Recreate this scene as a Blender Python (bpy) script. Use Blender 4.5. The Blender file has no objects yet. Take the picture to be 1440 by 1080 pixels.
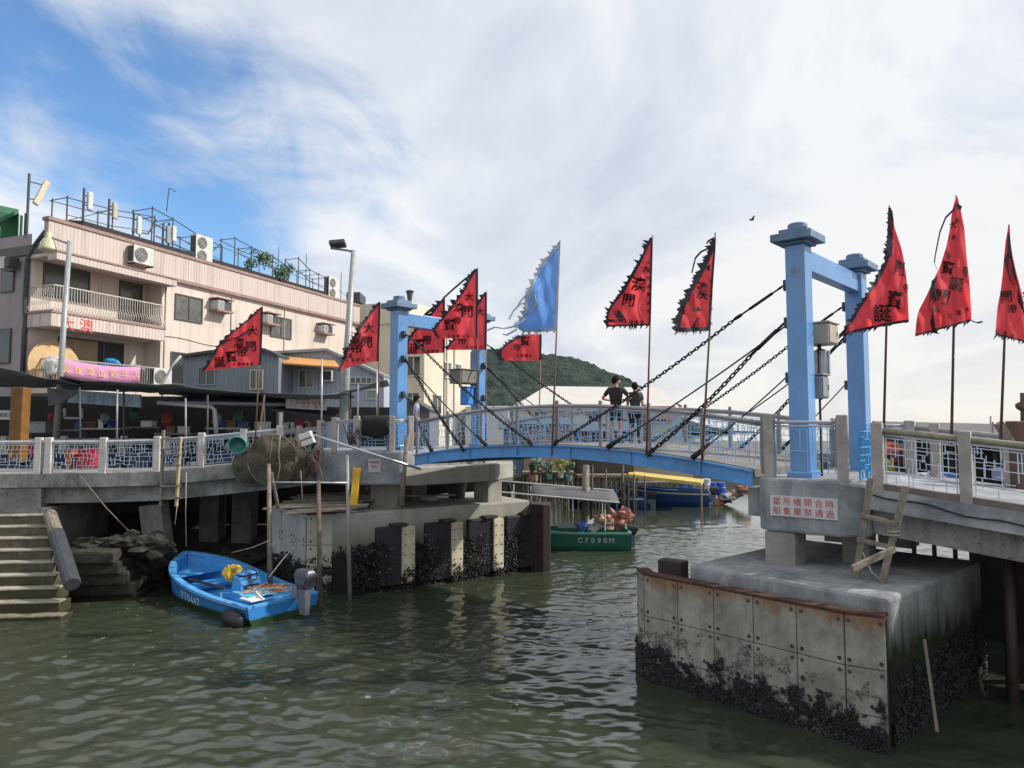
import bpy, bmesh, math, random
import numpy as np
from mathutils import Vector, Matrix, noise as mnoise
random.seed(7)
R = math.radians
SC = bpy.context.scene
COL = SC.collection
V = Vector

# ------------------------------------------------------------------ camera
EYE = 4.4
PITCH = R(3.58)
cam_d = bpy.data.cameras.new('camera'); cam_d.lens = 24; cam_d.sensor_width = 36
cam_d.clip_start = 0.1; cam_d.clip_end = 20000
cam = bpy.data.objects.new('camera', cam_d); COL.objects.link(cam)
cam.location = (0, 0, EYE); cam.rotation_euler = (R(90) + PITCH, 0, 0)
SC.camera = cam

def ray(px, py):
    a = (px - 720) / 960; b = (540 - py) / 960
    return V((a, math.cos(PITCH) - b * math.sin(PITCH), math.sin(PITCH) + b * math.cos(PITCH)))
def at_y(px, py, Y):
    d = ray(px, py); return V((0, 0, EYE)) + d * (Y / d.y)
def at_z(px, py, z):
    d = ray(px, py); return V((0, 0, EYE)) + d * ((z - EYE) / d.z)
def at_plane(px, py, p, n):
    d = ray(px, py); o = V((0, 0, EYE)); return o + d * ((p - o).dot(n) / d.dot(n))

# ------------------------------------------------------------------ materials
MATS = {}
def nt(name):
    m = bpy.data.materials.new(name); m.use_nodes = True
    t = m.node_tree; bs = t.nodes['Principled BSDF']
    return m, t, bs
def N(t, kind, **kw):
    n = t.nodes.new(kind)
    for k, v in kw.items():
        if k in ('operation', 'blend_type', 'data_type', 'noise_dimensions', 'feature', 'distance', 'vector_type', 'wave_type', 'bands_direction', 'interpolation', 'offset', 'offset_frequency', 'squash'):
            setattr(n, k, v)
        else:
            n.inputs[k.replace('_', ' ')].default_value = v
    return n
def ramp(t, stops):
    r = t.nodes.new('ShaderNodeValToRGB'); e = r.color_ramp.elements
    while len(e) > 1: e.remove(e[-1])
    e[0].position, c = stops[0][0], stops[0][1]
    e[0].color = c if len(c) == 4 else (*c, 1)
    for p, c in stops[1:]:
        x = e.new(p); x.color = c if len(c) == 4 else (*c, 1)
    return r
def g3(v): return (v, v, v, 1)
def mixc(t, fac, a, b, blend='MIX'):
    m = t.nodes.new('ShaderNodeMix'); m.data_type = 'RGBA'; m.blend_type = blend
    if isinstance(fac, (int, float)): m.inputs[0].default_value = fac
    else: t.links.new(fac, m.inputs[0])
    for i, x in ((6, a), (7, b)):
        if isinstance(x, tuple): m.inputs[i].default_value = x if len(x) == 4 else (*x, 1)
        else: t.links.new(x, m.inputs[i])
    return m.outputs[2]
def pos(t):
    return t.nodes.new('ShaderNodeNewGeometry').outputs['Position']
def mapped(t, scale, rot=(0, 0, 0)):
    mp = t.nodes.new('ShaderNodeMapping'); mp.inputs['Scale'].default_value = scale; mp.inputs['Rotation'].default_value = rot
    t.links.new(pos(t), mp.inputs[0]); return mp.outputs[0]
def nz(t, scale, detail=5, rough=.6, stretch=None, seed=0):
    n = N(t, 'ShaderNodeTexNoise', Scale=scale, Detail=detail, Roughness=rough)
    if stretch: t.links.new(mapped(t, stretch), n.inputs['Vector'])
    else: t.links.new(pos(t), n.inputs['Vector'])
    return n.outputs['Fac']
def rmp(t, fac, a, b):
    m = t.nodes.new('ShaderNodeMapRange'); m.inputs[1].default_value = a; m.inputs[2].default_value = b
    t.links.new(fac, m.inputs[0]); return m.outputs[0]
def bump(t, bs, h, strength=.3, dist=.02):
    b = t.nodes.new('ShaderNodeBump'); b.inputs['Strength'].default_value = strength; b.inputs['Distance'].default_value = dist
    t.links.new(h, b.inputs['Height']); t.links.new(b.outputs[0], bs.inputs['Normal'])
def sepz(t):
    s = t.nodes.new('ShaderNodeSeparateXYZ'); t.links.new(pos(t), s.inputs[0]); return s.outputs['Z']
def mul(t, a, b, op='MULTIPLY'):
    m = t.nodes.new('ShaderNodeMath'); m.operation = op
    for i, x in enumerate((a, b)):
        if isinstance(x, (int, float)): m.inputs[i].default_value = x
        else: t.links.new(x, m.inputs[i])
    return m.outputs[0]

def plain(name, col, rough=.6, metal=0, var=.25, scale=6, bmp=0.0, spec=.5, dirt=None, dirt_amt=.5):
    """paint / metal / cloth with some uneven tone"""
    if name in MATS: return MATS[name]
    m, t, bs = nt(name)
    c = (*col, 1); d = tuple(x * (1 - var) for x in col) + (1,)
    f = nz(t, scale, 6, .65)
    out = mixc(t, rmp(t, f, .35, .68), d, c)
    if dirt:
        f2 = nz(t, scale * .5, 8, .7, (1, 1, .25))
        out = mixc(t, mul(t, rmp(t, f2, .5, .72), dirt_amt), out, (*dirt, 1))
    if 'blue paint' in name:  # rust bleeding through the paint
        f3 = nz(t, 2.6, 9, .72, (1, 1, .35)); out = mixc(t, mul(t, rmp(t, f3, .59, .68), .7), out, (.14, .075, .045, 1))
    t.links.new(out, bs.inputs['Base Color'])
    bs.inputs['Roughness'].default_value = rough; bs.inputs['Metallic'].default_value = metal
    bs.inputs['Specular IOR Level'].default_value = spec
    if bmp: bump(t, bs, f, bmp, .02)
    MATS[name] = m; return m

def concrete(name, light, dark, scale=1.3, streak=.6, algae=None, bmp=.5, speck=0, wet=None):
    if name in MATS: return MATS[name]
    m, t, bs = nt(name)
    f1 = nz(t, scale, 9, .68)
    f2 = nz(t, scale * 1.6, 6, .65, (1.5, 1.5, .16))
    f3 = nz(t, scale * 14, 5, .7)
    out = mixc(t, rmp(t, f1, .34, .66), (*dark, 1), (*light, 1))
    mid = tuple(x * .55 for x in dark)
    out = mixc(t, mul(t, rmp(t, f2, .5, .75), streak), out, (*mid, 1))
    if speck:
        out = mixc(t, mul(t, rmp(t, f3, .56, .66), speck), out, tuple(x * .25 for x in dark) + (1,))
    if algae:  # (z0 full, z1 none, colour)
        z0, z1, ac = algae
        hz = mul(t, sepz(t), mul(t, mul(t, f2, -.5, 'ADD'), 1.3), 'ADD')
        af = rmp(t, hz, z1, z0)
        out = mixc(t, af, out, (*ac, 1))
    if wet:  # band of dark growth below the tide line
        hz = mul(t, sepz(t), mul(t, mul(t, nz(t, 3.5, 7, .75), -.5, 'ADD'), 1.6), 'ADD')
        out = mixc(t, rmp(t, hz, wet + .06, wet - .06), out, (.016, .017, .015, 1))
    t.links.new(out, bs.inputs['Base Color'])
    bs.inputs['Roughness'].default_value = .88; bs.inputs['Specular IOR Level'].default_value = .25
    bump(t, bs, mul(t, f1, mul(t, f3, .5), 'ADD'), bmp, .03)
    MATS[name] = m; return m

M_BLUE = plain('tower blue paint', (.105, .295, .62), .24, 0, .2, 1.7, .04, .85, (.22, .24, .25), .4)
M_BLUED = plain('weathered cap paint', (.15, .25, .38), .6, 0, .35, 5, .1)
M_GIRD = plain('girder blue paint', (.10, .33, .70), .4, 0, .22, 2, .05, .5, (.10, .09, .08), .5)
M_LATT = plain('lattice paint', (.36, .60, .90), .5, 0, .2, 9)
M_LATTW = plain('pale lattice paint', (.60, .70, .80), .5, 0, .2, 9)
M_CONC = concrete('grey concrete', (.40, .41, .415), (.16, .175, .19), 1.3, .6, None, .6, .25)
M_CONCL = concrete('approach concrete', (.37, .37, .345), (.12, .125, .12), 1.3, .8, None, .8, .65)
M_PIER = concrete('pier concrete', (.42, .405, .36), (.27, .265, .235), .8, .45, (0.9, 1.9, (.10, .115, .045)), .6, 0, 1.12)
M_PIERG = concrete('grey pier concrete', (.38, .39, .39), (.16, .17, .175), 1.4, .5, (1.15, 1.85, (.020, .028, .011)), .6, .3, 1.0)
M_POST = plain('pink grey post concrete', (.44, .40, .37), .9, 0, .3, 4, .4, .2, (.16, .15, .14), .5)
M_POSTW = plain('pale post concrete', (.62, .58, .54), .9, 0, .25, 5, .4, .2, (.3, .28, .26), .45)
M_RAIL = plain('galvanised rail', (.36, .36, .36), .45, .3, .25, 5)
M_RAILL = plain('pale steel rail', (.55, .57, .62), .35, .4, .25, 5)
M_RUST = plain('rusty iron', (.10, .045, .028), .85, .1, .6, 7, .5)
M_DARKST = plain('dark steel chain', (.035, .037, .04), .5, .6, .4, 20)
M_CABLE = plain('black cable', (.02, .02, .022), .6, 0, .2, 10)
M_BAMB = plain('bamboo pole', (.26, .15, .085), .6, 0, .4, 12)
M_BAMBD = plain('dark reddish pole', (.11, .05, .04), .55, 0, .4, 12)
M_WOOD = plain('weathered wood', (.30, .26, .21), .85, 0, .5, 8, .5, .2, (.1, .08, .06), .5)
M_WOODY = plain('pale yellow wood', (.5, .40, .22), .8, 0, .4, 8, .3)
M_WOODD = plain('dark wet timber', (.055, .035, .028), .6, 0, .5, 6, .5)
M_STILT = plain('grey stilt wood', (.27, .23, .19), .9, 0, .55, 5, .4)
M_BLACK = plain('black cloth', (.02, .021, .024), .85, 0, .4, 10)
M_BORDER = plain('flag border cloth', (.05, .045, .058), .9, 0, .4, 14)
M_INK = plain('black ink', (.012, .008, .01), .9, 0, .1, 10)
M_WHITE = plain('white paint', (.75, .75, .74), .5, 0, .15, 5)
M_OFFW = plain('aged white plastic', (.62, .62, .58), .5, 0, .2, 4, 0, .5, (.3, .28, .24), .4)
M_GREY = plain('grey steel', (.30, .31, .32), .5, .2, .25, 4)
M_GREYD = plain('dark grey', (.07, .075, .08), .6, 0, .35, 5)
M_GLASSD = plain('dark window glass', (.035, .042, .045), .08, 0, .4, 1.2, 0, .8)
M_CURT = plain('window with curtain behind', (.14, .14, .125), .2, 0, .5, 3, 0, .6)
M_RED = plain('red lettering', (.50, .03, .035), .6, 0, .2, 6)
M_BRICK = plain('cream tile', (.5, .46, .4), .6, 0, .2, 5)
M_MUSS = plain('black mussels', (.022, .023, .025), .55, 0, .6, 30, .5)
M_BARN = plain('pale barnacles', (.16, .155, .14), .85, 0, .6, 30, .5)
M_RUBBER = plain('black fender rubber', (.022, .022, .03), .55, 0, .4, 4, .2)
M_ROPE = plain('pale rope', (.42, .38, .31), .9, 0, .35, 25)
M_ROPED = plain('brown rope', (.2, .15, .11), .9, 0, .35, 25)
M_SKIN = plain('skin', (.45, .26, .18), .55, 0, .1, 6)

# ------------------------------------------------------------------ mesh builder
class MB:
    def __init__(s): s.v = []; s.f = []
    def face(s, pts):
        b = len(s.v); s.v += [V(p) for p in pts]; s.f.append(list(range(b, b + len(pts)))); return s
    def raw(s, vs, fs):
        b = len(s.v); s.v += [V(p) for p in vs]; s.f += [[i + b for i in f] for f in fs]; return s
    def hexa(s, a, b):
        """a: 4 bottom pts (ccw from above), b: 4 top pts"""
        return s.raw(list(a) + list(b), [[3, 2, 1, 0], [4, 5, 6, 7], [0, 1, 5, 4], [1, 2, 6, 5], [2, 3, 7, 6], [3, 0, 4, 7]])
    def box(s, c, size, ax=None, ay=None):
        c = V(c); hx, hy, hz = [x / 2 for x in size]
        X = V(ax).normalized() if ax is not None else V((1, 0, 0))
        Z = V((0, 0, 1))
        Y = V(ay).normalized() if ay is not None else Z.cross(X)
        if ay is not None: Z = X.cross(Y)
        q = lambda i, j, k: c + X * (i * hx) + Y * (j * hy) + Z * (k * hz)
        return s.hexa([q(-1, -1, -1), q(1, -1, -1), q(1, 1, -1), q(-1, 1, -1)], [q(-1, -1, 1), q(1, -1, 1), q(1, 1, 1), q(-1, 1, 1)])
    def bar(s, p, q, w, h=None, up=(0, 0, 1)):
        p, q = V(p), V(q); h = w if h is None else h
        d = (q - p); L = d.length
        if L < 1e-6: return s
        d /= L; up = V(up)
        if abs(d.dot(up)) > .98: up = V((1, 0, 0)) if abs(d.x) < .9 else V((0, 1, 0))
        sx = d.cross(up).normalized() * (w / 2); sy = sx.cross(d).normalized() * (h / 2)
        return s.hexa([p - sx - sy, p + sx - sy, q + sx - sy, q - sx - sy], [p - sx + sy, p + sx + sy, q + sx + sy, q - sx + sy])
    def prism(s, poly, z0, z1):
        """poly ccw from above"""
        n = len(poly); z0s = z0 if isinstance(z0, (list, tuple)) else [z0] * n; z1s = z1 if isinstance(z1, (list, tuple)) else [z1] * n
        b = [V((p[0], p[1], z)) for p, z in zip(poly, z0s)]; t = [V((p[0], p[1], z)) for p, z in zip(poly, z1s)]
        return s.raw(b + t, [list(range(n))[::-1], list(range(n, 2 * n))] + [[i, (i + 1) % n, n + (i + 1) % n, n + i] for i in range(n)])
    def tube(s, pts, r, n=8, cap=True):
        pts = [V(p) for p in pts]; m = len(pts)
        rs = r if isinstance(r, (list, tuple)) else [r] * m
        b = len(s.v); prev = None
        for i, p in enumerate(pts):
            d = (pts[min(i + 1, m - 1)] - pts[max(i - 1, 0)]).normalized()
            if prev is None:
                x = d.orthogonal().normalized()
            else:
                x = (prev - d * prev.dot(d))
                x = x.normalized() if x.length > 1e-5 else d.orthogonal().normalized()
            prev = x; y = d.cross(x)
            for k in range(n):
                a = 2 * math.pi * k / n
                s.v.append(p + (x * math.cos(a) + y * math.sin(a)) * rs[i])
        for i in range(m - 1):
            for k in range(n):
                k2 = (k + 1) % n
                s.f.append([b + i * n + k, b + i * n + k2, b + (i + 1) * n + k2, b + (i + 1) * n + k])
        if cap:
            s.f.append([b + k for k in range(n)][::-1]); s.f.append([b + (m - 1) * n + k for k in range(n)])
        return s
    def ring(s, c, rx, ry, r, X, Y, n=14, k=6):
        c, X, Y = V(c), V(X).normalized(), V(Y).normalized(); Z = X.cross(Y); b = len(s.v)
        for i in range(n):
            a = 2 * math.pi * i / n
            p = c + X * (rx * math.cos(a)) + Y * (ry * math.sin(a))
            o = (X * (ry * math.cos(a)) + Y * (rx * math.sin(a))).normalized()
            for j in range(k):
                g = 2 * math.pi * j / k; s.v.append(p + (o * math.cos(g) + Z * math.sin(g)) * r)
        for i in range(n):
            for j in range(k):
                i2, j2 = (i + 1) % n, (j + 1) % k
                s.f.append([b + i * k + j, b + i2 * k + j, b + i2 * k + j2, b + i * k + j2])
        return s
    def lathe(s, c, prof, n=16, axis=None):
        c = V(c); Z = V(axis).normalized() if axis is not None else V((0, 0, 1)); X = Z.orthogonal().normalized(); Y = Z.cross(X); b = len(s.v)
        for r, z in prof:
            for k in range(n):
                a = 2 * math.pi * k / n; s.v.append(c + Z * z + (X * math.cos(a) + Y * math.sin(a)) * r)
        for i in range(len(prof) - 1):
            for k in range(n):
                k2 = (k + 1) % n; s.f.append([b + i * n + k, b + i * n + k2, b + (i + 1) * n + k2, b + (i + 1) * n + k])
        return s
    def grid(s, rows):
        b = len(s.v); m = len(rows[0])
        for r in rows: s.v += [V(p) for p in r]
        for i in range(len(rows) - 1):
            for j in range(m - 1):
                s.f.append([b + i * m + j, b + i * m + j + 1, b + (i + 1) * m + j + 1, b + (i + 1) * m + j])
        return s
    def build(s, name, mat, parent=None, smooth=False, bevel=0, sub=0, solid=0, autos=None):
        me = bpy.data.meshes.new(name)
        o0 = WL.get(parent.name, V((0, 0, 0))) if parent else V((0, 0, 0))
        me.from_pydata([tuple(p - o0) for p in s.v], [], s.f); me.update()
        me.materials.append(mat)
        if smooth: me.polygons.foreach_set('use_smooth', [True] * len(me.polygons))
        o = bpy.data.objects.new(name, me); COL.objects.link(o)
        if parent: o.parent = parent; WL[o.name] = o0
        if solid:
            md = o.modifiers.new('solid', 'SOLIDIFY'); md.thickness = solid; md.offset = 0
        if bevel:
            md = o.modifiers.new('bevel', 'BEVEL'); md.width = bevel; md.segments = 2; md.limit_method = 'ANGLE'; md.angle_limit = R(40)
        if sub:
            md = o.modifiers.new('sub', 'SUBSURF'); md.levels = md.render_levels = sub
        return o
WL = {}
def tag(o, label=None, cat=None, group=None, kind=None):
    if label: o['label'] = label
    if cat: o['category'] = cat
    if group: o['group'] = group
    if kind: o['kind'] = kind
    return o
def thing(name, label, cat, loc=(0, 0, 0), group=None, local=False, rz=0):
    o = bpy.data.objects.new(name, None); COL.objects.link(o); o.location = loc; o.rotation_euler.z = rz
    o.empty_display_size = .2
    WL[o.name] = V((0, 0, 0)) if local else V(loc)
    return tag(o, label, cat, group)
def copy_thing(o, loc, rz=None, label=None):
    c = o.copy(); COL.objects.link(c); c.location = loc
    if rz is not None: c.rotation_euler.z = rz
    if label: c['label'] = label
    def rec(a, b):
        for ch in list(a.children):
            d = ch.copy(); COL.objects.link(d); d.parent = b; rec(ch, d)
    rec(o, c); return c
def single(mb, name, mat, label, cat, group=None, kind=None, **kw):
    """a one-mesh thing, origin at its base centre"""
    xs = [p for p in mb.v]; c = sum(xs, V((0, 0, 0))) / len(xs); c.z = min(p.z for p in xs)
    for i, p in enumerate(mb.v): mb.v[i] = p - c
    o = mb.build(name, mat, None, **kw); o.location = c
    return tag(o, label, cat, group, kind)

_TC = {}
def text_geo(st, size=1.0, bold=0.0):
    """glyph outlines as (verts 2d list, faces), centred on origin"""
    key = (st, bold)
    if key in _TC: vs, fs = _TC[key]
    else:
        cu = bpy.data.curves.new('t', 'FONT'); cu.body = st; cu.align_x = 'CENTER'; cu.resolution_u = 3; cu.offset = bold
        ob = bpy.data.objects.new('t', cu); COL.objects.link(ob)
        dg = bpy.context.evaluated_depsgraph_get(); me = ob.evaluated_get(dg).to_mesh()
        vs = [(v.co.x, v.co.y) for v in me.vertices]; fs = [list(p.vertices) for p in me.polygons]
        ob.evaluated_get(dg).to_mesh_clear(); bpy.data.objects.remove(ob); bpy.data.curves.remove(cu)
        if vs:
            y0, y1 = min(v[1] for v in vs), max(v[1] for v in vs); x0, x1 = min(v[0] for v in vs), max(v[0] for v in vs)
            vs = [(a - (x0 + x1) / 2, b - (y0 + y1) / 2) for a, b in vs]
        _TC[key] = (vs, fs)
    return [(a * size, b * size) for a, b in vs], fs
def text_on(mb, st, size, c, X, Y, w=None):
    """flat text on the plane through c spanned by X (reading direction) and Y (up)"""
    vs, fs = text_geo(st, size); c, X, Y = V(c), V(X).normalized(), V(Y).normalized()
    sx = 1.0
    if w and vs:
        ww = max(a for a, b in vs) - min(a for a, b in vs); sx = w / ww
    return mb.raw([c + X * (a * sx) + Y * b for a, b in vs], fs)
def ico(mb, c, r, rough=.3, sub=2, scl=(1, 1, 1), seed=0):
    bm = bmesh.new(); bmesh.ops.create_icosphere(bm, subdivisions=sub, radius=1)
    vs = []
    for v in bm.verts:
        n = 1 + rough * mnoise.noise(v.co * 1.3 + V((seed * 7.1, seed * 3.3, 0))) + rough * .5 * mnoise.noise(v.co * 3.1 + V((seed, 0, 5)))
        p = v.co * n * r; vs.append(V(c) + V((p.x * scl[0], p.y * scl[1], p.z * scl[2])))
    mb.raw(vs, [[x.index for x in f.verts] for f in bm.faces]); bm.free(); return mb
# ------------------------------------------------------------------ sky, sun
SC.view_settings.view_transform = 'Standard'; SC.view_settings.look = 'None'
SC.view_settings.exposure = 0.42; SC.view_settings.gamma = 1
SUN_EL, SUN_AZ = R(38), R(88)      # azimuth from +Y towards +X
SKYX, SKYY = 0.7, 9.2
w = bpy.data.worlds.new('World'); SC.world = w; w.use_nodes = True
t = w.node_tree; t.nodes.clear()
out = t.nodes.new('ShaderNodeOutputWorld'); bg = t.nodes.new('ShaderNodeBackground'); bg2 = t.nodes.new('ShaderNodeBackground')
sky = t.nodes.new('ShaderNodeTexSky'); sky.sky_type = 'NISHITA'; sky.sun_disc = False
sky.sun_elevation = SUN_EL; sky.sun_rotation = SUN_AZ; sky.altitude = 0; sky.air_density = 1.0; sky.dust_density = .4; sky.ozone_density = 2.2
tc = t.nodes.new('ShaderNodeTexCoord'); dirv = tc.outputs['Generated']
sp = t.nodes.new('ShaderNodeSeparateXYZ'); t.links.new(dirv, sp.inputs[0])
zz = mul(t, mul(t, sp.outputs['Z'], 0.0, 'MAXIMUM'), .22, 'ADD')
px_ = mul(t, sp.outputs['X'], zz, 'DIVIDE'); py_ = mul(t, sp.outputs['Y'], zz, 'DIVIDE')
cb = t.nodes.new('ShaderNodeCombineXYZ'); t.links.new(px_, cb.inputs[0]); t.links.new(py_, cb.inputs[1])
def cn(scale, detail, rough, dist, off, st=(1, 1, 1), rot=0):
    mp = t.nodes.new('ShaderNodeMapping'); mp.inputs['Location'].default_value = off; mp.inputs['Scale'].default_value = st; mp.inputs['Rotation'].default_value = (0, 0, rot)
    t.links.new(cb.outputs[0], mp.inputs[0])
    n = N(t, 'ShaderNodeTexNoise', Scale=scale, Detail=detail, Roughness=rough, Distortion=dist); t.links.new(mp.outputs[0], n.inputs['Vector']); return n.outputs['Fac']
big = cn(.85, 8, .55, .6, (SKYX, SKYY, 0), (1, .75, 1), R(-32))
wisp = cn(3.2, 9, .62, .9, (8, 2, 0), (1, .5, 1), R(-40))
soft = cn(1.3, 9, .6, .9, (1, 9, 0), (1, .6, 1), R(-30))
# cover thickens away from the clear patch up on the left
def toward(v): 
    d = t.nodes.new('ShaderNodeVectorMath'); d.operation = 'DOT_PRODUCT'; t.links.new(dirv, d.inputs[0]); d.inputs[1].default_value = V(v).normalized(); return d.outputs['Value']
clear = rmp(t, toward((-.50, .79, .30)), .80, .99)
right = rmp(t, toward((.75, .6, .3)), .3, .9)
cov = mul(t, mul(t, mul(t, big, 1.25), mul(t, wisp, .42), 'ADD'), mul(t, mul(t, mul(t, clear, .18), mul(t, right, -.25), 'ADD'), mul(t, rmp(t, sp.outputs['Z'], .16, .0), -.3), 'ADD'), 'SUBTRACT')
sm = t.nodes.new('ShaderNodeMapRange'); sm.interpolation_type = 'SMOOTHSTEP'; t.links.new(cov, sm.inputs[0]); sm.inputs[1].default_value = .50; sm.inputs[2].default_value = .76
shade = ramp(t, [(.34, (.66, .71, .84)), (.48, (.82, .86, .93)), (.58, (.98, .99, 1.0))]); t.links.new(soft, shade.inputs[0])
# warmer and brighter cloud low on the sun's side
warm = rmp(t, toward((.80, .59, .05)), .45, 1.0)
low = rmp(t, sp.outputs['Z'], .40, .0)
ccol = mixc(t, mul(t, mul(t, warm, low), .75), shade.outputs[0], (.95, .90, .82, 1))
hs = t.nodes.new('ShaderNodeHueSaturation'); hs.inputs['Saturation'].default_value = 1.28; t.links.new(sky.outputs[0], hs.inputs['Color']); t.links.new(hs.outputs[0], bg.inputs[0]); bg.inputs[1].default_value = .15
t.links.new(ccol, bg2.inputs[0]); bg2.inputs[1].default_value = .72
mx = t.nodes.new('ShaderNodeMixShader'); t.links.new(mul(t, mul(t, sm.outputs[0], .86), .09, 'ADD'), mx.inputs[0]); t.links.new(bg.outputs[0], mx.inputs[1]); t.links.new(bg2.outputs[0], mx.inputs[2])
t.links.new(mx.outputs[0], out.inputs[0])
ld = bpy.data.lights.new('sun', 'SUN'); ld.energy = 3.6; ld.angle = R(2); ld.color = (1, .95, .87)
lo = bpy.data.objects.new('sun', ld); COL.objects.link(lo)
sd = V((math.sin(SUN_AZ) * math.cos(SUN_EL), math.cos(SUN_AZ) * math.cos(SUN_EL), math.sin(SUN_EL)))
lo.rotation_euler = (-sd).to_track_quat('-Z', 'Y').to_euler(); lo.location = (20, 0, 30)

# ------------------------------------------------------------------ water: one sheet of real ripples out to the horizon
def axis(lo, hi, fine, far, n):
    a = list(np.arange(lo, hi + 1e-6, fine)); s = fine; x = hi
    while x < far: s *= 1.13; x += s; a.append(x)
    s = fine; x = lo; pre = []
    while x > -far: s *= 1.13; x -= s; pre.append(x)
    return np.array(pre[::-1] + a)
ax = axis(-13, 15, .062, 6000, 0); ay = axis(5.5, 29, .046, 6000, 0)
gx, gy = np.meshgrid(ax, ay)
dx = np.gradient(ax)[None, :] + 0 * gx; dy = np.gradient(ay)[:, None] + 0 * gy; cell = np.maximum(dx, dy)
rng = np.random.default_rng(5); h = np.zeros_like(gx)
mod = .55 + .45 * np.sin(gx * .35 + 1.3 * np.sin(gy * .21)) * np.sin(gy * .4 + 1.1 * np.sin(gx * .17))
for i in range(72):
    lam = .15 * (11 ** rng.random()); th = math.pi / 2 + rng.normal(0, .62) + .25; k = 2 * math.pi / lam
    amp = .0027 * lam ** .5
    damp = np.clip(1.5 - 2.9 * cell / lam, 0, 1)
    ph = k * (gx * math.cos(th) + gy * math.sin(th)) + rng.random() * 6.28 + .8 * np.sin(gx * .5 + i) + .8 * np.sin(gy * .45 + 2 * i)
    sw = np.sin(ph)
    h += amp * damp * (sw + .3 * np.sin(2 * ph + .5)) * (mod if i % 2 else 1)
ny, nx = gx.shape
me = bpy.data.meshes.new('water')
me.vertices.add(nx * ny); me.vertices.foreach_set('co', np.stack([gx, gy, h], -1).astype(np.float32).ravel())
ii, jj = np.meshgrid(np.arange(ny - 1), np.arange(nx - 1), indexing='ij'); q0 = (ii * nx + jj).ravel()
quads = np.stack([q0, q0 + 1, q0 + nx + 1, q0 + nx], -1).astype(np.int32)
me.loops.add(quads.size); me.loops.foreach_set('vertex_index', quads.ravel())
me.polygons.add(len(quads)); me.polygons.foreach_set('loop_start', np.arange(0, quads.size, 4, dtype=np.int32)); me.polygons.foreach_set('loop_total', np.full(len(quads), 4, np.int32))
me.polygons.foreach_set('use_smooth', np.ones(len(quads), bool)); me.update(); me.validate()
m, t, bs = nt('river water')
f = nz(t, .25, 4, .6)
t.links.new(mixc(t, f, (.031, .040, .025, 1), (.046, .055, .036, 1)), bs.inputs['Base Color'])
bs.inputs['Roughness'].default_value = .04; bs.inputs['IOR'].default_value = 1.58; bs.inputs['Specular IOR Level'].default_value = .5
b1 = nz(t, 5.0, 6, .6, (.6, 1.5, 1)); bump(t, bs, b1, .14, .03)
me.materials.append(m)
wo = bpy.data.objects.new('water', me); COL.objects.link(wo); tag(wo, kind='structure')
# river bed, one metre and more under the surface
MB().face([(-6000, -60, -2.5), (6000, -60, -2.5), (6000, 6000, -2.5), (-6000, 6000, -2.5)]).build('river_bed', plain('mud', (.06, .055, .04), .9), None)['kind'] = 'structure'
# ------------------------------------------------------------------ drawbridge
R0 = V((5.27, 12.4, 0)); U = V((-.771, .637, 0)); W = V((.695, .719, 0)); UN = U.normalized(); WN = W.normalized()
TW = 3.15; SL = 11.04
def B(s, t_, z=0): return R0 + U * s + W * t_ + V((0, 0, z))
def zd(s): return 3.54 + .44 * (1 - ((s - 5.45) / 5.0) ** 2)

def lattice(mb, a, b, z0a, z1a, z0b, z1b, nx_=9, ny_=6, r=.013, rnd=None, dense=.8):
    """irregular square fretwork between two posts (a,b plan points)"""
    rnd = rnd or random; a, b = V((a[0], a[1], 0)), V((b[0], b[1], 0))
    def P(u, v):
        p = a.lerp(b, u); lo = z0a + (z0b - z0a) * u; hi = z1a + (z1b - z1a) * u; return V((p.x, p.y, lo + (hi - lo) * v))
    def L(u0, v0, u1, v1): mb.bar(P(u0, v0), P(u1, v1), r, r)
    L(0, 0, 1, 0); L(0, 1, 1, 1); L(0, 0, 0, 1); L(1, 0, 1, 1)
    for j in range(1, ny_):
        x = 0
        while x < nx_:
            ln = rnd.choice((1, 2, 2, 3)); e = min(nx_, x + ln)
            off = rnd.choice((-.3, 0, 0, .3)) / ny_
            if rnd.random() < dense: L(x / nx_, j / ny_ + off, e / nx_, j / ny_ + off)
            x = e
    for i in range(1, nx_):
        y = 0
        while y < ny_:
            e = min(ny_, y + rnd.choice((1, 1, 2)))
            off = rnd.choice((-.3, 0, .3)) / nx_
            if rnd.random() < dense: L(i / nx_ + off, y / ny_, i / nx_ + off, e / ny_)
            y = e

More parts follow.
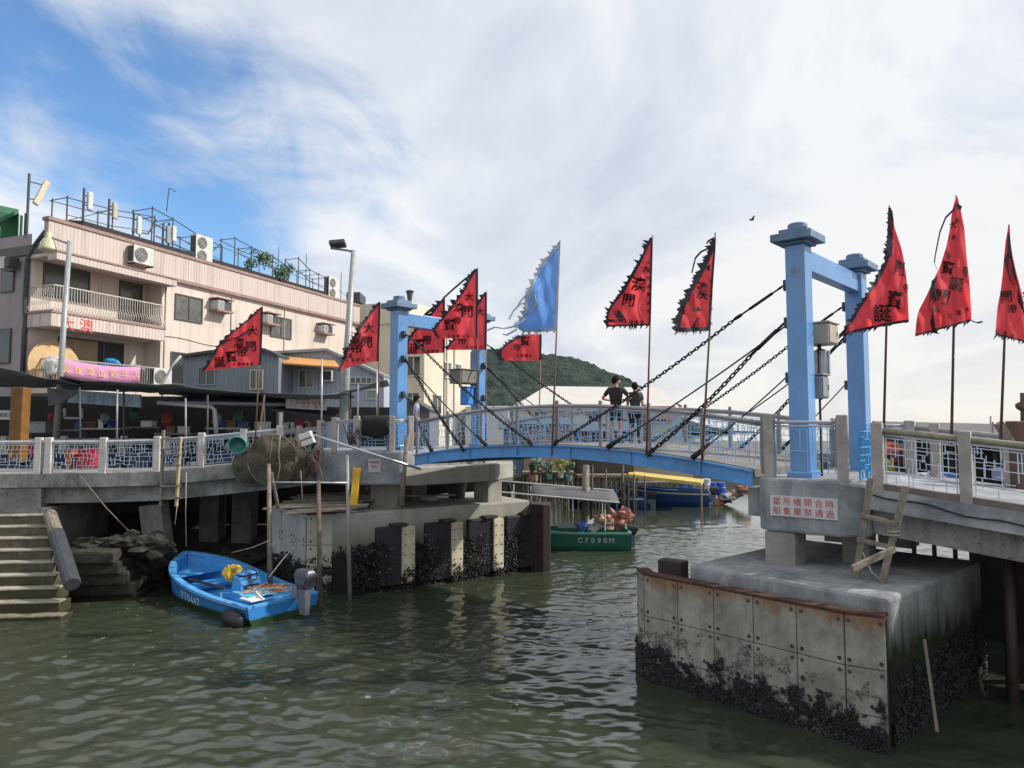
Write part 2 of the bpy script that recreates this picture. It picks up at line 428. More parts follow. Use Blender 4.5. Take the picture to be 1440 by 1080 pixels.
def railing(name, label, pts, zs, group=None, postmat=M_POST, post=(.13, .13), ph=1.05, lat=M_LATT, rail=M_RAIL, cats='railing', nx_=9, ny_=6, railr=.045, second=True, endpost=True, pmats=None, seed=1, pkind='box', dense=.8, zlo=.1, zhi=.78):
    """posts at pts with deck heights zs; pipe rail on top, thin rail, fretwork panels"""
    rnd = random.Random(seed)
    c = sum((V((p[0], p[1], 0)) for p in pts), V((0, 0, 0))) / len(pts); c.z = min(zs)
    th = thing(name, label, cats, c, group)
    n = len(pts); pts = [V((p[0], p[1], 0)) for p in pts]
    for i in range(n):
        if not endpost and i in (0, n - 1): continue
        d = (pts[min(i + 1, n - 1)] - pts[max(i - 1, 0)]).normalized()
        m = MB(); hh = ph
        m.box(pts[i] + V((0, 0, zs[i] + hh / 2 - .015)), (post[0], post[1], hh + .03), d)
        m.build('post', (pmats or {}).get(i, postmat), th, bevel=.015)
    top = MB(); top.tube([p + V((0, 0, z + ph - .12)) for p, z in zip(pts, zs)], railr, 8)
    top.build('top_rail', rail, th, smooth=True)
    if second:
        s2 = MB(); s2.tube([p + V((0, 0, z + ph * zhi + .05)) for p, z in zip(pts, zs)], .02, 6); s2.build('lower_rail', M_RAILL, th, smooth=True)
    for i in range(n - 1):
        d = (pts[i + 1] - pts[i]); L = d.length; d /= L; g = min(post[0] * .7, L * .2)
        a = pts[i] + d * g; b = pts[i + 1] - d * g
        za = zs[i] + (zs[i + 1] - zs[i]) * g / L; zb = zs[i + 1] - (zs[i + 1] - zs[i]) * g / L
        m = MB(); k = max(3, int(round(nx_ * L / 1.3)))
        lattice(m, a, b, za + zlo, za + ph * zhi, zb + zlo, zb + ph * zhi, k, ny_, .0125, rnd, dense)
        m.build('lattice_panel', lat, th)
    return th

br = thing('drawbridge', 'blue steel drawbridge span arching over the channel between the two gate towers', 'bridge', B(5.4, 1.5, 3.5))
S_N = [.75 + (9.85 - .75) * i / 18 for i in range(19)]
for t0 in (-.4, 3.5):
    for sa, sb in ((0, 9), (9, 18)):
        m = MB(); sg = S_N[sa:sb + 1]
        if sa == 0: sg[-1] -= .012
        else: sg[0] += .012
        for a, b in zip(sg[:-1], sg[1:]):
            for (o, h0, h1) in ((.05, -.28, -.255), (.012, -.255, -.02), (.065, -.02, .01)):
                m.hexa([B(a, t0 - o, zd(a) + h0), B(a, t0 + o, zd(a) + h0), B(b, t0 + o, zd(b) + h0), B(b, t0 - o, zd(b) + h0)][::-1],
                       [B(a, t0 - o, zd(a) + h1), B(a, t0 + o, zd(a) + h1), B(b, t0 + o, zd(b) + h1), B(b, t0 - o, zd(b) + h1)][::-1])
        for q in (2, 5, 8):
            x = sg[q]; m.hexa([B(x - .02, t0 - .055, zd(x) - .25), B(x + .02, t0 - .055, zd(x) - .25), B(x + .02, t0 + .055, zd(x) - .25), B(x - .02, t0 + .055, zd(x) - .25)],
                              [B(x - .02, t0 - .055, zd(x) - .03), B(x + .02, t0 - .055, zd(x) - .03), B(x + .02, t0 + .055, zd(x) - .03), B(x - .02, t0 + .055, zd(x) - .03)])
        m.build('girder', M_GIRD, br)
m = MB()
for a, b in zip(S_N[:-1], S_N[1:]):
    m.hexa([B(b, -.33, zd(b) - .12), B(b, 3.43, zd(b) - .12), B(a, 3.43, zd(a) - .12), B(a, -.33, zd(a) - .12)][::-1], [B(b, -.33, zd(b) + .03), B(b, 3.43, zd(b) + .03), B(a, 3.43, zd(a) + .03), B(a, -.33, zd(a) + .03)][::-1])
m.build('deck', plain('worn deck', (.24, .22, .19), .9, 0, .4, 5), br)
for i in range(8):
    s = 1.2 + i * 1.2; m = MB(); m.hexa([B(s - .05, -.33, zd(s) - .27), B(s + .05, -.33, zd(s) - .27), B(s + .05, 3.43, zd(s) - .27), B(s - .05, 3.43, zd(s) - .27)], [B(s - .05, -.33, zd(s) - .122), B(s + .05, -.33, zd(s) - .122), B(s + .05, 3.43, zd(s) - .122), B(s - .05, 3.43, zd(s) - .122)])
    m.build('cross_beam', M_GREYD, br)
PS = [.62 + 1.165 * i for i in range(9)]
for t0, lb, sd_ in ((-.25, 'near side railing of the arched drawbridge, thin steel posts and pale blue fretwork', 3), (3.35, 'far side railing of the arched drawbridge, behind the two people', 4)):
    railing('bridge_railing', lb, [B(s, t0) for s in PS], [zd(s) for s in PS], 'railings of the drawbridge span', plain('rail post', (.30, .28, .26), .6, .1, .3, 5), (.07, .07), 1.02, M_LATT, M_RAIL, nx_=13, ny_=6, railr=.042, pmats={4: plain('brown post', (.24, .15, .12), .8)}, seed=sd_, dense=.82)

# gate towers
def tower(name, label, s0, z0, zt, face):
    th = thing(name, label, 'bridge tower', B(s0, TW / 2, z0))
    for t0 in (0, TW):
        m = MB(); c = B(s0, t0)
        m.prism([c - UN * .172 - WN * .172, c - UN * .172 + WN * .172, c + UN * .172 + WN * .172, c + UN * .172 - WN * .172][::-1], z0 - .05, zt)
        m.prism([c - UN * .215 - WN * .215, c - UN * .215 + WN * .215, c + UN * .215 + WN * .215, c + UN * .215 - WN * .215][::-1], z0 - .02, z0 + .16)
        col = m.build('column', M_BLUE, th, bevel=.012)
        m = MB()
        for r0, a, b in ((.24, 0, .06), (.36, .06, .20), (.25, .20, .29)):
            m.prism([c - UN * r0 - WN * r0, c - UN * r0 + WN * r0, c + UN * r0 + WN * r0, c + UN * r0 - WN * r0][::-1], zt + a, zt + b)
        m.lathe(c + V((0, 0, zt + .29)), [(.17, 0), (.17, .11), (.155, .125), (0, .125)], 20)
        m.build('cap', M_BLUED, col, bevel=.012)
    a, b = B(s0, .173), B(s0, TW - .173); m = MB()
    q = lambda p, o, z: p + UN * o + V((0, 0, z))
    m.hexa([q(a, -.12, zt - .43), q(b, -.12, zt - .43), q(b, .12, zt - .43), q(a, .12, zt - .43)], [q(a, -.12, zt - .05), q(b, -.12, zt - .05), q(b, .12, zt - .05), q(a, .12, zt - .05)])
    m.build('cross_beam', M_BLUE, th, bevel=.01)
    for t0 in (0, TW):   # lugs that hold the chains
        for zz_ in (7.02, 6.32, 5.3):
            m = MB(); c = B(s0 + face * .215, t0, zz_); m.box(c, (.12, .1, .2), UN)
            m.build('chain_lug', M_GREYD, th, bevel=.01)
    return th
tower('bridge_tower', 'nearer light blue gate tower on the right bank, two square columns joined by a beam', 0, 3.45, 7.72, 1)
tower('bridge_tower', 'farther light blue gate tower on the left bank, partly behind red flags', SL, 3.72, 7.72, -1)

# chains: rod from the lug, turnbuckle eye, then links down to the girder
def link_geo(mb, c, d, roll, L=.085, w=.05, r=.0125):
    d = d.normalized(); x = d.orthogonal().normalized(); x = Matrix.Rotation(roll, 3, d) @ x
    mb.ring(c, L / 2 + .012, w / 2, r, d, x, 10, 5)
def chain(p, q, rod, label, sag=.12, size=1.0, cab=None):
    th = thing('suspension_chain', label, 'chain', (p + q) / 2, 'chains holding up the drawbridge')
    d = (q - p); L = d.length; e = p + d * rod
    m = MB(); m.tube([p, e], .022 * size, 8); m.ring(p + d * .012, .05, .035, .014, d, V((0, 0, 1)).cross(d), 10, 5)
    f = p + d * (rod * .25); m.tube([f, f + d.normalized() * .5], .036 * size, 8)
    m.build('tension_rod', M_DARKST, th, smooth=True)
    m = MB(); m.ring(e + d.normalized() * .06, .085, .06, .02, d, V((0, 0, 1)).cross(d), 12, 6); m.build('turnbuckle_eye', M_DARKST, th, smooth=True)
    m = MB(); st = e + d.normalized() * .12; D = q - st; n = int(D.length / (.098 * size)); pts = []
    for i in range(n + 1):
        u = i / n; pts.append(st + D * u - V((0, 0, sag * 4 * u * (1 - u))))
    for i in range(n): link_geo(m, (pts[i] + pts[i + 1]) / 2, pts[i + 1] - pts[i], (i % 2) * math.pi / 2 + .4, .115 * size, .07 * size, .0155 * size)
    m.build('link_run', M_DARKST, th, smooth=True)
    m = MB(); m.box(q, (.16, .09, .12), d); m.build('anchor_shackle', M_DARKST, th, bevel=.02)
def cable(p, q, label, sag=.1, r=.016):
    m = MB(); n = 14
    m.tube([p.lerp(q, i / n) - V((0, 0, sag * 4 * (i / n) * (1 - i / n))) for i in range(n + 1)], r, 6)
    d = q - p; m.tube([q - d.normalized() * .45, q], [.03, .06], 8)
    single(m, 'stay_cable', M_CABLE, label, 'cable', 'thin stay cables of the drawbridge', smooth=True)
for s0, sg, tw in ((0, 1, 'right'), (SL, -1, 'left')):
    S = (lambda x: x) if sg > 0 else (lambda x: SL - x)
    for t0, tg, nm in ((0, -.46, 'near column'), (TW, 3.56, 'far column')):
        fx = s0 + sg * .28
        chain(B(fx, t0 - .0, 7.02), B(S(5.16), tg, zd(S(5.16)) + .06), .16, f'upper chain from the {nm} of the {tw} tower down to mid-span', .10, .8)
        chain(B(fx, t0 - .0, 6.32), B(S(2.8 if sg > 0 else 3.0), tg, zd(S(2.9)) + .02), .20, f'lower, steeper chain from the {nm} of the {tw} tower down to the girder', .09, 1.05)
        cable(B(fx, t0, 6.25), B(S(3.8), tg, zd(S(3.8)) + .03), f'thin black cable from the {nm} of the {tw} tower to the girder', .06)
        cable(B(fx, t0, 5.3), B(S(1.9), tg, zd(S(1.9)) + .03), f'short low cable from the {nm} of the {tw} tower to the girder', .03, .013)

# control boxes strapped to the towers
def cabinet(name, label, c, size, X, mat, door=True):
    th = thing(name, label, 'electrical box', c - V((0, 0, size[2] / 2)))
    m = MB(); m.box(c, size, X); m.build('body', mat, th, bevel=.015)
    X = V(X).normalized(); Y = V((0, 0, 1)).cross(X)
    m = MB(); m.box(c - Y * (size[1] / 2 + .008), (size[0] * .86, .02, size[2] * .86), X); m.box(c - Y * (size[1] / 2 + .02) + X * (size[0] * .3), (.03, .03, .1), X)
    m.build('door', mat, th, bevel=.006)
    m = MB(); m.box(c + V((0, 0, size[2] / 2 + .02)), (size[0] + .07, size[1] + .07, .03), X); m.build('rain_lid', mat, th, bevel=.008)
    return th
BEIGE = plain('beige cabinet', (.48, .43, .34), .5, 0, .2, 5, 0, .5, (.2, .18, .15), .4)
cabinet('electrical_box', 'beige electrical box with slanted lid high between the right tower columns', B(-.15, .62, 6.12), (.5, .42, .38), WN, BEIGE)
cabinet('electrical_box', 'small grey electrical box low on the right tower column', B(-.1, .46, 5.13), (.34, .3, .42), WN, M_GREY)
cabinet('electrical_box', 'bright blue box on the far column of the left tower', B(SL + .1, TW - .42, 5.35), (.3, .3, .55), WN, plain('bright blue', (.05, .25, .7), .4))
cabinet('electrical_box', 'wide grey weathered box above the blue one on the left tower', B(SL + .1, TW - .55, 5.95), (.75, .5, .42), WN, plain('weathered grey', (.22, .21, .19), .7, 0, .3, 4))
m = MB(); a = B(-.16, .42, 0)
m.tube([a + V((0, 0, 6.0)), a + V((0, 0, 3.5))], .022, 8); m.tube([a + WN * .1 + V((0, 0, 6.0)), a + WN * .1 + V((0, 0, 4.9))], .018, 8)
single(m, 'cable_conduit', M_RUST, 'rusty pair of conduits running down the right tower beside the boxes', 'conduit', smooth=True)
m = MB(); m.lathe(B(-.12, .62, 5.36), [(0, 0), (.14, 0), (.15, .45), (.05, .5), (0, .5)], 14); m.box(B(-.12, .62, 5.6), (.06, .34, .44), WN)
single(m, 'motor_housing', plain('pale metal', (.42, .48, .52), .35, .4), 'pale rounded motor housing between the two boxes on the right tower', 'motor', bevel=.01)

# ------------------------------------------------------------------ right platform, pier and approach
pf = thing('bridge_platform', 'grey concrete platform block under the right tower carrying the red lettered notice', 'platform', B(-.3, 1.5, 2.55))
m = MB()
m.prism([B(-.78, -.62), B(.42, -.62), B(.62, -.45), B(.62, 3.6), B(-1.15, 3.6), B(-1.15, -.30)][::-1], 2.56, [3.50, 3.50, 3.50, 3.5, 3.42, 3.42][::-1])
m.build('deck_block', M_CONC, pf, bevel=.05)
m = MB(); m.prism([B(.63, -.2), B(.95, -.2), B(.95, 3.2), B(.63, 3.2)][::-1], 2.75, 3.28); m.build('bearing_ledge', M_CONC, pf, bevel=.03)
M_BLOCK = concrete('block column', (.34, .33, .29), (.2, .19, .165), 1.5, .4)
for s_, t_, hw in ((.22, -.33, .26), (-.72, .5, .22), (.3, 2.9, .3), (-.7, 3.0, .3)):
    m = MB(); c = B(s_, t_); m.prism([c - UN * hw - WN * hw, c - UN * hw + WN * hw, c + UN * hw + WN * hw, c + UN * hw - WN * hw][::-1], 1.98, 2.555)
    m.build('support_leg', M_BLOCK, pf, bevel=.02)
# notice let into the face of the block
nx0 = at_plane(1085, 692, B(0, -.62), WN); nx1 = at_plane(1177, 706, B(0, -.62), WN); nx2 = at_plane(1085, 723, B(0, -.62), WN); nx3 = at_plane(1177, 733, B(0, -.62), WN)
sgn = thing('notice_sign', 'white notice with two rows of red characters set on the right platform block', 'sign', nx2)
ctr = (nx0 + nx1 + nx2 + nx3) / 4 - WN * .012; XD = -UN; hgt = ((nx0 - nx2).length + (nx1 - nx3).length) / 2; wid = (nx1 - nx0).length
YD = V((0, 0, 1)) ; YD = (YD - XD * 0).normalized()
m = MB(); q = lambda a, b, o: ctr + XD * (a * wid / 2) + YD * (b * hgt / 2) - WN * o
m.hexa([q(-1, -1, .01), q(1, -1, .01), q(1, -1, -.03), q(-1, -1, -.03)], [q(-1, 1, .01), q(1, 1, .01), q(1, 1, -.03), q(-1, 1, -.03)])
m.build('plate', plain('sign white', (.60, .58, .57), .5, 0, .15, 3, 0, .5, (.35, .3, .3), .3), sgn)
m = MB()
for r_, row in enumerate(('當吊橋開合時', '船隻嚴禁通過')):
    for k, ch in enumerate(row):
        text_on(m, ch, hgt * .40, ctr + XD * ((k - 2.5) * wid * .158) + YD * ((.25 - .5 * r_) * hgt * .92) - WN * .014, XD, YD)
m.build('lettering', M_RED, sgn)

# pier
PC = [(3.1, 12.13), (5.27, 9.72), (8.39, 12.39), (6.22, 14.80)]
pr = thing('bridge_pier', 'right hand grey concrete pier with a steel bolted fender and black mussels at the waterline', 'pier', (5.7, 12.2, 0))
c0, c1, c2, c3 = [V((*p, 0)) for p in PC]
m = MB(); m.prism([c0, c1, c2, c3], -1.2, 2.0); m.build('pier_body', M_PIERG, pr, bevel=.06)
# fender: plates on timber along the channel-facing front, bent at both ends
FL = [at_z(899, 801, 1.80), at_z(908, 808, 1.78), at_z(1188, 862, 1.77), at_z(1245, 862, 1.86)]
FL = [V((p.x, p.y, 0)) for p in FL]
ft = [1.80, 1.78, 1.77, 1.80]
M_PLATE = concrete('fender plate', (.37, .355, .305), (.19, .182, .155), 2.2, .55, None, .3, .25, .26)
t = M_PLATE.node_tree; bs = t.nodes['Principled BSDF']; src = bs.inputs['Base Color'].links[0].from_socket
zz = mul(t, sepz(t), mul(t, nz(t, 4, 6, .7, (1, 1, .35)), 1.0, 'MULTIPLY'), 'ADD')
src = mixc(t, mul(t, rmp(t, zz, 2.06, 2.3), .8), src, (.22, .09, .035, 1)); t.links.new(src, bs.inputs['Base Color'])
def fender_run(th, a, b, za, zb, nplates, rows, inward, mat=M_PLATE, gap=.012, thick=.05):
    a, b = V(a), V(b); d = (b - a); L = d.length; d /= L; n = -inward
    for r_ in range(len(rows) - 1):
        for k in range(nplates):
            u0, u1 = k / nplates, (k + 1) / nplates; g = gap / L
            p0 = a + d * (L * (u0 + g / 2)); p1 = a + d * (L * (u1 - g / 2))
            zt0 = (za + (zb - za) * u0); zt1 = (za + (zb - za) * u1)
            h0 = rows[r_]; h1 = rows[r_ + 1]
            m = MB()
            q = lambda p, o, z: V((p.x, p.y, 0)) + n * o + V((0, 0, z))
            m.hexa([q(p0, 0, zt0 + h1 + .006), q(p0, thick, zt0 + h1 + .006), q(p1, thick, zt1 + h1 + .006), q(p1, 0, zt1 + h1 + .006)][::-1], [q(p0, 0, zt0 + h0 - .006), q(p0, thick, zt0 + h0 - .006), q(p1, thick, zt1 + h0 - .006), q(p1, 0, zt1 + h0 - .006)][::-1])
            pl = m.build('fender_plate', mat, th, bevel=.008)
            if r_ < 3:
                for uu in (.1, .9):
                    for vv in (.12, .88):
                        pp = p0.lerp(p1, uu); z_ = zt0 + (zt1 - zt0) * uu + h0 + (h1 - h0) * vv
                        m = MB(); m.lathe(q(pp, thick - .006, z_), [(.030, 0), (.030, .009), (.012, .009), (.012, .016), (0, .016)], 8, n); m.build('bolt', M_RUST if r_ == 0 and vv > .5 else M_GREYD, pl)
inn = lambda a, b: V((-(b - a).y, (b - a).x, 0)).normalized()
rows = [0, -.71, -1.34, -1.95]
FB = [p for p in FL]
for (i, n_) in ((0, 1), (1, 5), (2, 1)):
    fender_run(pr, FL[i], FL[i + 1], ft[i], ft[i + 1], n_, rows, inn(FL[i], FL[i + 1]))
m = MB()   # rusty channel iron on top of the plates and dark timber behind
for i in range(3):
    a, b = FL[i], FL[i + 1]; k = inn(a, b)
    m.hexa([a + k * .17 + V((0, 0, ft[i] + .001)), a - k * .06 + V((0, 0, ft[i] + .001)), b - k * .06 + V((0, 0, ft[i + 1] + .001)), b + k * .17 + V((0, 0, ft[i + 1] + .001))], [a + k * .17 + V((0, 0, ft[i] + .035)), a - k * .06 + V((0, 0, ft[i] + .035)), b - k * .06 + V((0, 0, ft[i + 1] + .035)), b + k * .17 + V((0, 0, ft[i + 1] + .035))])
m.build('rusty_top_channel', M_RUST, pr)
m = MB()
m.prism([FL[0], FL[1], FL[2], FL[3], c1 + V((-.02, .03, 0)), c0 + V((-.02, .02, 0))], -1, 1.70); m.build('fender_backing', M_WOODD, pr)
m = MB(); a = at_z(952, 800, 1.7); m.box((a.x - .05, a.y + .1, 1.6), (.5, .3, .5), UN); m.build('timber_end', M_WOODD, pr, bevel=.02)
# mussels: a crust of small shells thick at the waterline and thinning upward
def crust(th, segs, zlo, zhi, n, out=.03, size=.032, name='mussel_crust', mat=None, thin=1.6, seed=3, ramped=None, cull=-.22):
    rnd = random.Random(seed); m = MB()
    for i in range(n):
        a, b, nrm = rnd.choice(segs); u = rnd.random(); p = V((a[0], a[1], 0)).lerp(V((b[0], b[1], 0)), u)
        hi = zhi + .22 * mnoise.noise(V((p.x * 1.6, p.y * 1.6, seed))) + .16 * mnoise.noise(V((p.x * 5, p.y * 5, seed))) + .12 * mnoise.noise(V((p.x * 14, p.y * 14, seed)))
        if ramped: hi += ramped * u
        v = rnd.random() ** thin; z = zlo + (hi - zlo) * v
        if (mnoise.noise(V((p.x * 4, p.y * 4, z * 4 + seed))) + .8 * mnoise.noise(V((p.x * 13, p.y * 13, z * 13 + seed)))) < cull + .6 * max(0, v - .35): continue
        s_ = size * (.5 + rnd.random()); c = p + nrm * (out * rnd.random() + .005) + V((0, 0, z))
        d = (nrm + V((rnd.uniform(-1, 1), rnd.uniform(-1, 1), rnd.uniform(-1, 1))) * .9).normalized(); x = d.orthogonal().normalized(); y = d.cross(x); al = rnd.random() * 6.28
        x, y = x * math.cos(al) + y * math.sin(al), y * math.cos(al) - x * math.sin(al)
        m.raw([c - x * s_, c + y * s_ * .5 + d * s_ * .2, c + x * s_, c - y * s_ * .5 + d * s_ * .2, c + d * s_ * .9, c - d * s_ * .6], [[0, 1, 4], [1, 2, 4], [2, 3, 4], [3, 0, 4], [1, 0, 5], [2, 1, 5], [3, 2, 5], [0, 3, 5]])
    return tag(m.build(name, mat or M_MUSS, th), kind='stuff')
segs = [(FL[i], FL[i + 1], -inn(FL[i], FL[i + 1])) for i in (0, 1, 1, 1, 1, 1, 1, 2)]
segs = [(a + n * .05, b + n * .05, n) for a, b, n in segs]
crust(pr, segs, -.15, .62, 28000, seed=3, size=.018, thin=1.5, cull=-.3, out=.035)
crust(pr, segs, -.15, .95, 8000, seed=4, size=.014, mat=M_BARN, name='barnacle_crust', thin=1.3)
crust(pr, [(c1, c2, V((.65, -.76, 0)))], -.2, .9, 9000, seed=5, size=.027, thin=1.3)

ap = thing('bridge_approach', 'grey concrete approach ramp running off to the right bank beside the tower', 'ramp', B(-5, 1.5, 2.3))
def za(s): return 3.43 + .115 * (s + .95)
AS = [-1.16, -2.5, -3.84, -5.2, -6.5, -8]
m = MB()
for a, b in zip(AS[:-1], AS[1:]):
    m.hexa([B(b, -.55, za(b) - .34), B(b, 3.6, za(b) - .34), B(a, 3.6, za(a) - .34), B(a, -.55, za(a) - .34)][::-1], [B(b, -.55, za(b)), B(b, 3.6, za(b)), B(a, 3.6, za(a)), B(a, -.55, za(a))][::-1])
m.build('deck_slab', M_CONC, ap)
for t0 in (-.2, 3.1):
    m = MB()
    for a, b in zip(AS[:-1], AS[1:]):
        m.hexa([B(b, t0, za(b) - .78), B(b, t0 + .35, za(b) - .78), B(a, t0 + .35, za(a) - .78), B(a, t0, za(a) - .78)][::-1], [B(b, t0, za(b) - .345), B(b, t0 + .35, za(b) - .345), B(a, t0 + .35, za(a) - .345), B(a, t0, za(a) - .345)][::-1])
    m.build('girder', M_CONCL, ap)
m = MB()
for a, b in zip(AS[:-1], AS[1:]):
    m.hexa([B(b, -.50, za(b) + .003), B(b, -.3, za(b) + .003), B(a, -.3, za(a) + .003), B(a, -.50, za(a) + .003)][::-1], [B(b, -.50, za(b) + .1), B(b, -.3, za(b) + .1), B(a, -.3, za(a) + .1), B(a, -.50, za(a) + .1)][::-1])
m.build('kerb', plain('brown kerb', (.20, .16, .14), .9, 0, .35, 4, .3), ap)
m = MB(); pts = []
for i in range(24):
    s = -1.2 - i * .22; pts.append(B(s, -.575, za(s) - .08 - .13 * min(1, i / 9) - .03 * math.sin(i * 1.3)))
m.tube(pts, .014, 6); single(m, 'hose', M_CABLE, 'thin black hose clipped along the side of the right approach ramp', 'hose', smooth=True)
rp = [-1.33, -2.53, -3.75, -5.0, -6.3]
railing('approach_railing', 'near railing of the right approach ramp, square concrete posts with bamboo poles laid along', [B(s, -.42) for s in rp], [za(s) for s in rp], 'railings of the right bank', M_POST, (.17, .17), 1.08, M_LATTW, plain('laid bamboo', (.34, .31, .22), .6, 0, .4, 8), nx_=8, ny_=5, railr=.05, seed=11, dense=.7)
railing('approach_railing', 'far railing of the right approach ramp, seen between the near posts', [B(s, 3.35) for s in [-.9] + rp], [za(s) for s in [-.9] + rp], 'railings of the right bank', M_POST, (.17, .17), 1.08, M_LATTW, M_RAIL, nx_=8, ny_=5, seed=12, dense=.6)
railing('platform_railing', 'short blue railing in front of the right tower base, two concrete posts', [B(.40, -.48), B(-.80, -.42)], [3.5, 3.5], 'railings of the right bank', M_POST, (.17, .17), 1.1, plain('light blue rails', (.3, .55, .8), .5, 0, .2, 5), M_RAILL, nx_=9, ny_=2, seed=13, railr=.03)
railing('platform_railing', 'short blue railing behind the right tower base', [B(.5, 3.45), B(-.85, 3.45)], [3.5, 3.43], 'railings of the right bank', M_POST, (.17, .17), 1.1, plain('light blue rails', (.3, .55, .8)), M_RAILL, nx_=8, ny_=2, seed=14, railr=.03)
# blue gate leaf folded against the post
m = MB(); a = B(-1.02, -.05); lattice(m, B(-1.02, -.32), B(-1.02, .5), 3.52, 4.32, 3.52, 4.32, 6, 6, .02, random.Random(5), .95)
single(m, 'gate_leaf', plain('gate blue', (.07, .38, .75), .45), 'bright blue fretwork gate leaf folded back between the right posts', 'gate')
# broken ladder leaning from the pier up to the ramp
ld_ = thing('wooden_ladder', 'weathered broken wooden ladder leaning from the right pier up to the ramp', 'ladder', at_z(1225, 805, 2.0))
b1, b2 = at_z(1204, 812, 2.0), at_z(1240, 820, 2.0)
t1, t2 = at_y(1225, 672, 10.95), at_y(1274, 684, 10.6)
for a, b in ((b1, t1), (b2, t2)):
    m = MB(); m.bar(a, b, .06, .10, U); m.build('side_rail', M_WOOD, ld_, bevel=.01)
for u in (.38, .62):
    m = MB(); p, q = b1.lerp(t1, u), b2.lerp(t2, u); e = (q - p) * .12; m.bar(p - e - WN * .07, q + e * .4 - WN * .07, .035, .07); m.build('rung', M_WOOD, ld_, bevel=.008)
m = MB(); p, q = at_y(1198, 800, 9.9), at_y(1258, 772, 10.3); m.bar(p, q, .045, .10); m.build('broken_rung', M_WOOD, ld_, bevel=.01)
m = MB(); p = b1.lerp(t1, .3); q = b2.lerp(t2, .02); m.tube([p, (p + q) / 2 - V((0, 0, .12)), q], .013, 6); p = b2.lerp(t2, .5); m.ring(p, .09, .1, .016, UN, WN, 12, 5); m.ring(p + V((0, 0, .05)), .08, .1, .014, UN, WN, 12, 5); m.build('rope_lashing', M_ROPE, ld_, smooth=True)
# ------------------------------------------------------------------ left bank: approach, platform, pier
A0 = V((-17.5, 17.75, 0)); A1 = V((-5.45, 19.2, 0)); AD = (A1 - A0).normalized(); AN = V((-AD.y, AD.x, 0))
def Lx(px):                       # point on the front line of the approach under a picture column
    k = (px - 720) / 960; q = A0; u = (k * q.y - q.x) / (AD.x - k * AD.y); return A0 + AD * u
def Lo(px, o):
    k = (px - 720) / 960; q = A0 + AN * o; u = (k * q.y - q.x) / (AD.x - k * AD.y); return q + AD * u
def lz(px): return 3.14 + max(0, (px - 190) / 255) ** 1.25 * .44
la = thing('bridge_approach', 'long weathered concrete approach walkway on the left bank with pale posts', 'ramp', (-11, 20, 2.4))
LP = [-140, -20, 62, 145, 222, 300, 380, 446]
m = MB(); g = MB()
for a, b in zip(LP[:-1], LP[1:]):
    pa, pb = Lx(a), Lx(b); ha, hb = lz(a), lz(b)
    q = lambda p, o, z: p + AN * o + V((0, 0, z))
    m.hexa([q(pa, 0, ha - .36), q(pb, 0, hb - .36), q(pb, 3.6, hb - .36), q(pa, 3.6, ha - .36)], [q(pa, 0, ha), q(pb, 0, hb), q(pb, 3.6, hb), q(pa, 3.6, ha)])
    if a >= 62: g.hexa([q(pa, .25, ha - .80), q(pb, .25, hb - .80), q(pb, .7, hb - .80), q(pa, .7, ha - .80)], [q(pa, .25, ha - .363), q(pb, .25, hb - .363), q(pb, .7, hb - .363), q(pa, .7, ha - .363)])
m.build('deck_slab', M_CONCL, la); g.build('girder', M_CONCL, la)
lps = [-110, -20, 54, 68, 145, 221, 283, 342, 393]
wi = {i: M_POSTW for i in (1, 2, 3, 4, 5, 6, 7)}
railing('approach_railing', 'near railing of the left walkway, pale posts with irregular white fretwork', [Lx(p) + AN * .12 for p in lps], [lz(p) for p in lps], 'railings of the left bank', M_POSTW, (.17, .15), .97, M_LATTW, M_RAILL, nx_=10, ny_=6, seed=21, dense=.85, railr=.04)
railing('approach_railing', 'far railing of the left walkway, grey posts seen through the near one', [Lx(p) + AN * 3.3 for p in (-100, 0, 100, 172, 232, 286, 340, 390, 440)], [lz(p) for p in (-100, 0, 100, 172, 232, 286, 340, 390, 440)], 'railings of the left bank', M_POST, (.17, .15), .97, M_LATTW, M_RAIL, nx_=7, ny_=4, seed=22, dense=.6, railr=.04)

lp = thing('bridge_platform', 'grey concrete platform block under the left tower stained with dark streaks', 'platform', (-3.5, 20.5, 2.78))
m = MB(); m.prism([(-5.5, 19.25), (-4.5, 18.85), (-3.05, 18.85), (-2.7, 19.15), (-.6, 21.4), (-1.6, 23.0), (-6.2, 23.0)], 2.8, 3.74); m.build('deck_block', M_CONC, lp, bevel=.06)
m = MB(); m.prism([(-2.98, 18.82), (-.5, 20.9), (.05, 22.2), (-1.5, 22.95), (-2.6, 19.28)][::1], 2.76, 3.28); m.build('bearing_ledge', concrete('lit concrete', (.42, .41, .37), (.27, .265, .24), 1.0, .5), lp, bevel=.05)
m = MB(); m.prism([(-5.6, 19.27), (-4.56, 18.88), (-4.6, 19.6), (-5.6, 19.9)], 3.3, 3.6); m.build('bracket', M_CONC, lp)
def blockcol(th, c, hw, z0, z1, mat=None):
    m = MB(); c = V(c); m.prism([c - UN * hw - WN * hw, c - UN * hw + WN * hw, c + UN * hw + WN * hw, c + UN * hw - WN * hw][::-1], z0, z1); m.build('support_leg', mat or M_BLOCK, th, bevel=.02)
for c in ((-3.6, 19.6, 0), (-.75, 21.35, 0), (-3.2, 22.3, 0), (-4.9, 22.2, 0)): blockcol(lp, c, .3, 2.08, 2.83)
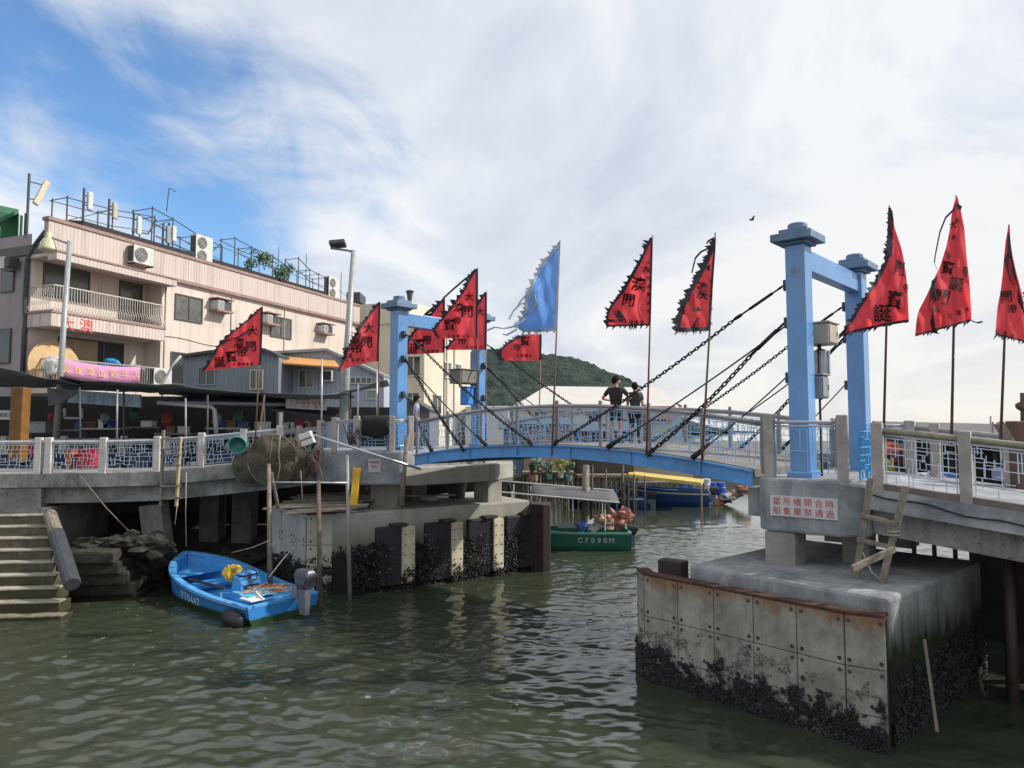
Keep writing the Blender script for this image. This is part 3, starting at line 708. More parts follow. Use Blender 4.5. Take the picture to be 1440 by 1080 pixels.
# small notice
m0 = V((-3.78, 18.835, 3.33)); sg2 = thing('notice_sign', 'small pinkish notice with red characters on the left platform block', 'sign', m0 - V((0, 0, .2)))
m = MB(); m.box(m0, (.34, .02, .36)); m.build('plate', plain('pink plate', (.52, .45, .47), .6), sg2)
m = MB()
for k, ch in enumerate('船隻嚴禁'): text_on(m, ch, .085, m0 + V(((k - 1.5) * .075, -.013, .10)), (1, 0, 0), (0, 0, 1))
for k, ch in enumerate('通過'): text_on(m, ch, .085, m0 + V(((k - .5) * .09, -.013, -.02)), (1, 0, 0), (0, 0, 1))
m.build('lettering', plain('dull red lettering', (.25, .05, .09), .7), sg2)
pl = [(-5.4, 19.3), (-4.93, 19.08), (-4.3, 18.95), (-3.32, 18.95), (-2.84, 19.15)]
railing('platform_railing', 'blue fretwork railing on the left platform in front of the tower', pl, [3.62, 3.7, 3.74, 3.74, 3.74], 'railings of the left bank', M_POST, (.16, .16), .96, plain('mid blue lattice', (.25, .45, .72), .5, 0, .25, 8), M_RAIL, nx_=10, ny_=7, seed=25, railr=.03)

# left pier
E0, E1 = V((-4.3, 18.3, 0)), V((.56, 21.6, 0)); ED = (E1 - E0).normalized(); EN = V((-ED.y, ED.x, 0)); ELn = (E1 - E0).length   # EN points to the bank
lpi = thing('bridge_pier', 'left hand cream stained pier with four black fender recesses and pale bolted strips', 'pier', (-2.5, 20.8, 0))
m = MB(); m.prism([E0, E1, E1 + EN * 3.4, E0 + EN * 3.4 - ED * .9, E0 + EN * .7 - ED * .45], -1.2, 2.1); m.build('pier_body', M_PIER, lpi, bevel=.05)
def E(u, o, z): return E0 + ED * (u * ELn) - EN * o + V((0, 0, z))
def eu(px):
    k = (px - 720) / 960; return ((k * E0.y - E0.x) / (ED.x - k * ED.y)) / ELn
STR = concrete('cream strip', (.66, .60, .45), (.46, .41, .30), 3, .45, None, .4, .2, .22)
for i, (a, b, c) in enumerate(((529, 561, 578), (597, 629, 644), (656, 687, 700), (709, 739, 751))):
    ua, ub, uc = eu(a), eu(b), eu(c)
    m = MB(); m.hexa([E(ua, .002, .1), E(ub, .002, .1), E(ub, .28, .1), E(ua, .16, .1)][::-1], [E(ua, .002, 1.68), E(ub, .002, 1.68), E(ub, .28, 1.68), E(ua, .16, 1.68)][::-1]); rb = m.build('rubber_fender', M_RUBBER, lpi, bevel=.03)
    m = MB(); m.box(E(ub - .01, .16, 1.72), (.42, .3, .07), ED); m.build('top_plate', M_WOODD, rb)
    m = MB(); m.hexa([E(ub, .003, .14), E(uc, .003, .14), E(uc, .34, .14), E(ub, .34, .14)][::-1], [E(ub, .003, 1.66), E(uc, .003, 1.66), E(uc, .34, 1.66), E(ub, .34, 1.66)][::-1]); st_ = m.build('fender_strip', STR, lpi, bevel=.01)
    for k in range(5):
        for w_ in (.2, .8):
            m = MB(); m.lathe(E(ub + (uc - ub) * w_, .338, .35 + k * .28), [(.022, 0), (.022, .014), (0, .014)], 8, -EN); m.build('bolt', M_GREYD, st_)
sg_ = [(E(i / 9, .03, 0), E((i + 1) / 9, .03, 0), -EN) for i in range(9)]
crust(lpi, sg_, -.15, 1.22, 26000, seed=8, size=.028, thin=.85, out=.22, cull=-.5)
crust(lpi, sg_, .1, 1.25, 2500, seed=18, size=.03, thin=.7, out=.26, cull=-.3, mat=M_BARN, name='barnacle_crust')
crust(lpi, [(E(eu(a), .36, 0), E(eu(b), .36, 0), -EN) for a, b in ((561, 578), (629, 644), (687, 700), (739, 751))], -.1, .55, 900, seed=9, size=.034, thin=1.2)
tm = MB()
a, b = at_z(745, 785, .05), at_z(773, 789, .05)
tm.prism([(E1.x + .02, E1.y - .35), (a.x + .35, E1.y - .55), (1.18, 21.15), (1.22, 21.9), (E1.x + .02, E1.y + .3)], -.9, 2.02)
single(tm, 'timber_dolphin', plain('dark tarred timber', (.05, .028, .024), .7, 0, .5, 5, .5, .4, (.015, .012, .012), .6), 'dark brown tarred timber block at the channel end of the left pier', 'timber pile', bevel=.03)

# cutwater fender on the upstream end (pale boards and plates)
cw = thing('timber_fender', 'pale upstream fender of boards and bolted plates in front of the left pier', 'fender', (-5.6, 17.8, 0))
F0, F1, F2 = at_z(380, 818, .02), at_z(430, 832, .02), at_z(488, 830, .02)
F0, F1, F2 = V((F0.x, F0.y, 0)), V((F1.x, F1.y, 0)), V((F2.x, F2.y, 0))
BRD = concrete('pale boards', (.46, .47, .44), (.33, .345, .325), 1.4, .75, None, .4, 0, .85)
fender_run(cw, F0, F1, 2.16, 2.04, 3, [0, -.72, -1.44, -2.1], inn(F0, F1), BRD, .02)
fender_run(cw, F1, F2, 2.04, 2.04, 1, [0, -.8, -1.6, -2.1], inn(F1, F2), concrete('greenish plate', (.47, .46, .37), (.34, .335, .27), 2, .4, None, .4, 0, .12), .012)
m = MB(); m.prism([F0, F1, F2, E0 + V((0, .5, 0)), (-6.9, 20.5)], -.8, 1.95); m.build('backing', M_WOODD, cw)
m = MB()
for i in range(9):
    y = 17.75 + i * .30; x0 = -6.55 - .0 * i; a = V((x0 + .05 * i + random.uniform(-.2, .2), y, 2.16 + .03 * i)); b = V((-3.95 + random.uniform(-.25, .3), y + .55, 2.24 + .03 * i + random.uniform(-.02, .02)))
    if i < 2: a.x += .8
    m.bar(a, b, .2, .035)
single(m, 'plank_deck', M_WOOD, 'loose grey planks laid over the top of the upstream fender', 'planks')
m = MB(); m.tube([F0 + V((0, -.06, 2.2)), F1 + V((0, -.07, 2.09)), F2 + V((0, -.07, 2.09))], .035, 6); m.build('top_pipe', M_RUST, cw)
crust(cw, [(F0, F1, -inn(F0, F1))] * 2 + [(F1, F2, -inn(F1, F2))], -.1, .85, 5500, seed=10, size=.034, thin=.95, out=.1)
crust(cw, [(F1, F2, -inn(F1, F2))], .3, 1.05, 420, seed=17, size=.03, thin=1.3, out=.06)

# mooring poles and light frame on that fender
def pole(name, pts, r, mat, label, cat='pole', group=None, n=8):
    m = MB(); m.tube(pts, r, n); return single(m, name, mat, label, cat, group, smooth=True)
pole('mooring_pole', [at_y(380, 838, 17.7), at_y(378, 652, 17.7)], [.075, .05], M_WOOD, 'bleached wooden pole standing at the left corner of the upstream fender', 'pole', 'poles around the left pier')
pole('mooring_pole', [at_y(391, 714, 18.2), at_y(382, 664, 18.0)], [.05, .04], M_WOOD, 'short leaning bleached pole beside the tall corner pole', 'pole', 'poles around the left pier')
pole('mooring_pole', [at_y(450, 862, 16.75), at_y(448, 676, 17.2)], [.07, .05], plain('brown pole', (.16, .12, .10), .8, 0, .5, 6), 'dark brown pole rising from the water in front of the bolted plates', 'pole', 'poles around the left pier')
pole('mooring_pole', [at_y(492, 850, 17.75), at_y(488, 640, 17.75)], [.055, .045], M_GREY, 'grey steel pole at the edge between fender and pier', 'pole', 'poles around the left pier')
pole('mooring_pole', [at_y(565, 711, 18.5), at_y(572, 612, 18.5)], [.07, .05], M_WOOD, 'stout weathered post on the left pier leaning against the platform', 'pole', 'poles around the left pier')
pole('mooring_pole', [at_y(560, 711, 18.7), at_y(577, 600, 18.7)], [.045, .04], M_WOOD, 'thinner weathered post crossing behind the stout one', 'pole', 'poles around the left pier')
pole('handrail_pipe', [at_y(382, 678, 17.5), at_y(488, 679, 17.6)], .022, M_RAILL, 'thin horizontal pipe tied between the poles above the fender', 'pipe')
pole('silver_pole', [at_y(442, 612, 17.9), at_y(592, 660, 17.9)], .032, plain('bright aluminium', (.6, .62, .64), .25, .8, .15, 6), 'long bright aluminium pole slanting down across the left platform', 'pole')
m = MB(); p = at_y(502, 658, 18.72); q = at_y(497, 711, 18.5); m.bar(q, p, .2, .05, (0, -1, 0)); single(m, 'yellow_board', plain('yellow board', (.72, .42, .02), .6, 0, .25, 5, 0, .5, (.2, .12, .05), .5), 'narrow yellow orange board leaning under the left platform', 'board', bevel=.01)
def stool(loc, mat, label, s=1, h=.34):
    th = thing('plastic_stool', label, 'stool', loc, 'plastic stools on the left pier', local=True)
    m = MB(); m.prism([(-.15 * s, -.15 * s), (.15 * s, -.15 * s), (.15 * s, .15 * s), (-.15 * s, .15 * s)], h - .05, h); m.build('seat', mat, th, bevel=.02)
    for i in (-1, 1):
        for j in (-1, 1):
            m = MB(); m.bar((i * .17 * s, j * .17 * s, 0), (i * .125 * s, j * .125 * s, h - .04), .05, .05); m.build('leg', mat, th)
    return th
stool(at_z(540, 711, 2.1), plain('white plastic', (.68, .70, .70), .4), 'white plastic stool at the edge of the left pier')
stool(at_z(521, 705, 2.1) + V((0, .25, 0)), plain('pale blue plastic', (.35, .47, .68), .4), 'pale blue plastic stool behind the white one', 1.15, .45)
m = MB(); c = at_z(660, 703, 2.1) + V((-.45, .6, 0)); m.lathe(c, [(.26, 0), (.32, .42), (.36, .44), (.36, .48), (.30, .48), (.28, .40), (0, .38)], 18); single(m, 'planter_tub', M_GREYD, 'dark round tub standing on the left pier under the bridge', 'tub', smooth=False)
m = MB(); m.bar(at_y(556, 697, 20), at_y(640, 696, 20.4), .16, .05); m.bar(at_y(600, 701, 19.8), at_y(606, 698, 20), .4, .1); single(m, 'loose_planks', M_WOOD, 'planks lying on the left pier beside the dark tub', 'planks')
m = MB(); m.box(at_z(606, 705, 2.1) + V((0, .1, .05)), (.32, .22, .1)); single(m, 'small_crate', plain('blue white crate', (.35, .45, .7), .5), 'low blue and white crate on the left pier', 'crate', bevel=.015)

# quay, steps and rocks
qw = concrete('quay concrete', (.32, .31, .285), (.13, .13, .12), .8, .5, (.5, 1.2, (.055, .05, .035)), .8, .8)
m = MB(); a, b = Lx(-140), Lx(62); m.prism([a + AN * .03, b + AN * .03, b + AN * 3.5, a + AN * 3.5], -.5, 2.78)
p = Lx(76); m.prism([b + AN * .02 + AD * .005, p + AN * .02, p + AN * 3.4, b + AN * 3.4 + AD * .005], -.5, 2.25)
single(m, 'quay_wall', qw, 'rough pitted concrete quay wall above the left landing steps', 'wall', bevel=.03)
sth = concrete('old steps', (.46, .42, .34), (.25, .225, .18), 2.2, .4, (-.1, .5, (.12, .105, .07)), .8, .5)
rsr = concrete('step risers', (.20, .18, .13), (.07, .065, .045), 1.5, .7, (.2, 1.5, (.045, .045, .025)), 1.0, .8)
st_t = thing('landing_steps', 'broad worn stone steps going down from the quay into the water', 'steps', (-12.5, 17.2, 0))
ns = 9; top = 2.05
for i in range(ns):
    z1 = top - i * .25; f = i / (ns - 1); o = .02 - 0.30 * (i + 1)
    xr = Lo(72 + 3.2 * i, o); xl = A0 + AD * .3 + AN * o; o_ = o; o = 0
    m = MB(); dep = .302
    zlo = z1 - .28 if i < ns - 1 else -.9
    m.prism([xl, xr, xr + AN * (dep + .25), xl + AN * (dep + .25)], zlo, z1)
    for k, v in enumerate(m.v): pass
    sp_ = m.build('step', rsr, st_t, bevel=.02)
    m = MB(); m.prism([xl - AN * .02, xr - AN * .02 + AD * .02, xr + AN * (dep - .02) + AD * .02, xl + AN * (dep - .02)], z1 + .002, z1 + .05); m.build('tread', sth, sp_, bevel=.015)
m = MB(); m.prism([A0 + AD * .3 - AN * 2.6, Lo(98, -2.6), Lo(76, 0), A0 + AD * .3], -1.5, -.02); m.build('footing', M_WOODD, st_t)
lg = thing('mooring_log', 'thick leaning log beside the steps, bare on top and wrapped in black rubber below', 'log', (-11.6, 17, 0))
p0, p1, p2 = at_y(70, 722, 18.0), at_y(79, 750, 17.5), at_y(102, 822, 16.1)
m = MB(); m.tube([p0, p1], [.15, .165], 12); m.build('bare_log', M_WOOD, lg, bevel=.03)
m = MB(); m.tube([p1, p1.lerp(p2, .5), p2], [.185, .185, .18], 12); m.build('rubber_sleeve', plain('slate rubber', (.055, .06, .07), .6, 0, .4, 6), lg, bevel=.02)
rk = concrete('wet rock', (.075, .07, .055), (.018, .017, .014), 4.5, .3, (.1, .6, (.02, .02, .014)), 1.0, .7)
for i in range(5):   # stepped slabs right of the log
    xx = at_z(130 + 5 * i, 775 + i * 15, 1.28 - .29 * i)
    m = MB(); w_ = 1.25 + .12 * i
    for a in range(1): m.box(V((xx.x - .1, xx.y + .55, 1.14 - .29 * i)), (w_, 1.5, .33), AD)
    single(m, 'stone_slab', rk, ['highest and smallest', 'second highest', 'middle', 'second lowest', 'lowest, whitish edged'][i] + ' stone slab stepping down beside the black log', 'stone', 'stone slabs beside the steps', bevel=.06)
rr = random.Random(4)
def gz(x, y): return 0
plc = [(115, 768, 1.35, .5), (140, 765, 1.4, .4), (150, 795, .75, .55), (185, 785, .9, .7), (198, 800, .55, .55), (200, 825, .1, .5), (175, 815, .3, .45), (165, 760, 1.5, .5), (195, 765, 1.4, .6), (262, 772, .5, .45), (278, 775, .5, .5), (300, 788, .4, .65), (345, 787, .5, .7), (205, 835, -.08, .28), (190, 838, -.02, .3), (330, 764, .7, .75), (285, 768, .4, .6)]
for i, (px, py, z, r) in enumerate(plc):
    c = at_z(px, py, z); m = MB(); r *= .78; ico(m, c + V((0, .45, -.12)), r, .75, 4, (1.2, 1, .6), i + 1)
    for v in m.v: d_ = (v - c); v += d_ * (.16 * abs(mnoise.noise(v * 3.7)) - .05) + d_ * .10 * mnoise.noise(v * 9)
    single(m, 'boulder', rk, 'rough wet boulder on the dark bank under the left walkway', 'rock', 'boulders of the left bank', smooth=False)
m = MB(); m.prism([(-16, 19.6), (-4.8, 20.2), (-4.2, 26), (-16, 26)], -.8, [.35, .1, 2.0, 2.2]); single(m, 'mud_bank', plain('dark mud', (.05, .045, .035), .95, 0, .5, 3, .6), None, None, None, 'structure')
# sloping strut and back columns
m = MB(); a, b = at_y(216, 708, 19.5), at_y(229, 806, 19.7); m.bar(b, a, .62, .5, (0, -1, 0)); single(m, 'raking_strut', concrete('strut concrete', (.30, .29, .25), (.17, .165, .14), 1.5, .4, (.4, 1.5, (.12, .115, .085)), .8, .6), 'sloping concrete strut propping the left walkway, speckled with barnacles', 'strut', bevel=.03)
for px in (345, 300):
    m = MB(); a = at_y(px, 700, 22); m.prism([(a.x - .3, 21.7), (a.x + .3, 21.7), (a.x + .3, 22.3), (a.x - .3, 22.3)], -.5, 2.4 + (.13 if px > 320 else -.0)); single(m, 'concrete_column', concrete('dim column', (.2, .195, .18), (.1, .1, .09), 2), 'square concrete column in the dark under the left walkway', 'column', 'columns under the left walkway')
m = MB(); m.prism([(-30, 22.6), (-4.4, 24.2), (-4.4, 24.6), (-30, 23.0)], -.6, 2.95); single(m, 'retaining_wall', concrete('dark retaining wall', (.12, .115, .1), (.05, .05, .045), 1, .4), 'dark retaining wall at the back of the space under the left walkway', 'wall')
m = MB(); m.prism([(-40, 22.2), (-20, 21.5), (-6.3, 23.1), (-2, 26), (1, 60), (-40, 70)], 2.6, 3.02); m.build('promenade', concrete('paving', (.28, .27, .25), (.17, .165, .155), .6, .3), None)['kind'] = 'structure'

# ladder hooked over the left railing
ll = thing('bamboo_ladder', 'homemade ladder hooked over the left railing, one grey rail and one pale yellow rail', 'ladder', at_y(240, 710, 17.9))
YL = 18.15
m = MB(); m.bar(at_y(226, 712, YL), at_y(230, 605, YL + .05), .085, .06); m.build('side_rail', M_WOOD, ll, bevel=.01)
m = MB(); m.bar(at_y(248, 712, YL), at_y(254, 614, YL + .05), .1, .06); o = m.build('side_rail', M_WOODY, ll, bevel=.01); o['label'] = 'pale yellow side rail'
for y in (617, 632, 640, 654, 683, 700):
    m = MB(); m.bar(at_y(226, y + 1, YL - .05), at_y(254, y, YL - .05), .055, .045); m.build('rung', M_WOOD, ll)
pole('hanging_rope', [at_y(262, 664, 18.1), at_y(261, 720, 18.1), at_y(262, 768, 18.1)], .011, M_ROPE, 'pale rope hanging straight down beside the ladder to the blue boat', 'rope', 'ropes on the left bank', 5)
pole('hanging_rope', [at_y(249, 712, 18.0), at_y(246, 738, 18.0)], .012, M_ROPE, 'short frayed rope end hanging from the ladder', 'rope', 'ropes on the left bank', 5)
pole('mooring_line', [at_y(113, 670, 17.9), at_y(150, 715, 17.9), at_y(202, 768, 18.4), at_y(252, 800, 18.9)], .017, M_ROPED, 'brown mooring line running from the walkway down to the bow of the blue boat', 'rope', 'ropes on the left bank', 6)
pole('mooring_line', [at_y(326, 777, 18.2), at_y(355, 770, 17.9), at_y(379, 760, 17.6)], .013, M_ROPE, 'pale mooring line from the blue boat to the corner pole', 'rope', 'ropes on the left bank', 6)
pole('mooring_line', [at_y(378, 812, 16.4), at_y(395, 790, 16.8), at_y(412, 770, 17.1)], .013, M_ROPE, 'pale mooring line from the boat console up to the pale fender boards', 'rope', 'ropes on the left bank', 6)
pole('hanging_rope', [at_y(394, 612, 18.2), at_y(392, 640, 18.2), at_y(394, 655, 18.2), at_y(390, 676, 18.1)], .016, M_ROPE, 'pale rope hanging in front of the round nets', 'rope', 'ropes on the left bank', 6)
pole('hanging_rope', [at_y(423, 662, 18.4), at_y(425, 702, 18.4)], .011, M_ROPE, 'thin rope hanging under the walkway beside the platform', 'rope', 'ropes on the left bank', 5)

# round cage nets hung on the railing
def netmat():
    m, t, bs = nt('net mesh')
    br_ = N(t, 'ShaderNodeTexNoise', Scale=55, Detail=2, Roughness=.5); t.links.new(pos(t), br_.inputs['Vector'])
    w1 = nz(t, 3.2, 6, .7)
    t.links.new(mixc(t, rmp(t, w1, .3, .7), (.052, .044, .03, 1), (.15, .128, .09, 1)), bs.inputs['Base Color'])
    v = t.nodes.new('ShaderNodeTexVoronoi'); v.feature = 'DISTANCE_TO_EDGE'; v.inputs['Scale'].default_value = 26; t.links.new(pos(t), v.inputs['Vector'])
    a = mul(t, rmp(t, v.outputs[0], .16, .05), mul(t, rmp(t, w1, .25, .5), .5, 'MULTIPLY'), 'ADD'); a2 = t.nodes.new('ShaderNodeClamp'); t.links.new(a, a2.inputs[0]); a2.inputs[1].default_value = .45
    t.links.new(a2.outputs[0], bs.inputs['Alpha']); bs.inputs['Roughness'].default_value = .95
    return m
M_NET = netmat()
def cage(px, py, rx, Y, label, seed):
    th = thing('cage_net', label, 'fishing net', at_y(px, py + rx, Y), 'round cage nets drying on the left railing')
    c = at_y(px, py, Y); r = rx * Y / 960; rnd = random.Random(seed); m = MB(); rows = []
    for i in range(9):
        u = i / 8; row = []
        for k in range(29):
            a = 2 * math.pi * k / 28; q = r * u * (1 + .05 * math.sin(3 * a + seed) + .03 * math.sin(7 * a))
            row.append(c + V((q * math.cos(a), -.16 * (1 - u * u) + .06 * math.sin(5 * a + seed) * u, q * math.sin(a) * (1.0 if math.sin(a) > 0 else 1.08))))
        rows.append(row)
    m.grid(rows); m.grid([[p + V((0, .22, -.04)) for p in r_] for r_ in rows]); m.build('netting', M_NET, th, smooth=True)
    m = MB()
    for dy, rr_ in ((0, r), (.22, r * .98), (.1, r * 1.01)): m.ring(c + V((0, dy, -.04 * (dy > 0) - .03 * r)), rr_, rr_ * 1.05, .016, (1, 0, 0), (0, 0, 1), 32, 5)
    for k in range(7):
        a = rnd.uniform(.2, 2.9); b = rnd.uniform(3.4, 6)
        m.tube([c + V((r * math.cos(a), -.02, r * math.sin(a))), c + V((rnd.uniform(-.1, .1), -.19, rnd.uniform(-.1, .1))), c + V((r * math.cos(b), -.02, r * math.sin(b)))], .008, 4)
    m.build('hoop_frame', plain('net hoop', (.16, .14, .1), .9), th, smooth=True)
cage(382, 646, 34, 18.55, 'middle round brown cage net hanging in front on the left railing', 1)
cage(352, 655, 25, 18.75, 'lower left round brown cage net hanging from the walkway', 2)
cage(405, 647, 29, 18.8, 'right round brown cage net half behind the middle one', 3)
# basin and white box on the rail
bs_t = thing('plastic_basin', 'teal green plastic basin tied sideways to the left railing', 'basin', at_y(334, 637, 18.4))
c = at_y(334, 626, 18.5); m = MB(); m.lathe(c, [(0, .18), (.16, .18), (.20, .02), (.235, 0), (.235, -.015), (.21, -.012), (.165, .16), (0, .165)], 22, (-.1, 1, .25)); m.build('bowl', plain('teal plastic', (.03, .22, .19), .35, 0, .3, 6), bs_t, smooth=True)
m = MB(); m.ring(c, .238, .238, .018, V((1, .1, 0)), V((0, -.25, 1)), 22, 6); m.build('rim', plain('teal rim', (.12, .38, .36), .35), bs_t, smooth=True)
wb = thing('foam_box', 'tilted white foam box tied on top of the left railing', 'box', at_y(432, 628, 18.3))
c = at_y(432, 617, 18.5); X = V((.93, 0, .36)); m = MB(); Yv = V((0, 1, -.3)).normalized()
m.box(c, (.34, .2, .34), X.normalized(), (X.cross(V((0, 0, 1))) * -1).normalized()); m.build('body', plain('foam white', (.74, .72, .68), .8, 0, .15, 6), wb, bevel=.02)
m = MB(); m.box(c + V((0, -.105, .0)), (.345, .01, .03), X.normalized(), V((0, 1, 0))); m.build('strap', M_GREYD, wb)

m = MB(); rows = []
for i in range(9):
    u = i / 8; x = -4.15 + u * .75; rows.append([V((x + .05 * mnoise.noise(V((u * 5, j, 1))), 18.93 - .03 - .12 * math.sin(j * .9) * .4, 4.62 + (.10 - .13 * j) * (1 - .5 * abs(u - .55)) + .05 * mnoise.noise(V((u * 4, j * .7, 3))))) for j in range(6)])
m.grid(rows); single(m, 'black_cloth', M_BLACK, 'black cloth draped over the blue railing beside the left tower', 'cloth', smooth=True, solid=.02)
m = MB(); r_ = random.Random(3); c = at_y(497, 612, 18.9)
for i in range(14):
    a = c + V((r_.uniform(-.12, .12), r_.uniform(-.05, .05), -.25)); b = a + V((r_.uniform(-.35, .3), r_.uniform(-.1, .1), r_.uniform(.2, .6))); m.tube([a, a.lerp(b, .5) + V((r_.uniform(-.06, .06), 0, .03)), b], [.018, .012, .006], 5)
single(m, 'driftwood_bundle', M_WOODD, 'bundle of dry dark branches stuck behind the left platform post', 'branches')
m = MB(); ico(m, at_y(443, 647, 18.7), .17, .7, 3, (.8, .7, 1.5), 12); single(m, 'old_float', plain('red brown float', (.12, .055, .05), .8), 'dark reddish brown float hanging beside the left platform corner', 'float')
m = MB()
for i in range(3): m.ring(at_y(447, 640, 18.6) + V((.02 * i, -.05, 0)), .16, .22, .014, V((1, .2, 0)), V((0, 0, 1)), 18, 5)
m.tube([at_y(447, 650, 18.55), at_y(452, 665, 18.5), at_y(455, 680, 18.5)], .013, 5); single(m, 'rope_coil', M_ROPED, 'brown rope coil hung at the left platform corner', 'rope', smooth=True)
# ------------------------------------------------------------------ pink tenement
FO = V((-16.1, 34.4, 0)); FE = V((.375, .927, 0)).normalized(); FN = V((.927, -.375, 0)).normalized()   # along, outward
def fh(px, py, off=0):
    p = at_plane(px, py, FO + FN * off, FN); return ((p - FO).dot(FE), p.z)
def F(k, off, z): return FO + FE * k + FN * off + V((0, 0, z))
def fbox(m, k0, k1, o0, o1, z0, z1):
    return m.hexa([F(k0, o0, z0), F(k0, o1, z0), F(k1, o1, z0), F(k1, o0, z0)], [F(k0, o0, z1), F(k0, o1, z1), F(k1, o1, z1), F(k1, o0, z1)])
def wallmat(name, a, b, streakc, amt=.5):
    m, t, bs = nt(name)
    f = nz(t, .5, 6, .6); s = nz(t, 1.8, 6, .7, (1.6, 1.6, .12)); s2 = nz(t, 9, 4, .6)
    o = mixc(t, rmp(t, f, .35, .65), (*b, 1), (*a, 1)); o = mixc(t, mul(t, rmp(t, s, .52, .74), amt), o, (*streakc, 1))
    t.links.new(o, bs.inputs['Base Color']); bs.inputs['Roughness'].default_value = .85; bump(t, bs, s2, .15, .01); return m
M_PINK = wallmat('pink stucco', (.64, .55, .475), (.565, .48, .42), (.30, .245, .21), .75)
M_PINKD = wallmat('shade tinted side wall', (.36, .31, .32), (.30, .26, .27), (.2, .17, .17), .5)  # darker purplish copy of the stucco, shade put into the colour
def tilemat(name, a, b):
    m, t, bs = nt(name)
    mp = t.nodes.new('ShaderNodeMapping'); mp.inputs['Rotation'].default_value = (0, 0, -math.atan2(FE.y, FE.x)); t.links.new(pos(t), mp.inputs[0])
    w_ = t.nodes.new('ShaderNodeTexWave'); w_.bands_direction = 'X'; w_.inputs['Scale'].default_value = 1.9; w_.inputs['Distortion'].default_value = .3; w_.inputs['Detail'].default_value = 2
    t.links.new(mp.outputs[0], w_.inputs['Vector'])
    s = nz(t, 1.5, 6, .7, (1.8, 1.8, .12)); f = nz(t, 6, 5, .7)
    o = mixc(t, rmp(t, w_.outputs['Fac'], .1, .45), (*b, 1), (*a, 1)); o = mixc(t, mul(t, rmp(t, s, .5, .72), .65), o, tuple(x * .5 for x in b) + (1,))
    o = mixc(t, mul(t, rmp(t, f, .55, .75), .25), o, tuple(x * .6 for x in b) + (1,))
    t.links.new(o, bs.inputs['Base Color']); bs.inputs['Roughness'].default_value = .7; bump(t, bs, w_.outputs['Fac'], .4, .03); return m
M_TILE = tilemat('ribbed parapet tile', (.55, .465, .415), (.47, .39, .355))
M_TRIM = plain('dull red trim', (.36, .23, .20), .8, 0, .35, 4, .3)
K0, KB, K1 = -7.46, -2.0, 14.2
tb = thing('tenement_house', 'long pink tenement with balconies, ribbed parapet and cluttered rooftop behind the left walkway', 'building', F(3, -5, 3))
m = MB(); fbox(m, KB, K1, -11, 0, 2.9, 11.5); m.build('wall', M_PINK, tb)
m = MB(); fbox(m, K0, KB - .003, -11, -1.05, 2.9, 11.5); m.build('wall', M_PINK, tb)
m = MB(); fbox(m, K0 - .012, K0, -10.9, -1.1, 2.9, 12.4); m.build('side_wall', M_PINKD, tb)
m = MB(); fbox(m, K0 - .1, K1 + .05, -.22, .06, 11.503, 12.82); par = m.build('parapet', M_TILE, tb)
m = MB(); fbox(m, K0 - .15, K1 + .1, -.28, .12, 12.823, 12.97); fbox(m, K0 - .15, K1 + .1, .063, .20, 11.5, 11.66); m.build('trim', M_TRIM, par)
m = MB(); fbox(m, K0 - .1, K1, -10.8, -.223, 11.503, 11.9); m.build('roof', plain('flat roof', (.16, .15, .14), .9), tb)
m = MB(); fbox(m, K0 - .1, KB + .3, .063, .62, 11.15, 11.46); fbox(m, K0 - .1, KB + .3, -1.04, .06, 11.32, 11.48); eav = m.build('eave', M_TILE, tb, bevel=.02)
m = MB(); fbox(m, K0 - .14, KB + .34, .063, .66, 11.463, 11.52); m.build('trim', M_TRIM, eav)
# balcony
bal = MB(); fbox(bal, K0 - .1, KB - .15, -1.04, .45, 8.45, 9.0); bo = bal.build('balcony_slab', tilemat('balcony tile', (.60, .50, .44), (.46, .37, .34)), tb, bevel=.02)
m = MB(); fbox(m, K0 - .13, KB - .12, -1.03, .49, 9.003, 9.08); m.build('trim', M_TRIM, bo)
m = MB(); X = FE
for ch, px, py in (('大', 95, 455), ('澳', 122, 458)):
    k, z = fh(px, py, .46); text_on(m, ch, .62, F(k, .462, z), FE, (0, 0, 1))
m.build('lettering', plain('bright red lettering', (.65, .04, .06), .5, 0, .1), bo)
def balrail(z0, z1, curved, name, mat):
    m = MB(); ka, kb = K0 + .02, KB - .25; n = 38
    for (p, q, n) in ((F(ka, .36, 0), F(kb, .36, 0), 42), (F(ka, -1.0, 0), F(ka, .36, 0), 11), (F(kb, -1.0, 0), F(kb, .36, 0), 11)):
        d = (q - p).normalized(); o = V((d.y, -d.x, 0)); o = o if o.dot(FN) > .3 or (o.dot(FE) * (1 if p == F(kb, -1.0, 0) else -1)) > .3 else -o
        for i in range(n + 1):
            x = p.lerp(q, i / n)
            if curved: m.tube([x + V((0, 0, z1)), x + V((0, 0, z0 + (z1 - z0) * .5)), x + o * .13 + V((0, 0, z0 + (z1 - z0) * .25)), x + o * .10 + V((0, 0, z0 + .12)), x - o * .02 + V((0, 0, z0))], .014, 5)
            else: m.bar(x + V((0, 0, z0)), x + V((0, 0, z1)), .022)
        for zz_ in (z1, z0 + .04): m.bar(p + V((0, 0, zz_)), q + V((0, 0, zz_)), .045)
    return m.build(name, mat, tb)
balrail(9.1, 10.15, True, 'balcony_rail', plain('cream rail', (.58, .54, .48), .5))
m = MB(); fbox(m, K0 - .1, KB - .15, -1.04, .45, 5.75, 6.1); m.build('balcony_slab', M_PINK, tb)
balrail(6.1, 7.15, False, 'balcony_rail', plain('silver rail', (.42, .42, .41), .45))
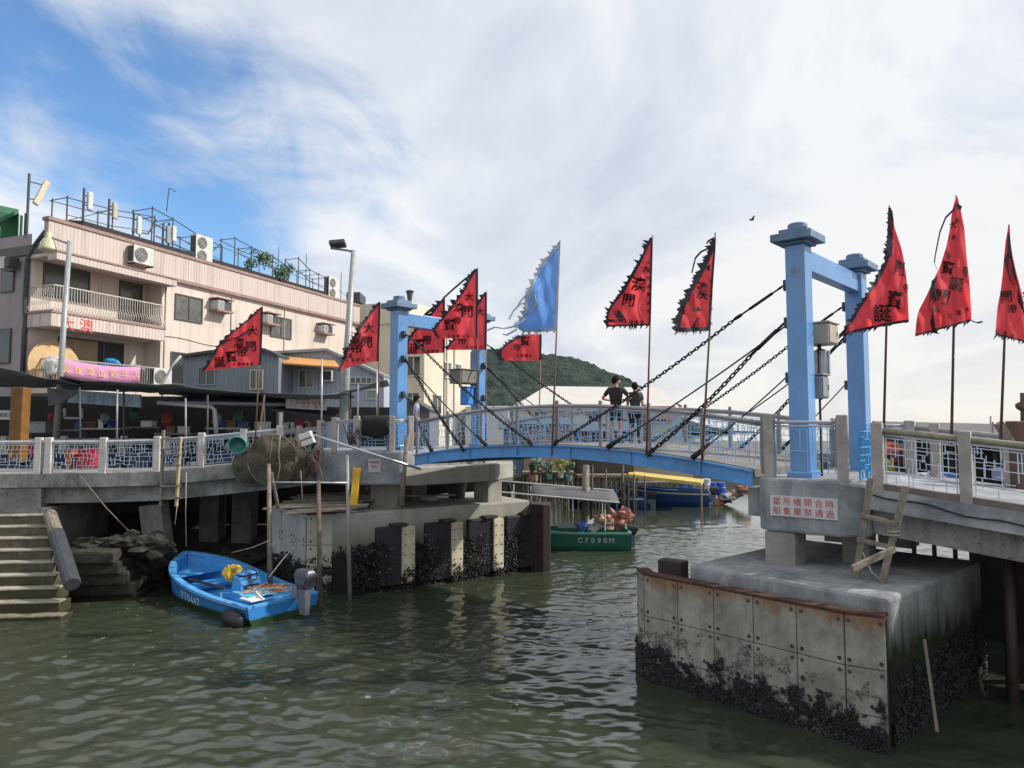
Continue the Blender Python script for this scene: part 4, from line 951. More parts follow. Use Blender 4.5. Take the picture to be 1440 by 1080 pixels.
def window(k0, k1, z0, z1, off, glass, frame, mull=1, parent=None, dep=.06):
    f_ = MB(); w_ = .06
    fbox(f_, k0, k1, off + .003, off + dep, z0, z0 + w_); fbox(f_, k0, k1, off + .003, off + dep, z1 - w_, z1)
    ks = [k0] + [k0 + (k1 - k0) * (i + 1) / (mull + 1) - w_ / 2 for i in range(mull)] + [k1 - w_]
    for k in ks: fbox(f_, k, k + w_, off + .003, off + dep - .004, z0 + w_, z1 - w_)
    fo = f_.build('window', frame, parent or tb)
    g = MB(); fbox(g, k0 + .01, k1 - .01, off + .004, off + .025, z0 + .01, z1 - .01); g.build('pane', glass, fo)
    return fo
M_FR = plain('dark bronze frame', (.10, .095, .085), .5, .3)
def pxwin(x0, x1, y0, y1, off, glass=None, mull=1, frame=None):
    k0, za_ = fh(x0, (y0[0] if isinstance(y0, tuple) else y0), off); k1, _ = fh(x1, (y1[0] if isinstance(y1, tuple) else y1), off)
    zt = fh(x0, y0, off)[1]; zb = fh(x0, y1, off)[1]
    return window(k0, k1, zb, zt, off, glass or M_CURT, frame or M_FR, mull)
pxwin(61, 125, 369, 416, -1.05, M_CURT, 1); pxwin(168, 198, 394, 455, -1.05, M_CURT, 0)
pxwin(82, 172, 472, 540, -1.05, plain('dark doorway', (.02, .018, .017), .6), 2); 
pxwin(246, 284, 412, 449, 0, M_CURT, 1); pxwin(380, 409, 443, 473, 0, M_CURT, 1)
pxwin(240, 258, 494, 540, 0, M_GLASSD, 0)
m = MB(); k, z = fh(118, 520, -.3); fbox(m, k - .5, k + 1.1, -1.0, -.98, 6.2, 8.2); m.build('inner_door', plain('tan door panel', (.36, .26, .15), .7), tb)
# windows of the shaded side wall
for px0, px1, y0, y1 in ((4, 20, 380, 412), (0, 14, 462, 512)):
    c = at_plane((px0 + px1) / 2, (y0 + y1) / 2, F(K0 - .012, 0, 0), FE); hw = .42; hh = (y1 - y0) / 2 * 28 / 960
    f_ = MB(); p = lambda a, b, o: c + FN * a + V((0, 0, b)) - FE * o
    f_.hexa([p(-hw, -hh, 0), p(hw, -hh, 0), p(hw, -hh, .05), p(-hw, -hh, .05)], [p(-hw, hh, 0), p(hw, hh, 0), p(hw, hh, .05), p(-hw, hh, .05)])
    fo = f_.build('window', M_FR, tb)
    f_ = MB(); f_.hexa([p(-hw + .06, -hh + .06, .05), p(hw - .06, -hh + .06, .05), p(hw - .06, -hh + .06, .06), p(-hw + .06, -hh + .06, .06)], [p(-hw + .06, hh - .06, .05), p(hw - .06, hh - .06, .05), p(hw - .06, hh - .06, .06), p(-hw + .06, hh - .06, .06)]); f_.build('pane', M_GLASSD, fo)
# downpipe on the corner
m = MB(); m.tube([F(K0 - .05, -.2, 12.4), F(K0 - .1, -.7, 11.9), F(K0 - .12, -1.15, 11.3), F(K0 - .12, -1.2, 9.4), F(K0 - .12, -1.1, 8.8), F(K0 - .12, -1.15, 8.2), F(K0 - .12, -1.15, 4)], .085, 8); m.build('downpipe', M_GREYD, tb, smooth=True)
m = MB()
for k in range(3):
    m.tube([F(KB + .2 + k * 4.2, .03, 11.4), F(KB + .2 + k * 4.2, .03, 3.2)], .03, 6)
m.build('drain_pipe', plain('pink pipe', (.42, .33, .28), .7), tb, smooth=True)
m = MB(); m.tube([F(-2 + i * .5, .03 + .015 * math.sin(i), 8.75 - .012 * i + .06 * math.sin(i * .8)) for i in range(32)], .014, 5); m.build('wall_cable', M_GREYD, tb)

# air conditioners
def split_ac(name, label, p, along, outw, w_, h_, d_, fans, group):
    th = thing(name, label, 'air conditioner', p, group)
    along = V(along).normalized(); outw = V(outw).normalized()
    m = MB(); c = p + V((0, 0, h_ / 2)); m.box(c, (w_, d_, h_), along, -outw if along.cross(-outw).z > 0 else outw); m.build('body', M_OFFW, th, bevel=.02)
    for i in range(fans):
        fc = c + outw * (d_ / 2 + .004) - along * (w_ * .14) + V((0, 0, (i - (fans - 1) / 2) * h_ / fans * .92)); r = min(w_ * .32, h_ / fans * .40)
        m = MB(); m.lathe(fc, [(0, 0), (r, 0), (r, .012), (r * .92, .02), (r * .2, .02), (0, .02)], 20, outw)
        fg = m.build('fan_grille', plain('fan grille', (.10, .10, .095), .6), th)
        m = MB()
        for q in (.35, .6, .85, 1): m.ring(fc + outw * .024, r * q, r * q, .006, along, V((0, 0, 1)), 20, 4)
        for a in range(8): m.bar(fc + outw * .024, fc + outw * .024 + along * (r * math.cos(a * .785)) + V((0, 0, r * math.sin(a * .785))), .008)
        m.build('guard_wire', M_OFFW, fg)
    m = MB(); m.box(c - along * (w_ / 2 + .004), (.012, d_ * .8, h_ * .86), along); 
    for i in range(8): m.box(c - along * (w_ / 2 + .012) + V((0, 0, (i - 3.5) * h_ * .1)), (.02, d_ * .8, h_ * .03), along)
    m.build('coil_fins', M_GREYD, th)
    m = MB(); m.bar(p - along * w_ * .45 - V((0, 0, .03)) - outw * .3, p - along * w_ * .45 - V((0, 0, .03)) + outw * (d_ / 2 + .05), .05); m.bar(p + along * w_ * .45 - V((0, 0, .03)) - outw * .3, p + along * w_ * .45 - V((0, 0, .03)) + outw * (d_ / 2 + .05), .05); m.build('bracket', M_RUST, th)
    return th
k, z = fh(200, 372, .4); split_ac('air_conditioner', 'single fan white condenser on the eave end above the balcony', F(k, .3, z), FE, FN, 1.05, .82, .4, 1, 'condensers on the pink house')
k, z = fh(284, 366, -.4); split_ac('air_conditioner', 'double fan white condenser standing on the parapet among the rooftop frames', F(k, -.45, 12.85), FE, FN, 1.1, 1.5, .42, 2, 'condensers on the pink house')
k, z = fh(466, 416, -.4); split_ac('air_conditioner', 'double fan white condenser at the far end of the parapet', F(k, -.4, 12.9), FE, FN, 1.1, 1.5, .42, 2, 'condensers on the pink house')
k, z = fh(229, 542, .5); split_ac('air_conditioner', 'single fan condenser low on the wall by the lower balcony end', F(k, .3, z), FE, FN, 1.0, .8, .4, 1, 'condensers on the pink house')
def window_ac(label, px, py, w_=.75):
    k, z = fh(px, py, 0); th = thing('window_air_conditioner', label, 'air conditioner', F(k, .2, z - .3), 'window air conditioners on the pink house')
    m = MB(); fbox(m, k - w_ * .45, k + w_ * .1, .005, .55, z - .24, z + .24); m.build('body', M_OFFW, th, bevel=.02)
    m = MB(); fbox(m, k + w_ * .11, k + w_ * .75, .005, .5, z - .24, z + .22); m.build('louvre', M_GREYD, th)
    m = MB()
    for i in range(6): fbox(m, k - w_ * .40, k + w_ * .05, .551, .56, z - .19 + i * .065, z - .165 + i * .065)
    m.build('grille', M_GREYD, th)
    m = MB(); fbox(m, k - w_ * .6, k + w_ * .9, .003, .62, z - .36, z - .26); fbox(m, k - w_ * .6, k + w_ * .9, .003, .66, z + .30, z + .36); m.build('shelf', M_TRIM, th)
window_ac('window air conditioner nearest the square bronze window on the pink wall', 303, 430)
window_ac('window air conditioner just above a red flag on the pink wall', 372, 449)
window_ac('window air conditioner at the far end of the pink wall', 451, 463)
c = at_plane(18, 373, F(K0 - .02, 0, 0), FE); th = thing('window_air_conditioner', 'window air conditioner on the shaded left side wall', 'air conditioner', c)
m = MB(); m.box(c - FE * .25 , (.55, .5, .5), FN); m.build('body', M_OFFW, th, bevel=.02); m = MB(); m.box(c - FE * .3 + FN * .42, (.3, .4, .42), FN); m.build('louvre', M_GREYD, th)

# rooftop clutter: long dark sheet roof, pipe frames, antennas
m = MB(); m.hexa([F(K0 + 1.6, -2.6, 13.35), F(K0 + 1.6, -.3, 13.0), F(11, -.3, 13.0), F(11, -2.6, 13.35)], [F(K0 + 1.6, -2.6, 13.65), F(K0 + 1.6, -.25, 13.30), F(11, -.25, 13.26), F(11, -2.6, 13.6)])
for k in range(10): m.bar(F(K0 + 1.6 + k * 1.9, -.7, 11.9), F(K0 + 1.6 + k * 1.9, -.7, 13.1), .06)
single(m, 'rooftop_canopy', plain('black sheet roofing', (.025, .03, .03), .6), 'long low black sheet roof just above the parapet', 'canopy')
def frame_on_roof(label, kk, zt, off, back=1.1):
    th = thing('pipe_scaffold', label, 'scaffold', F(sum(kk) / len(kk), off, 12.9), 'pipe frames on the pink house roof')
    for k, z in zip(kk, zt):
        m = MB(); m.tube([F(k, off, 12.3), F(k, off, z)], .032, 6); m.tube([F(k + .1, off - back, 12.3), F(k + .1, off - back, z + .05)], .03, 6); m.build('upright', M_GREYD, th)
    m = MB(); pts = [F(k, off, z - .08) for k, z in zip(kk, zt)]
    m.tube(pts, .026, 6); m.tube([p - V((0, 0, .75)) for p in pts], .02, 6); m.tube([p - FN * back for p in pts], .024, 6)
    for p in pts: m.tube([p, p - FN * back], .02, 6)
    m.tube([pts[0] - V((0, 0, 1)), pts[1]], .02, 5)
    m.build('cross_pipe', M_GREYD, th)
frame_on_roof('pipe frame near the left roof corner of the pink house', [K0 + .9, K0 + 3.0, K0 + 5.2], [14.2, 14.3, 14.6], -.35)
frame_on_roof('tall pipe frame carrying panel antennas over the balcony', [-2.4, -1.2, .4, 2.0], [15.0, 14.8, 14.4, 14.2], -.35, 1.4)
frame_on_roof('longer pipe frame around the double condenser', [2.9, 4.2, 5.9, 7.3], [14.9, 14.7, 14.6, 14.2], -.35)
frame_on_roof('last pipe frame with climbing plants toward the far end', [8.2, 9.3, 10.2, 10.9], [15.0, 14.5, 14.4, 14.3], -.35)
def antenna(px, py0, py1, lean, label, tone=M_OFFW, off=-.3):
    k, zt = fh(px, py0, off); zb = fh(px, py1, off)[1]; th = thing('panel_antenna', label, 'antenna', F(k, off, zb), 'panel antennas on the pink house roof')
    m = MB(); a = F(k, off, zb); b = F(k + lean, off, zt); m.bar(a, b, .24, .14, FN); m.build('panel', tone, th, bevel=.05)
    m = MB(); m.tube([F(k - .2, off - .12, zb - 1.4), F(k - .2, off - .12, zt + .12)], .05, 8); m.bar(F(k - .2, off - .12, zt - .2), b - V((0, 0, .2)), .04); m.bar(F(k - .2, off - .12, zb + .2), a + V((0, 0, .2)), .04); m.build('mast', M_GREYD, th)
antenna(51, 250, 288, .45, 'cream panel antenna leaning outward at the left roof corner', plain('cream panel', (.62, .55, .4), .5))
antenna(127, 270, 296, .0, 'slim white panel antenna on the tall pipe frame')
antenna(162, 285, 308, .0, 'beige panel antenna behind the tall pipe frame', plain('beige panel', (.5, .45, .36), .5))
antenna(196, 304, 330, .0, 'white panel antenna right of the tall pipe frame')
antenna(237, 318, 343, .0, 'short panel antenna left of the double condenser', M_GREY)
antenna(245, 318, 340, .0, 'short white panel antenna beside the grey one', M_OFFW)
m = MB(); m.tube([F(-1.6, -.35, 15), F(-1.5, -.35, 16.2), F(-1.1, -.35, 16.15)], .025, 5); m.tube([F(6.4, -.35, 13), F(6.4, -.35, 15.2)], .02, 5); m.tube([F(8.9, -.35, 13), F(8.95, -.35, 15.4)], .02, 5); m.tube([F(12.6, -.35, 13), F(12.6, -.35, 15)], .025, 5)
m.tube([F(K0 + 4, -.35, 13.5), F(-2.6, -.35, 13.6), F(-2.2, -.3, 14.4)], .04, 6); m.tube([F(-2.2, -.3, 13.6), F(.8, -.3, 13.2), F(1.8, -.3, 14.2)], .035, 6); m.tube([F(2.0, -.35, 14.1), F(10.8, -.3, 13.6)], .018, 5); m.tube([F(10.9, -.35, 14.0), F(13.2, -.3, 13.4)], .015, 5)
single(m, 'aerial_wires', M_GREYD, 'thin whip aerials and drooping cables strung along the roof edge', 'aerials')
# leaf clumps
def leafmass(mb, c, r, n, s, rnd, flat=1.0):
    c = V(c)
    for i in range(n):
        d = V((rnd.gauss(0, 1), rnd.gauss(0, 1), rnd.gauss(0, 1))).normalized() * (r * rnd.random() ** .45); d.z *= flat
        p = c + d; a = V((rnd.uniform(-1, 1), rnd.uniform(-1, 1), rnd.uniform(-.6, .6))).normalized(); b = a.orthogonal().normalized(); ss = s * rnd.uniform(.6, 1.4)
        mb.face([p - a * ss, p + b * ss * .5, p + a * ss, p - b * ss * .5])
def leafmat(name, a, b):
    if name in MATS: return MATS[name]
    m, t, bs = nt(name); f = nz(t, 3.5, 5, .7); t.links.new(mixc(t, rmp(t, f, .3, .7), (*b, 1), (*a, 1)), bs.inputs['Base Color']); bs.inputs['Roughness'].default_value = .6; MATS[name] = m; return m
LEAF = leafmat('vine leaf', (.10, .17, .05), (.03, .06, .02))
def plant(name, label, c, r, n, s, cat='plant', pot=None, stem=.4, mat=None, flat=1.2, group=None, seed=1):
    th = thing(name, label, cat, V(c) - V((0, 0, stem)), group); rnd = random.Random(seed); m = MB()
    for i in range(5): leafmass(m, V(c) + V((rnd.uniform(-1, 1), rnd.uniform(-1, 1), rnd.uniform(-.6, 1) * flat)) * r * .6, r * .6, n // 5, s, rnd, flat)
    m.build('foliage', mat or LEAF, th)
    m = MB()
    for i in range(4): m.tube([V(c) - V((0, 0, stem)), V(c) + V((rnd.uniform(-.5, .5) * r, rnd.uniform(-.5, .5) * r, 0))], [.02, .01], 5)
    m.build('stem', M_WOODD, th)
    if pot: m = MB(); m.lathe(V(c) - V((0, 0, stem + .02)), [(0, -.25), (.13, -.25), (.18, 0), (.15, 0), (.13, -.05), (0, -.05)], 12); m.build('pot', pot, th)
    return th
for i, (px, py, r) in enumerate(((362, 362, .45), (372, 368, .5), (391, 380, .55), (393, 388, .5), (404, 378, .4), (351, 372, .35))):
    k, z = fh(px, py, -.3); plant('rooftop_vine', ['sparse vine twined in the pipe frame, leftmost clump', 'vine clump hanging in the second bay of the last pipe frame', 'dense hanging vine on the frame upright', 'lower hanging end of the dense vine by the parapet', 'small vine clump right of the dense one', 'tiny plant rising behind the black sheet roof'][i], F(k, -.3, z), r, 160, .09, 'vine', None, .5, group='vines on the pink house roof', seed=i)
# green netting corner at far left roof
m = MB(); a, b, c_, d_ = at_y(-12, 318, 31), at_y(20, 303, 31), at_y(26, 300, 33), at_y(-12, 292, 33); m.hexa([a, b, c_, d_], [p + V((0, 0, .2)) for p in (a, b, c_, d_)])
[m.bar(V((p.x * .985, p.y, 11.8)), V((p.x * .985, p.y, p.z)), .08) for p in (a, b, c_, d_)]; m.hexa([V((d_.x, d_.y, 11.92)), V((c_.x, c_.y, 11.92)), V((c_.x, c_.y + .06, 11.92)), V((d_.x, d_.y + .06, 11.92))], [d_, c_, c_ + V((0, .06, 0)), d_ + V((0, .06, 0))])
single(m, 'rooftop_shed', plain('green tarpaulin', (.03, .16, .07), .7), 'dark green tarpaulin shed on the roof at the left edge', 'shed')
# banner on lower balcony, parasol and clutter
bn = thing('banner', 'pink cloth banner with faint yellow characters tied along the lower balcony rail', 'banner', F(-4.8, .4, 6.5))
ka, za_ = fh(83, 505, .42); kb, zb_ = fh(197, 518, .42); rows = []
for i in range(25):
    u = i / 24; k = ka + (kb - ka) * u
    rows.append([F(k, .42 + .025 * math.sin(u * 21) * (1 - v) + .02 * math.sin(u * 9), 7.17 - .7 * v - .10 * math.sin(math.pi * u) - .06 * u) for v in (0, .33, .66, 1)])
m = MB(); m.grid(rows); m.build('cloth', plain('pink cloth', (.62, .27, .45), .8, 0, .25, 3), bn, smooth=True, solid=.006)
m = MB()
for i, ch in enumerate('寶珠潭山新年大'):
    k = ka + (kb - ka) * (.07 + .86 * i / 6); text_on(m, ch, .36, F(k, .475, 6.76 - .06 * math.sin(math.pi * i / 6)), FE, (0, 0, 1))
m.build('lettering', plain('yellow lettering', (.75, .55, .2), .6), bn)
m = MB(); k, z = fh(78, 512, -.3); c = F(k, -.3, 7.15)
R_ = 1.12; c.z = 6.85; m.lathe(c, [(0, .18), (R_ * .5, .14), (R_, 0), (R_, -.03), (0, .1)], 30, FN + V((0, 0, .15)))
single(m, 'round_table_top', plain('tan board', (.55, .36, .18), .7, 0, .25, 3), 'large round tan board leaning behind the lower balcony rail', 'board', bevel=.01)
def bundle(name, label, c, r, mat, cat, seed, scl=(1.4, .8, .7)):
    m = MB(); ico(m, c, r, .6, 3, scl, seed); return single(m, name, mat, label, cat, smooth=True)
k, z = fh(160, 512, 0); bundle('storage_bag', 'bright blue bag on the lower balcony', F(k, -.2, 7.15), .38, plain('bag blue', (.05, .3, .65), .5), 'bag', 3)
k, z = fh(62, 515, 0); bundle('laundry', 'white laundry hung over the left end of the lower balcony rail', F(k, .42, 6.85), .3, M_OFFW, 'laundry', 6, (1.0, .35, 1.3))
k, z = fh(190, 513, 0); bundle('storage_bag', 'grey bundle at the right end of the lower balcony', F(k, -.1, 7.05), .3, M_GREY, 'bag', 9)

# ------------------------------------------------------------------ metal houses, cream block
def corr(name, a, b, rotz=0):
    if name in MATS: return MATS[name]
    m, t, bs = nt(name); mp = t.nodes.new('ShaderNodeMapping'); mp.inputs['Rotation'].default_value = (0, 0, rotz); t.links.new(pos(t), mp.inputs[0])
    w_ = t.nodes.new('ShaderNodeTexWave'); w_.inputs['Scale'].default_value = 1.6; w_.inputs['Distortion'].default_value = .1; t.links.new(mp.outputs[0], w_.inputs['Vector'])
    f = nz(t, 1.2, 6, .7, (1, 1, .3)); o = mixc(t, rmp(t, f, .35, .7), (*a, 1), (*b, 1)); o = mixc(t, mul(t, rmp(t, w_.outputs['Fac'], .6, 1), .3), o, tuple(x * .5 for x in b) + (1,)); t.links.new(o, bs.inputs['Base Color']); bs.inputs['Roughness'].default_value = .55; bump(t, bs, w_.outputs['Fac'], .5, .03); MATS[name] = m; return m
def gz_house(name, label, pts_px, Y, depth, wall, roofm, z0=2.9, extras=None, over=.25):
    """gable-ish front: roofline given in picture columns at depth Y"""
    P = [at_y(x, y, Y) for x, y in pts_px]; th = thing(name, label, 'building', V((sum(p.x for p in P) / len(P), Y, z0)))
    fr = [V((P[0].x, Y, z0)), V((P[-1].x, Y, z0))] + P[::-1]; bk = [p + V((0, depth, 0)) for p in fr]
    n = len(fr); m = MB(); m.raw(fr + bk, [list(range(n)), list(range(n, 2 * n))[::-1]] + [[(i + 1) % n, i, n + i, n + (i + 1) % n] for i in range(n)]); m.build('wall', wall, th)
    m = MB()
    for a, b in zip(P[:-1], P[1:]):
        d = (b - a).normalized(); a2 = a - d * .0; b2 = b; up = V((-d.z, 0, d.x)); 
        if up.z < 0: up = -up
        q = [a2 + V((0, -over, 0)) + up * .004, b2 + V((0, -over, 0)) + up * .004, b2 + V((0, depth, 0)) + up * .004, a2 + V((0, depth, 0)) + up * .004]
        m.hexa(q, [p + up * .12 for p in q])
    m.build('roof', roofm, th); return th, P
def hwin(th, x0, x1, y0, y1, Y, glass=M_GLASSD, frame=M_OFFW, mull=1):
    a, b = at_y(x0, y0, Y), at_y(x1, y1, Y); f_ = MB(); w_ = .05; y = Y - .004
    def bx(m, xa, xb, za_, zb_, d0, d1): m.hexa([(xa, y - d1, za_), (xb, y - d1, za_), (xb, y - d0, za_), (xa, y - d0, za_)], [(xa, y - d1, zb_), (xb, y - d1, zb_), (xb, y - d0, zb_), (xa, y - d0, zb_)])
    bx(f_, a.x, b.x, b.z, b.z + w_, 0, .06); bx(f_, a.x, b.x, a.z - w_, a.z, 0, .06)
    for i in range(mull + 2):
        x = a.x + (b.x - a.x - w_) * i / (mull + 1); bx(f_, x, x + w_, b.z + w_, a.z - w_, 0, .056)
    fo = f_.build('window', frame, th); g = MB(); bx(g, a.x + .01, b.x - .01, b.z + .01, a.z - .01, .002, .02); g.build('pane', glass, fo)
GB = corr('grey blue sheet', (.16, .19, .22), (.23, .26, .29)); LB = corr('pale blue sheet', (.32, .37, .43), (.42, .46, .52))
h1, _ = gz_house('metal_house', 'low grey blue sheet metal house in front of the pink tenement', [(258, 503), (300, 497), (372, 494), (392, 503)], 29.5, 4, GB, M_GREYD)
hwin(h1, 279, 303, 516, 542, 29.5, M_GLASSD, M_GREY); hwin(h1, 352, 370, 520, 548, 29.5, M_CURT, plain('cream frame', (.55, .5, .38), .6)); 
m = MB(); p = at_y(254, 520, 29.2); m.tube([p + V((0, 0, .6)), p + V((-.35, 0, .2)), p + V((-.75, 0, -.6)), p + V((-.75, 0, -1.6))], .05, 8); m.build('vent_pipe', M_OFFW, h1, smooth=True)
h2, _ = gz_house('metal_house', 'pale blue sheet metal house with gabled white roof edge behind the black awning', [(372, 499), (460, 494), (540, 531)], 31.5, 6, LB, plain('roof sheet', (.36, .38, .41), .5, .2, .25, 2))
hwin(h2, 420, 442, 520, 546, 31.5, M_CURT, M_OFFW); hwin(h2, 492, 524, 530, 540, 31.5, M_GLASSD, M_OFFW, 3); hwin(h2, 515, 530, 548, 562, 31.5, plain('green pane', (.25, .33, .27), .3), M_OFFW, 0)
m = MB()
a, b = at_y(393, 512, 29.9), at_y(478, 518, 29.9); a2, b2 = at_y(396, 502, 31.4), at_y(470, 508, 31.4)
m.hexa([a, b, b2, a2], [p + V((0, 0, .07)) for p in (a, b, b2, a2)]); single(m, 'orange_awning', plain('orange canvas', (.62, .30, .10), .8, 0, .25, 2), 'faded orange canvas awning over the pale blue house', 'awning')
p = at_y(460, 529, 31.3); th = thing('window_air_conditioner', 'white window air conditioner on the pale blue house under the orange awning', 'air conditioner', p - V((0, 0, .3)))
m = MB(); m.box(p, (.55, .5, .5)); m.build('body', M_OFFW, th, bevel=.02); m = MB(); m.box(p + V((.05, -.26, 0)), (.4, .02, .38)); m.build('grille', M_GREYD, th)
# cream apartment block behind the left tower, turned like the tenement
CO = at_y(596, 600, 46); CO.z = 0
def C(k, off, z): return CO + FE * k + FN * off + V((0, 0, z))
cbk = thing('apartment_block', 'cream apartment block with dark windows rising behind the left tower', 'building', C(2, -3, 3))
M_CREAM = wallmat('cream render', (.62, .57, .46), (.54, .49, .39), (.36, .32, .26), .4)
ztop = at_y(596, 452, 46).z
def cbx(m, k0, k1, o0, o1, z0, z1): return m.hexa([C(k0, o0, z0), C(k0, o1, z0), C(k1, o1, z0), C(k1, o0, z0)], [C(k0, o0, z1), C(k0, o1, z1), C(k1, o1, z1), C(k1, o0, z1)])
m = MB(); cbx(m, 0, 7.2, -9, 0, 2.9, ztop); m.build('wall', M_CREAM, cbk)
m = MB(); cbx(m, -.15, 7.3, -9, .15, ztop + .003, ztop + .22); m.build('roof', M_CREAM, cbk)
m = MB(); cbx(m, .5, 5, -6, -1.5, ztop + .223, ztop + 1.6); m.build('roof_hut', M_CREAM, cbk)
def cwin(side, x0, x1, y0, y1, glass=M_GLASSD):
    n = FN if side else -FE; p0 = at_plane(x0, y0, CO, n); p1 = at_plane(x1, y1, CO, n); pb = at_plane(x0, y1, CO, n); X = (V((p1.x, p1.y, 0)) - V((p0.x, p0.y, 0))); L = X.length; X.normalize()
    f_ = MB(); za_, zb_ = pb.z, p0.z; w_ = .07
    def bx(m, u0, u1, a, b, d): m.hexa([V((p0.x, p0.y, a)) + X * u0, V((p0.x, p0.y, a)) + X * u0 + n * d, V((p0.x, p0.y, a)) + X * u1 + n * d, V((p0.x, p0.y, a)) + X * u1], [V((p0.x, p0.y, b)) + X * u0, V((p0.x, p0.y, b)) + X * u0 + n * d, V((p0.x, p0.y, b)) + X * u1 + n * d, V((p0.x, p0.y, b)) + X * u1])
    bx(f_, -w_, L + w_, zb_, zb_ + w_, .1); bx(f_, -w_, L + w_, za_ - w_, za_, .14); bx(f_, L / 2 - .03, L / 2 + .03, za_, zb_, .06)
    fo = f_.build('window', M_OFFW, cbk); g = MB(); bx(g, 0, L, za_, zb_, .03); g.build('pane', glass, fo)
cwin(0, 574, 590, 502, 528); cwin(0, 573, 588, 553, 578); cwin(1, 609, 620, 556, 582); cwin(1, 625, 634, 510, 530, M_CURT); cwin(1, 641, 648, 513, 528, M_CURT)
m = MB(); 
for k in (3.2, 4.4): m.tube([C(k, .06, 3), C(k, .06, ztop)], .07, 6)
m.build('drain_pipe', M_OFFW, cbk)
h3, _ = gz_house('village_house', 'pale cream house with flat roof between the pink tenement and the left tower', [(500, 430), (541, 436)], 52, 8, M_CREAM, M_GREY)
hwin(h3, 505, 520, 470, 492, 52)
m = MB(); a, b = at_y(487, 424, 50), at_y(506, 424, 50); m.hexa([a, b, b + V((0, 2, 0)), a + V((0, 2, 0))], [p + V((0, 0, .7)) for p in (a, b, b + V((0, 2, 0)), a + V((0, 2, 0)))]); single(m, 'water_tank', M_GREYD, 'dark tank on the roof behind the far end of the pink tenement', 'tank')
h4, _ = gz_house('village_house', 'small white house with grey tarpaulin lean-to between the awning and the left tower', [(560, 575), (572, 562), (604, 580)], 30, 4, plain('grey lean-to', (.16, .16, .165), .8), M_GREYD)
m = MB(); p = at_y(576, 430, 44); m.tube([V((p.x, 44, 12)), p], .08, 8); m.lathe(p - V((0, 0, .1)), [(.08, 0), (.2, .9), (.28, 1.05), (.2, 1.1), (0, 1.1)], 12); single(m, 'siren_mast', M_GREYD, 'dark mast with a horn shaped top rising behind the left tower cap', 'mast')

# ------------------------------------------------------------------ shops under the awnings
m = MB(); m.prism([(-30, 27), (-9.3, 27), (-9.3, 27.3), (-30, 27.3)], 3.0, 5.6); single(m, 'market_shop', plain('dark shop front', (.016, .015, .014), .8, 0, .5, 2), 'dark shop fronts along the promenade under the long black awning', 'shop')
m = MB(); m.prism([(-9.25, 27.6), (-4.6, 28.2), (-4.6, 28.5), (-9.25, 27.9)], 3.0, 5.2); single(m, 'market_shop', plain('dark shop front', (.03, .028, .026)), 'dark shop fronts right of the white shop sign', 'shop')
def sheet(name, label, corners, sag, mat, nu=14, nv=6, thick=.02):
    a, b, c, d = [V(p) for p in corners]; rows = []
    for i in range(nu + 1):
        u = i / nu; row = []
        for j in range(nv + 1):
            v = j / nv; p = a.lerp(b, u).lerp(d.lerp(c, u), v); p.z -= sag * 4 * u * (1 - u) * (.4 + .6 * (1 - abs(2 * v - 1))) + .03 * mnoise.noise(p * 1.2) * 2
            row.append(p)
        rows.append(row)
    m = MB(); m.grid(rows); return single(m, name, mat, label, 'awning', 'shade awnings on the left bank', smooth=True, solid=thick)
SHADE = plain('black shade cloth', (.16, .17, .185), .8, 0, .45, 1.5)
sheet('shade_awning', 'leftmost stretch of black shade cloth, drooping over the orange post', [at_y(-60, 500, 20.5), at_y(112, 541, 20.8), at_y(112, 545, 26), at_y(-60, 540, 26)], .12, SHADE)
sheet('shade_awning', 'long middle stretch of black shade cloth over the stalls', [at_y(84, 531, 20.6), at_y(260, 543, 21), at_y(264, 552, 26), at_y(78, 548, 26)], .05, SHADE)
sheet('shade_awning', 'grey shade cloth stretch sagging between thin poles', [at_y(220, 541, 21.2), at_y(385, 552, 22), at_y(385, 561, 26.5), at_y(224, 555, 26)], .08, SHADE)
sheet('shade_awning', 'black shade cloth sagging behind the leftmost big flag', [at_y(366, 551, 21.5), at_y(490, 553, 21.8), at_y(500, 559, 25), at_y(366, 560, 25)], .14, SHADE)
sheet('shade_awning', 'rightmost black shade cloth, tilted up toward the left tower', [at_y(462, 556, 21.8), at_y(545, 534, 22.4), at_y(548, 542, 25.5), at_y(440, 558, 25)], .06, SHADE)
m = MB(); a, b, c_, d_ = at_y(66, 545, 21.0), at_y(112, 549, 21.0), at_y(82, 569, 21.4), at_y(68, 571, 22); m.raw([a, b, c_, d_] + [p + V((0, .1, 0)) for p in (a, b, c_, d_)], [[0, 1, 2, 3], [7, 6, 5, 4], [0, 4, 5, 1], [1, 5, 6, 2], [2, 6, 7, 3], [3, 7, 4, 0]]); single(m, 'hanging_flap', SHADE, 'loose triangular flap of black cloth hanging below the long awning', 'cloth')
gut = plain('white pvc', (.6, .6, .6), .4, 0, .2, 4)
for i, (x0, y0, x1, y1, Y) in enumerate(((222, 566, 298, 572, 22.5),)):
    m = MB(); m.tube([at_y(x0, y0, Y), at_y(x1, y1, Y), at_y(x1 + 4, y1 + 5, Y), at_y(x1 + 6, 610, Y)], .07, 8); single(m, 'gutter_pipe', gut, 'white plastic gutter pipe running under the awning and bending down', 'pipe', smooth=True)
def awn(px, y0, y1, Y, mat=M_GREY, r=.03, lab=''):
    a, b = at_y(px, y0, Y), at_y(px + (random.random() - .5) * 3, y1, Y); m = MB(); m.tube([a, V((b.x, Y, b.z))], r, 6); single(m, 'awning_pole', mat, lab, 'pole', 'thin poles holding up the awnings', smooth=True)
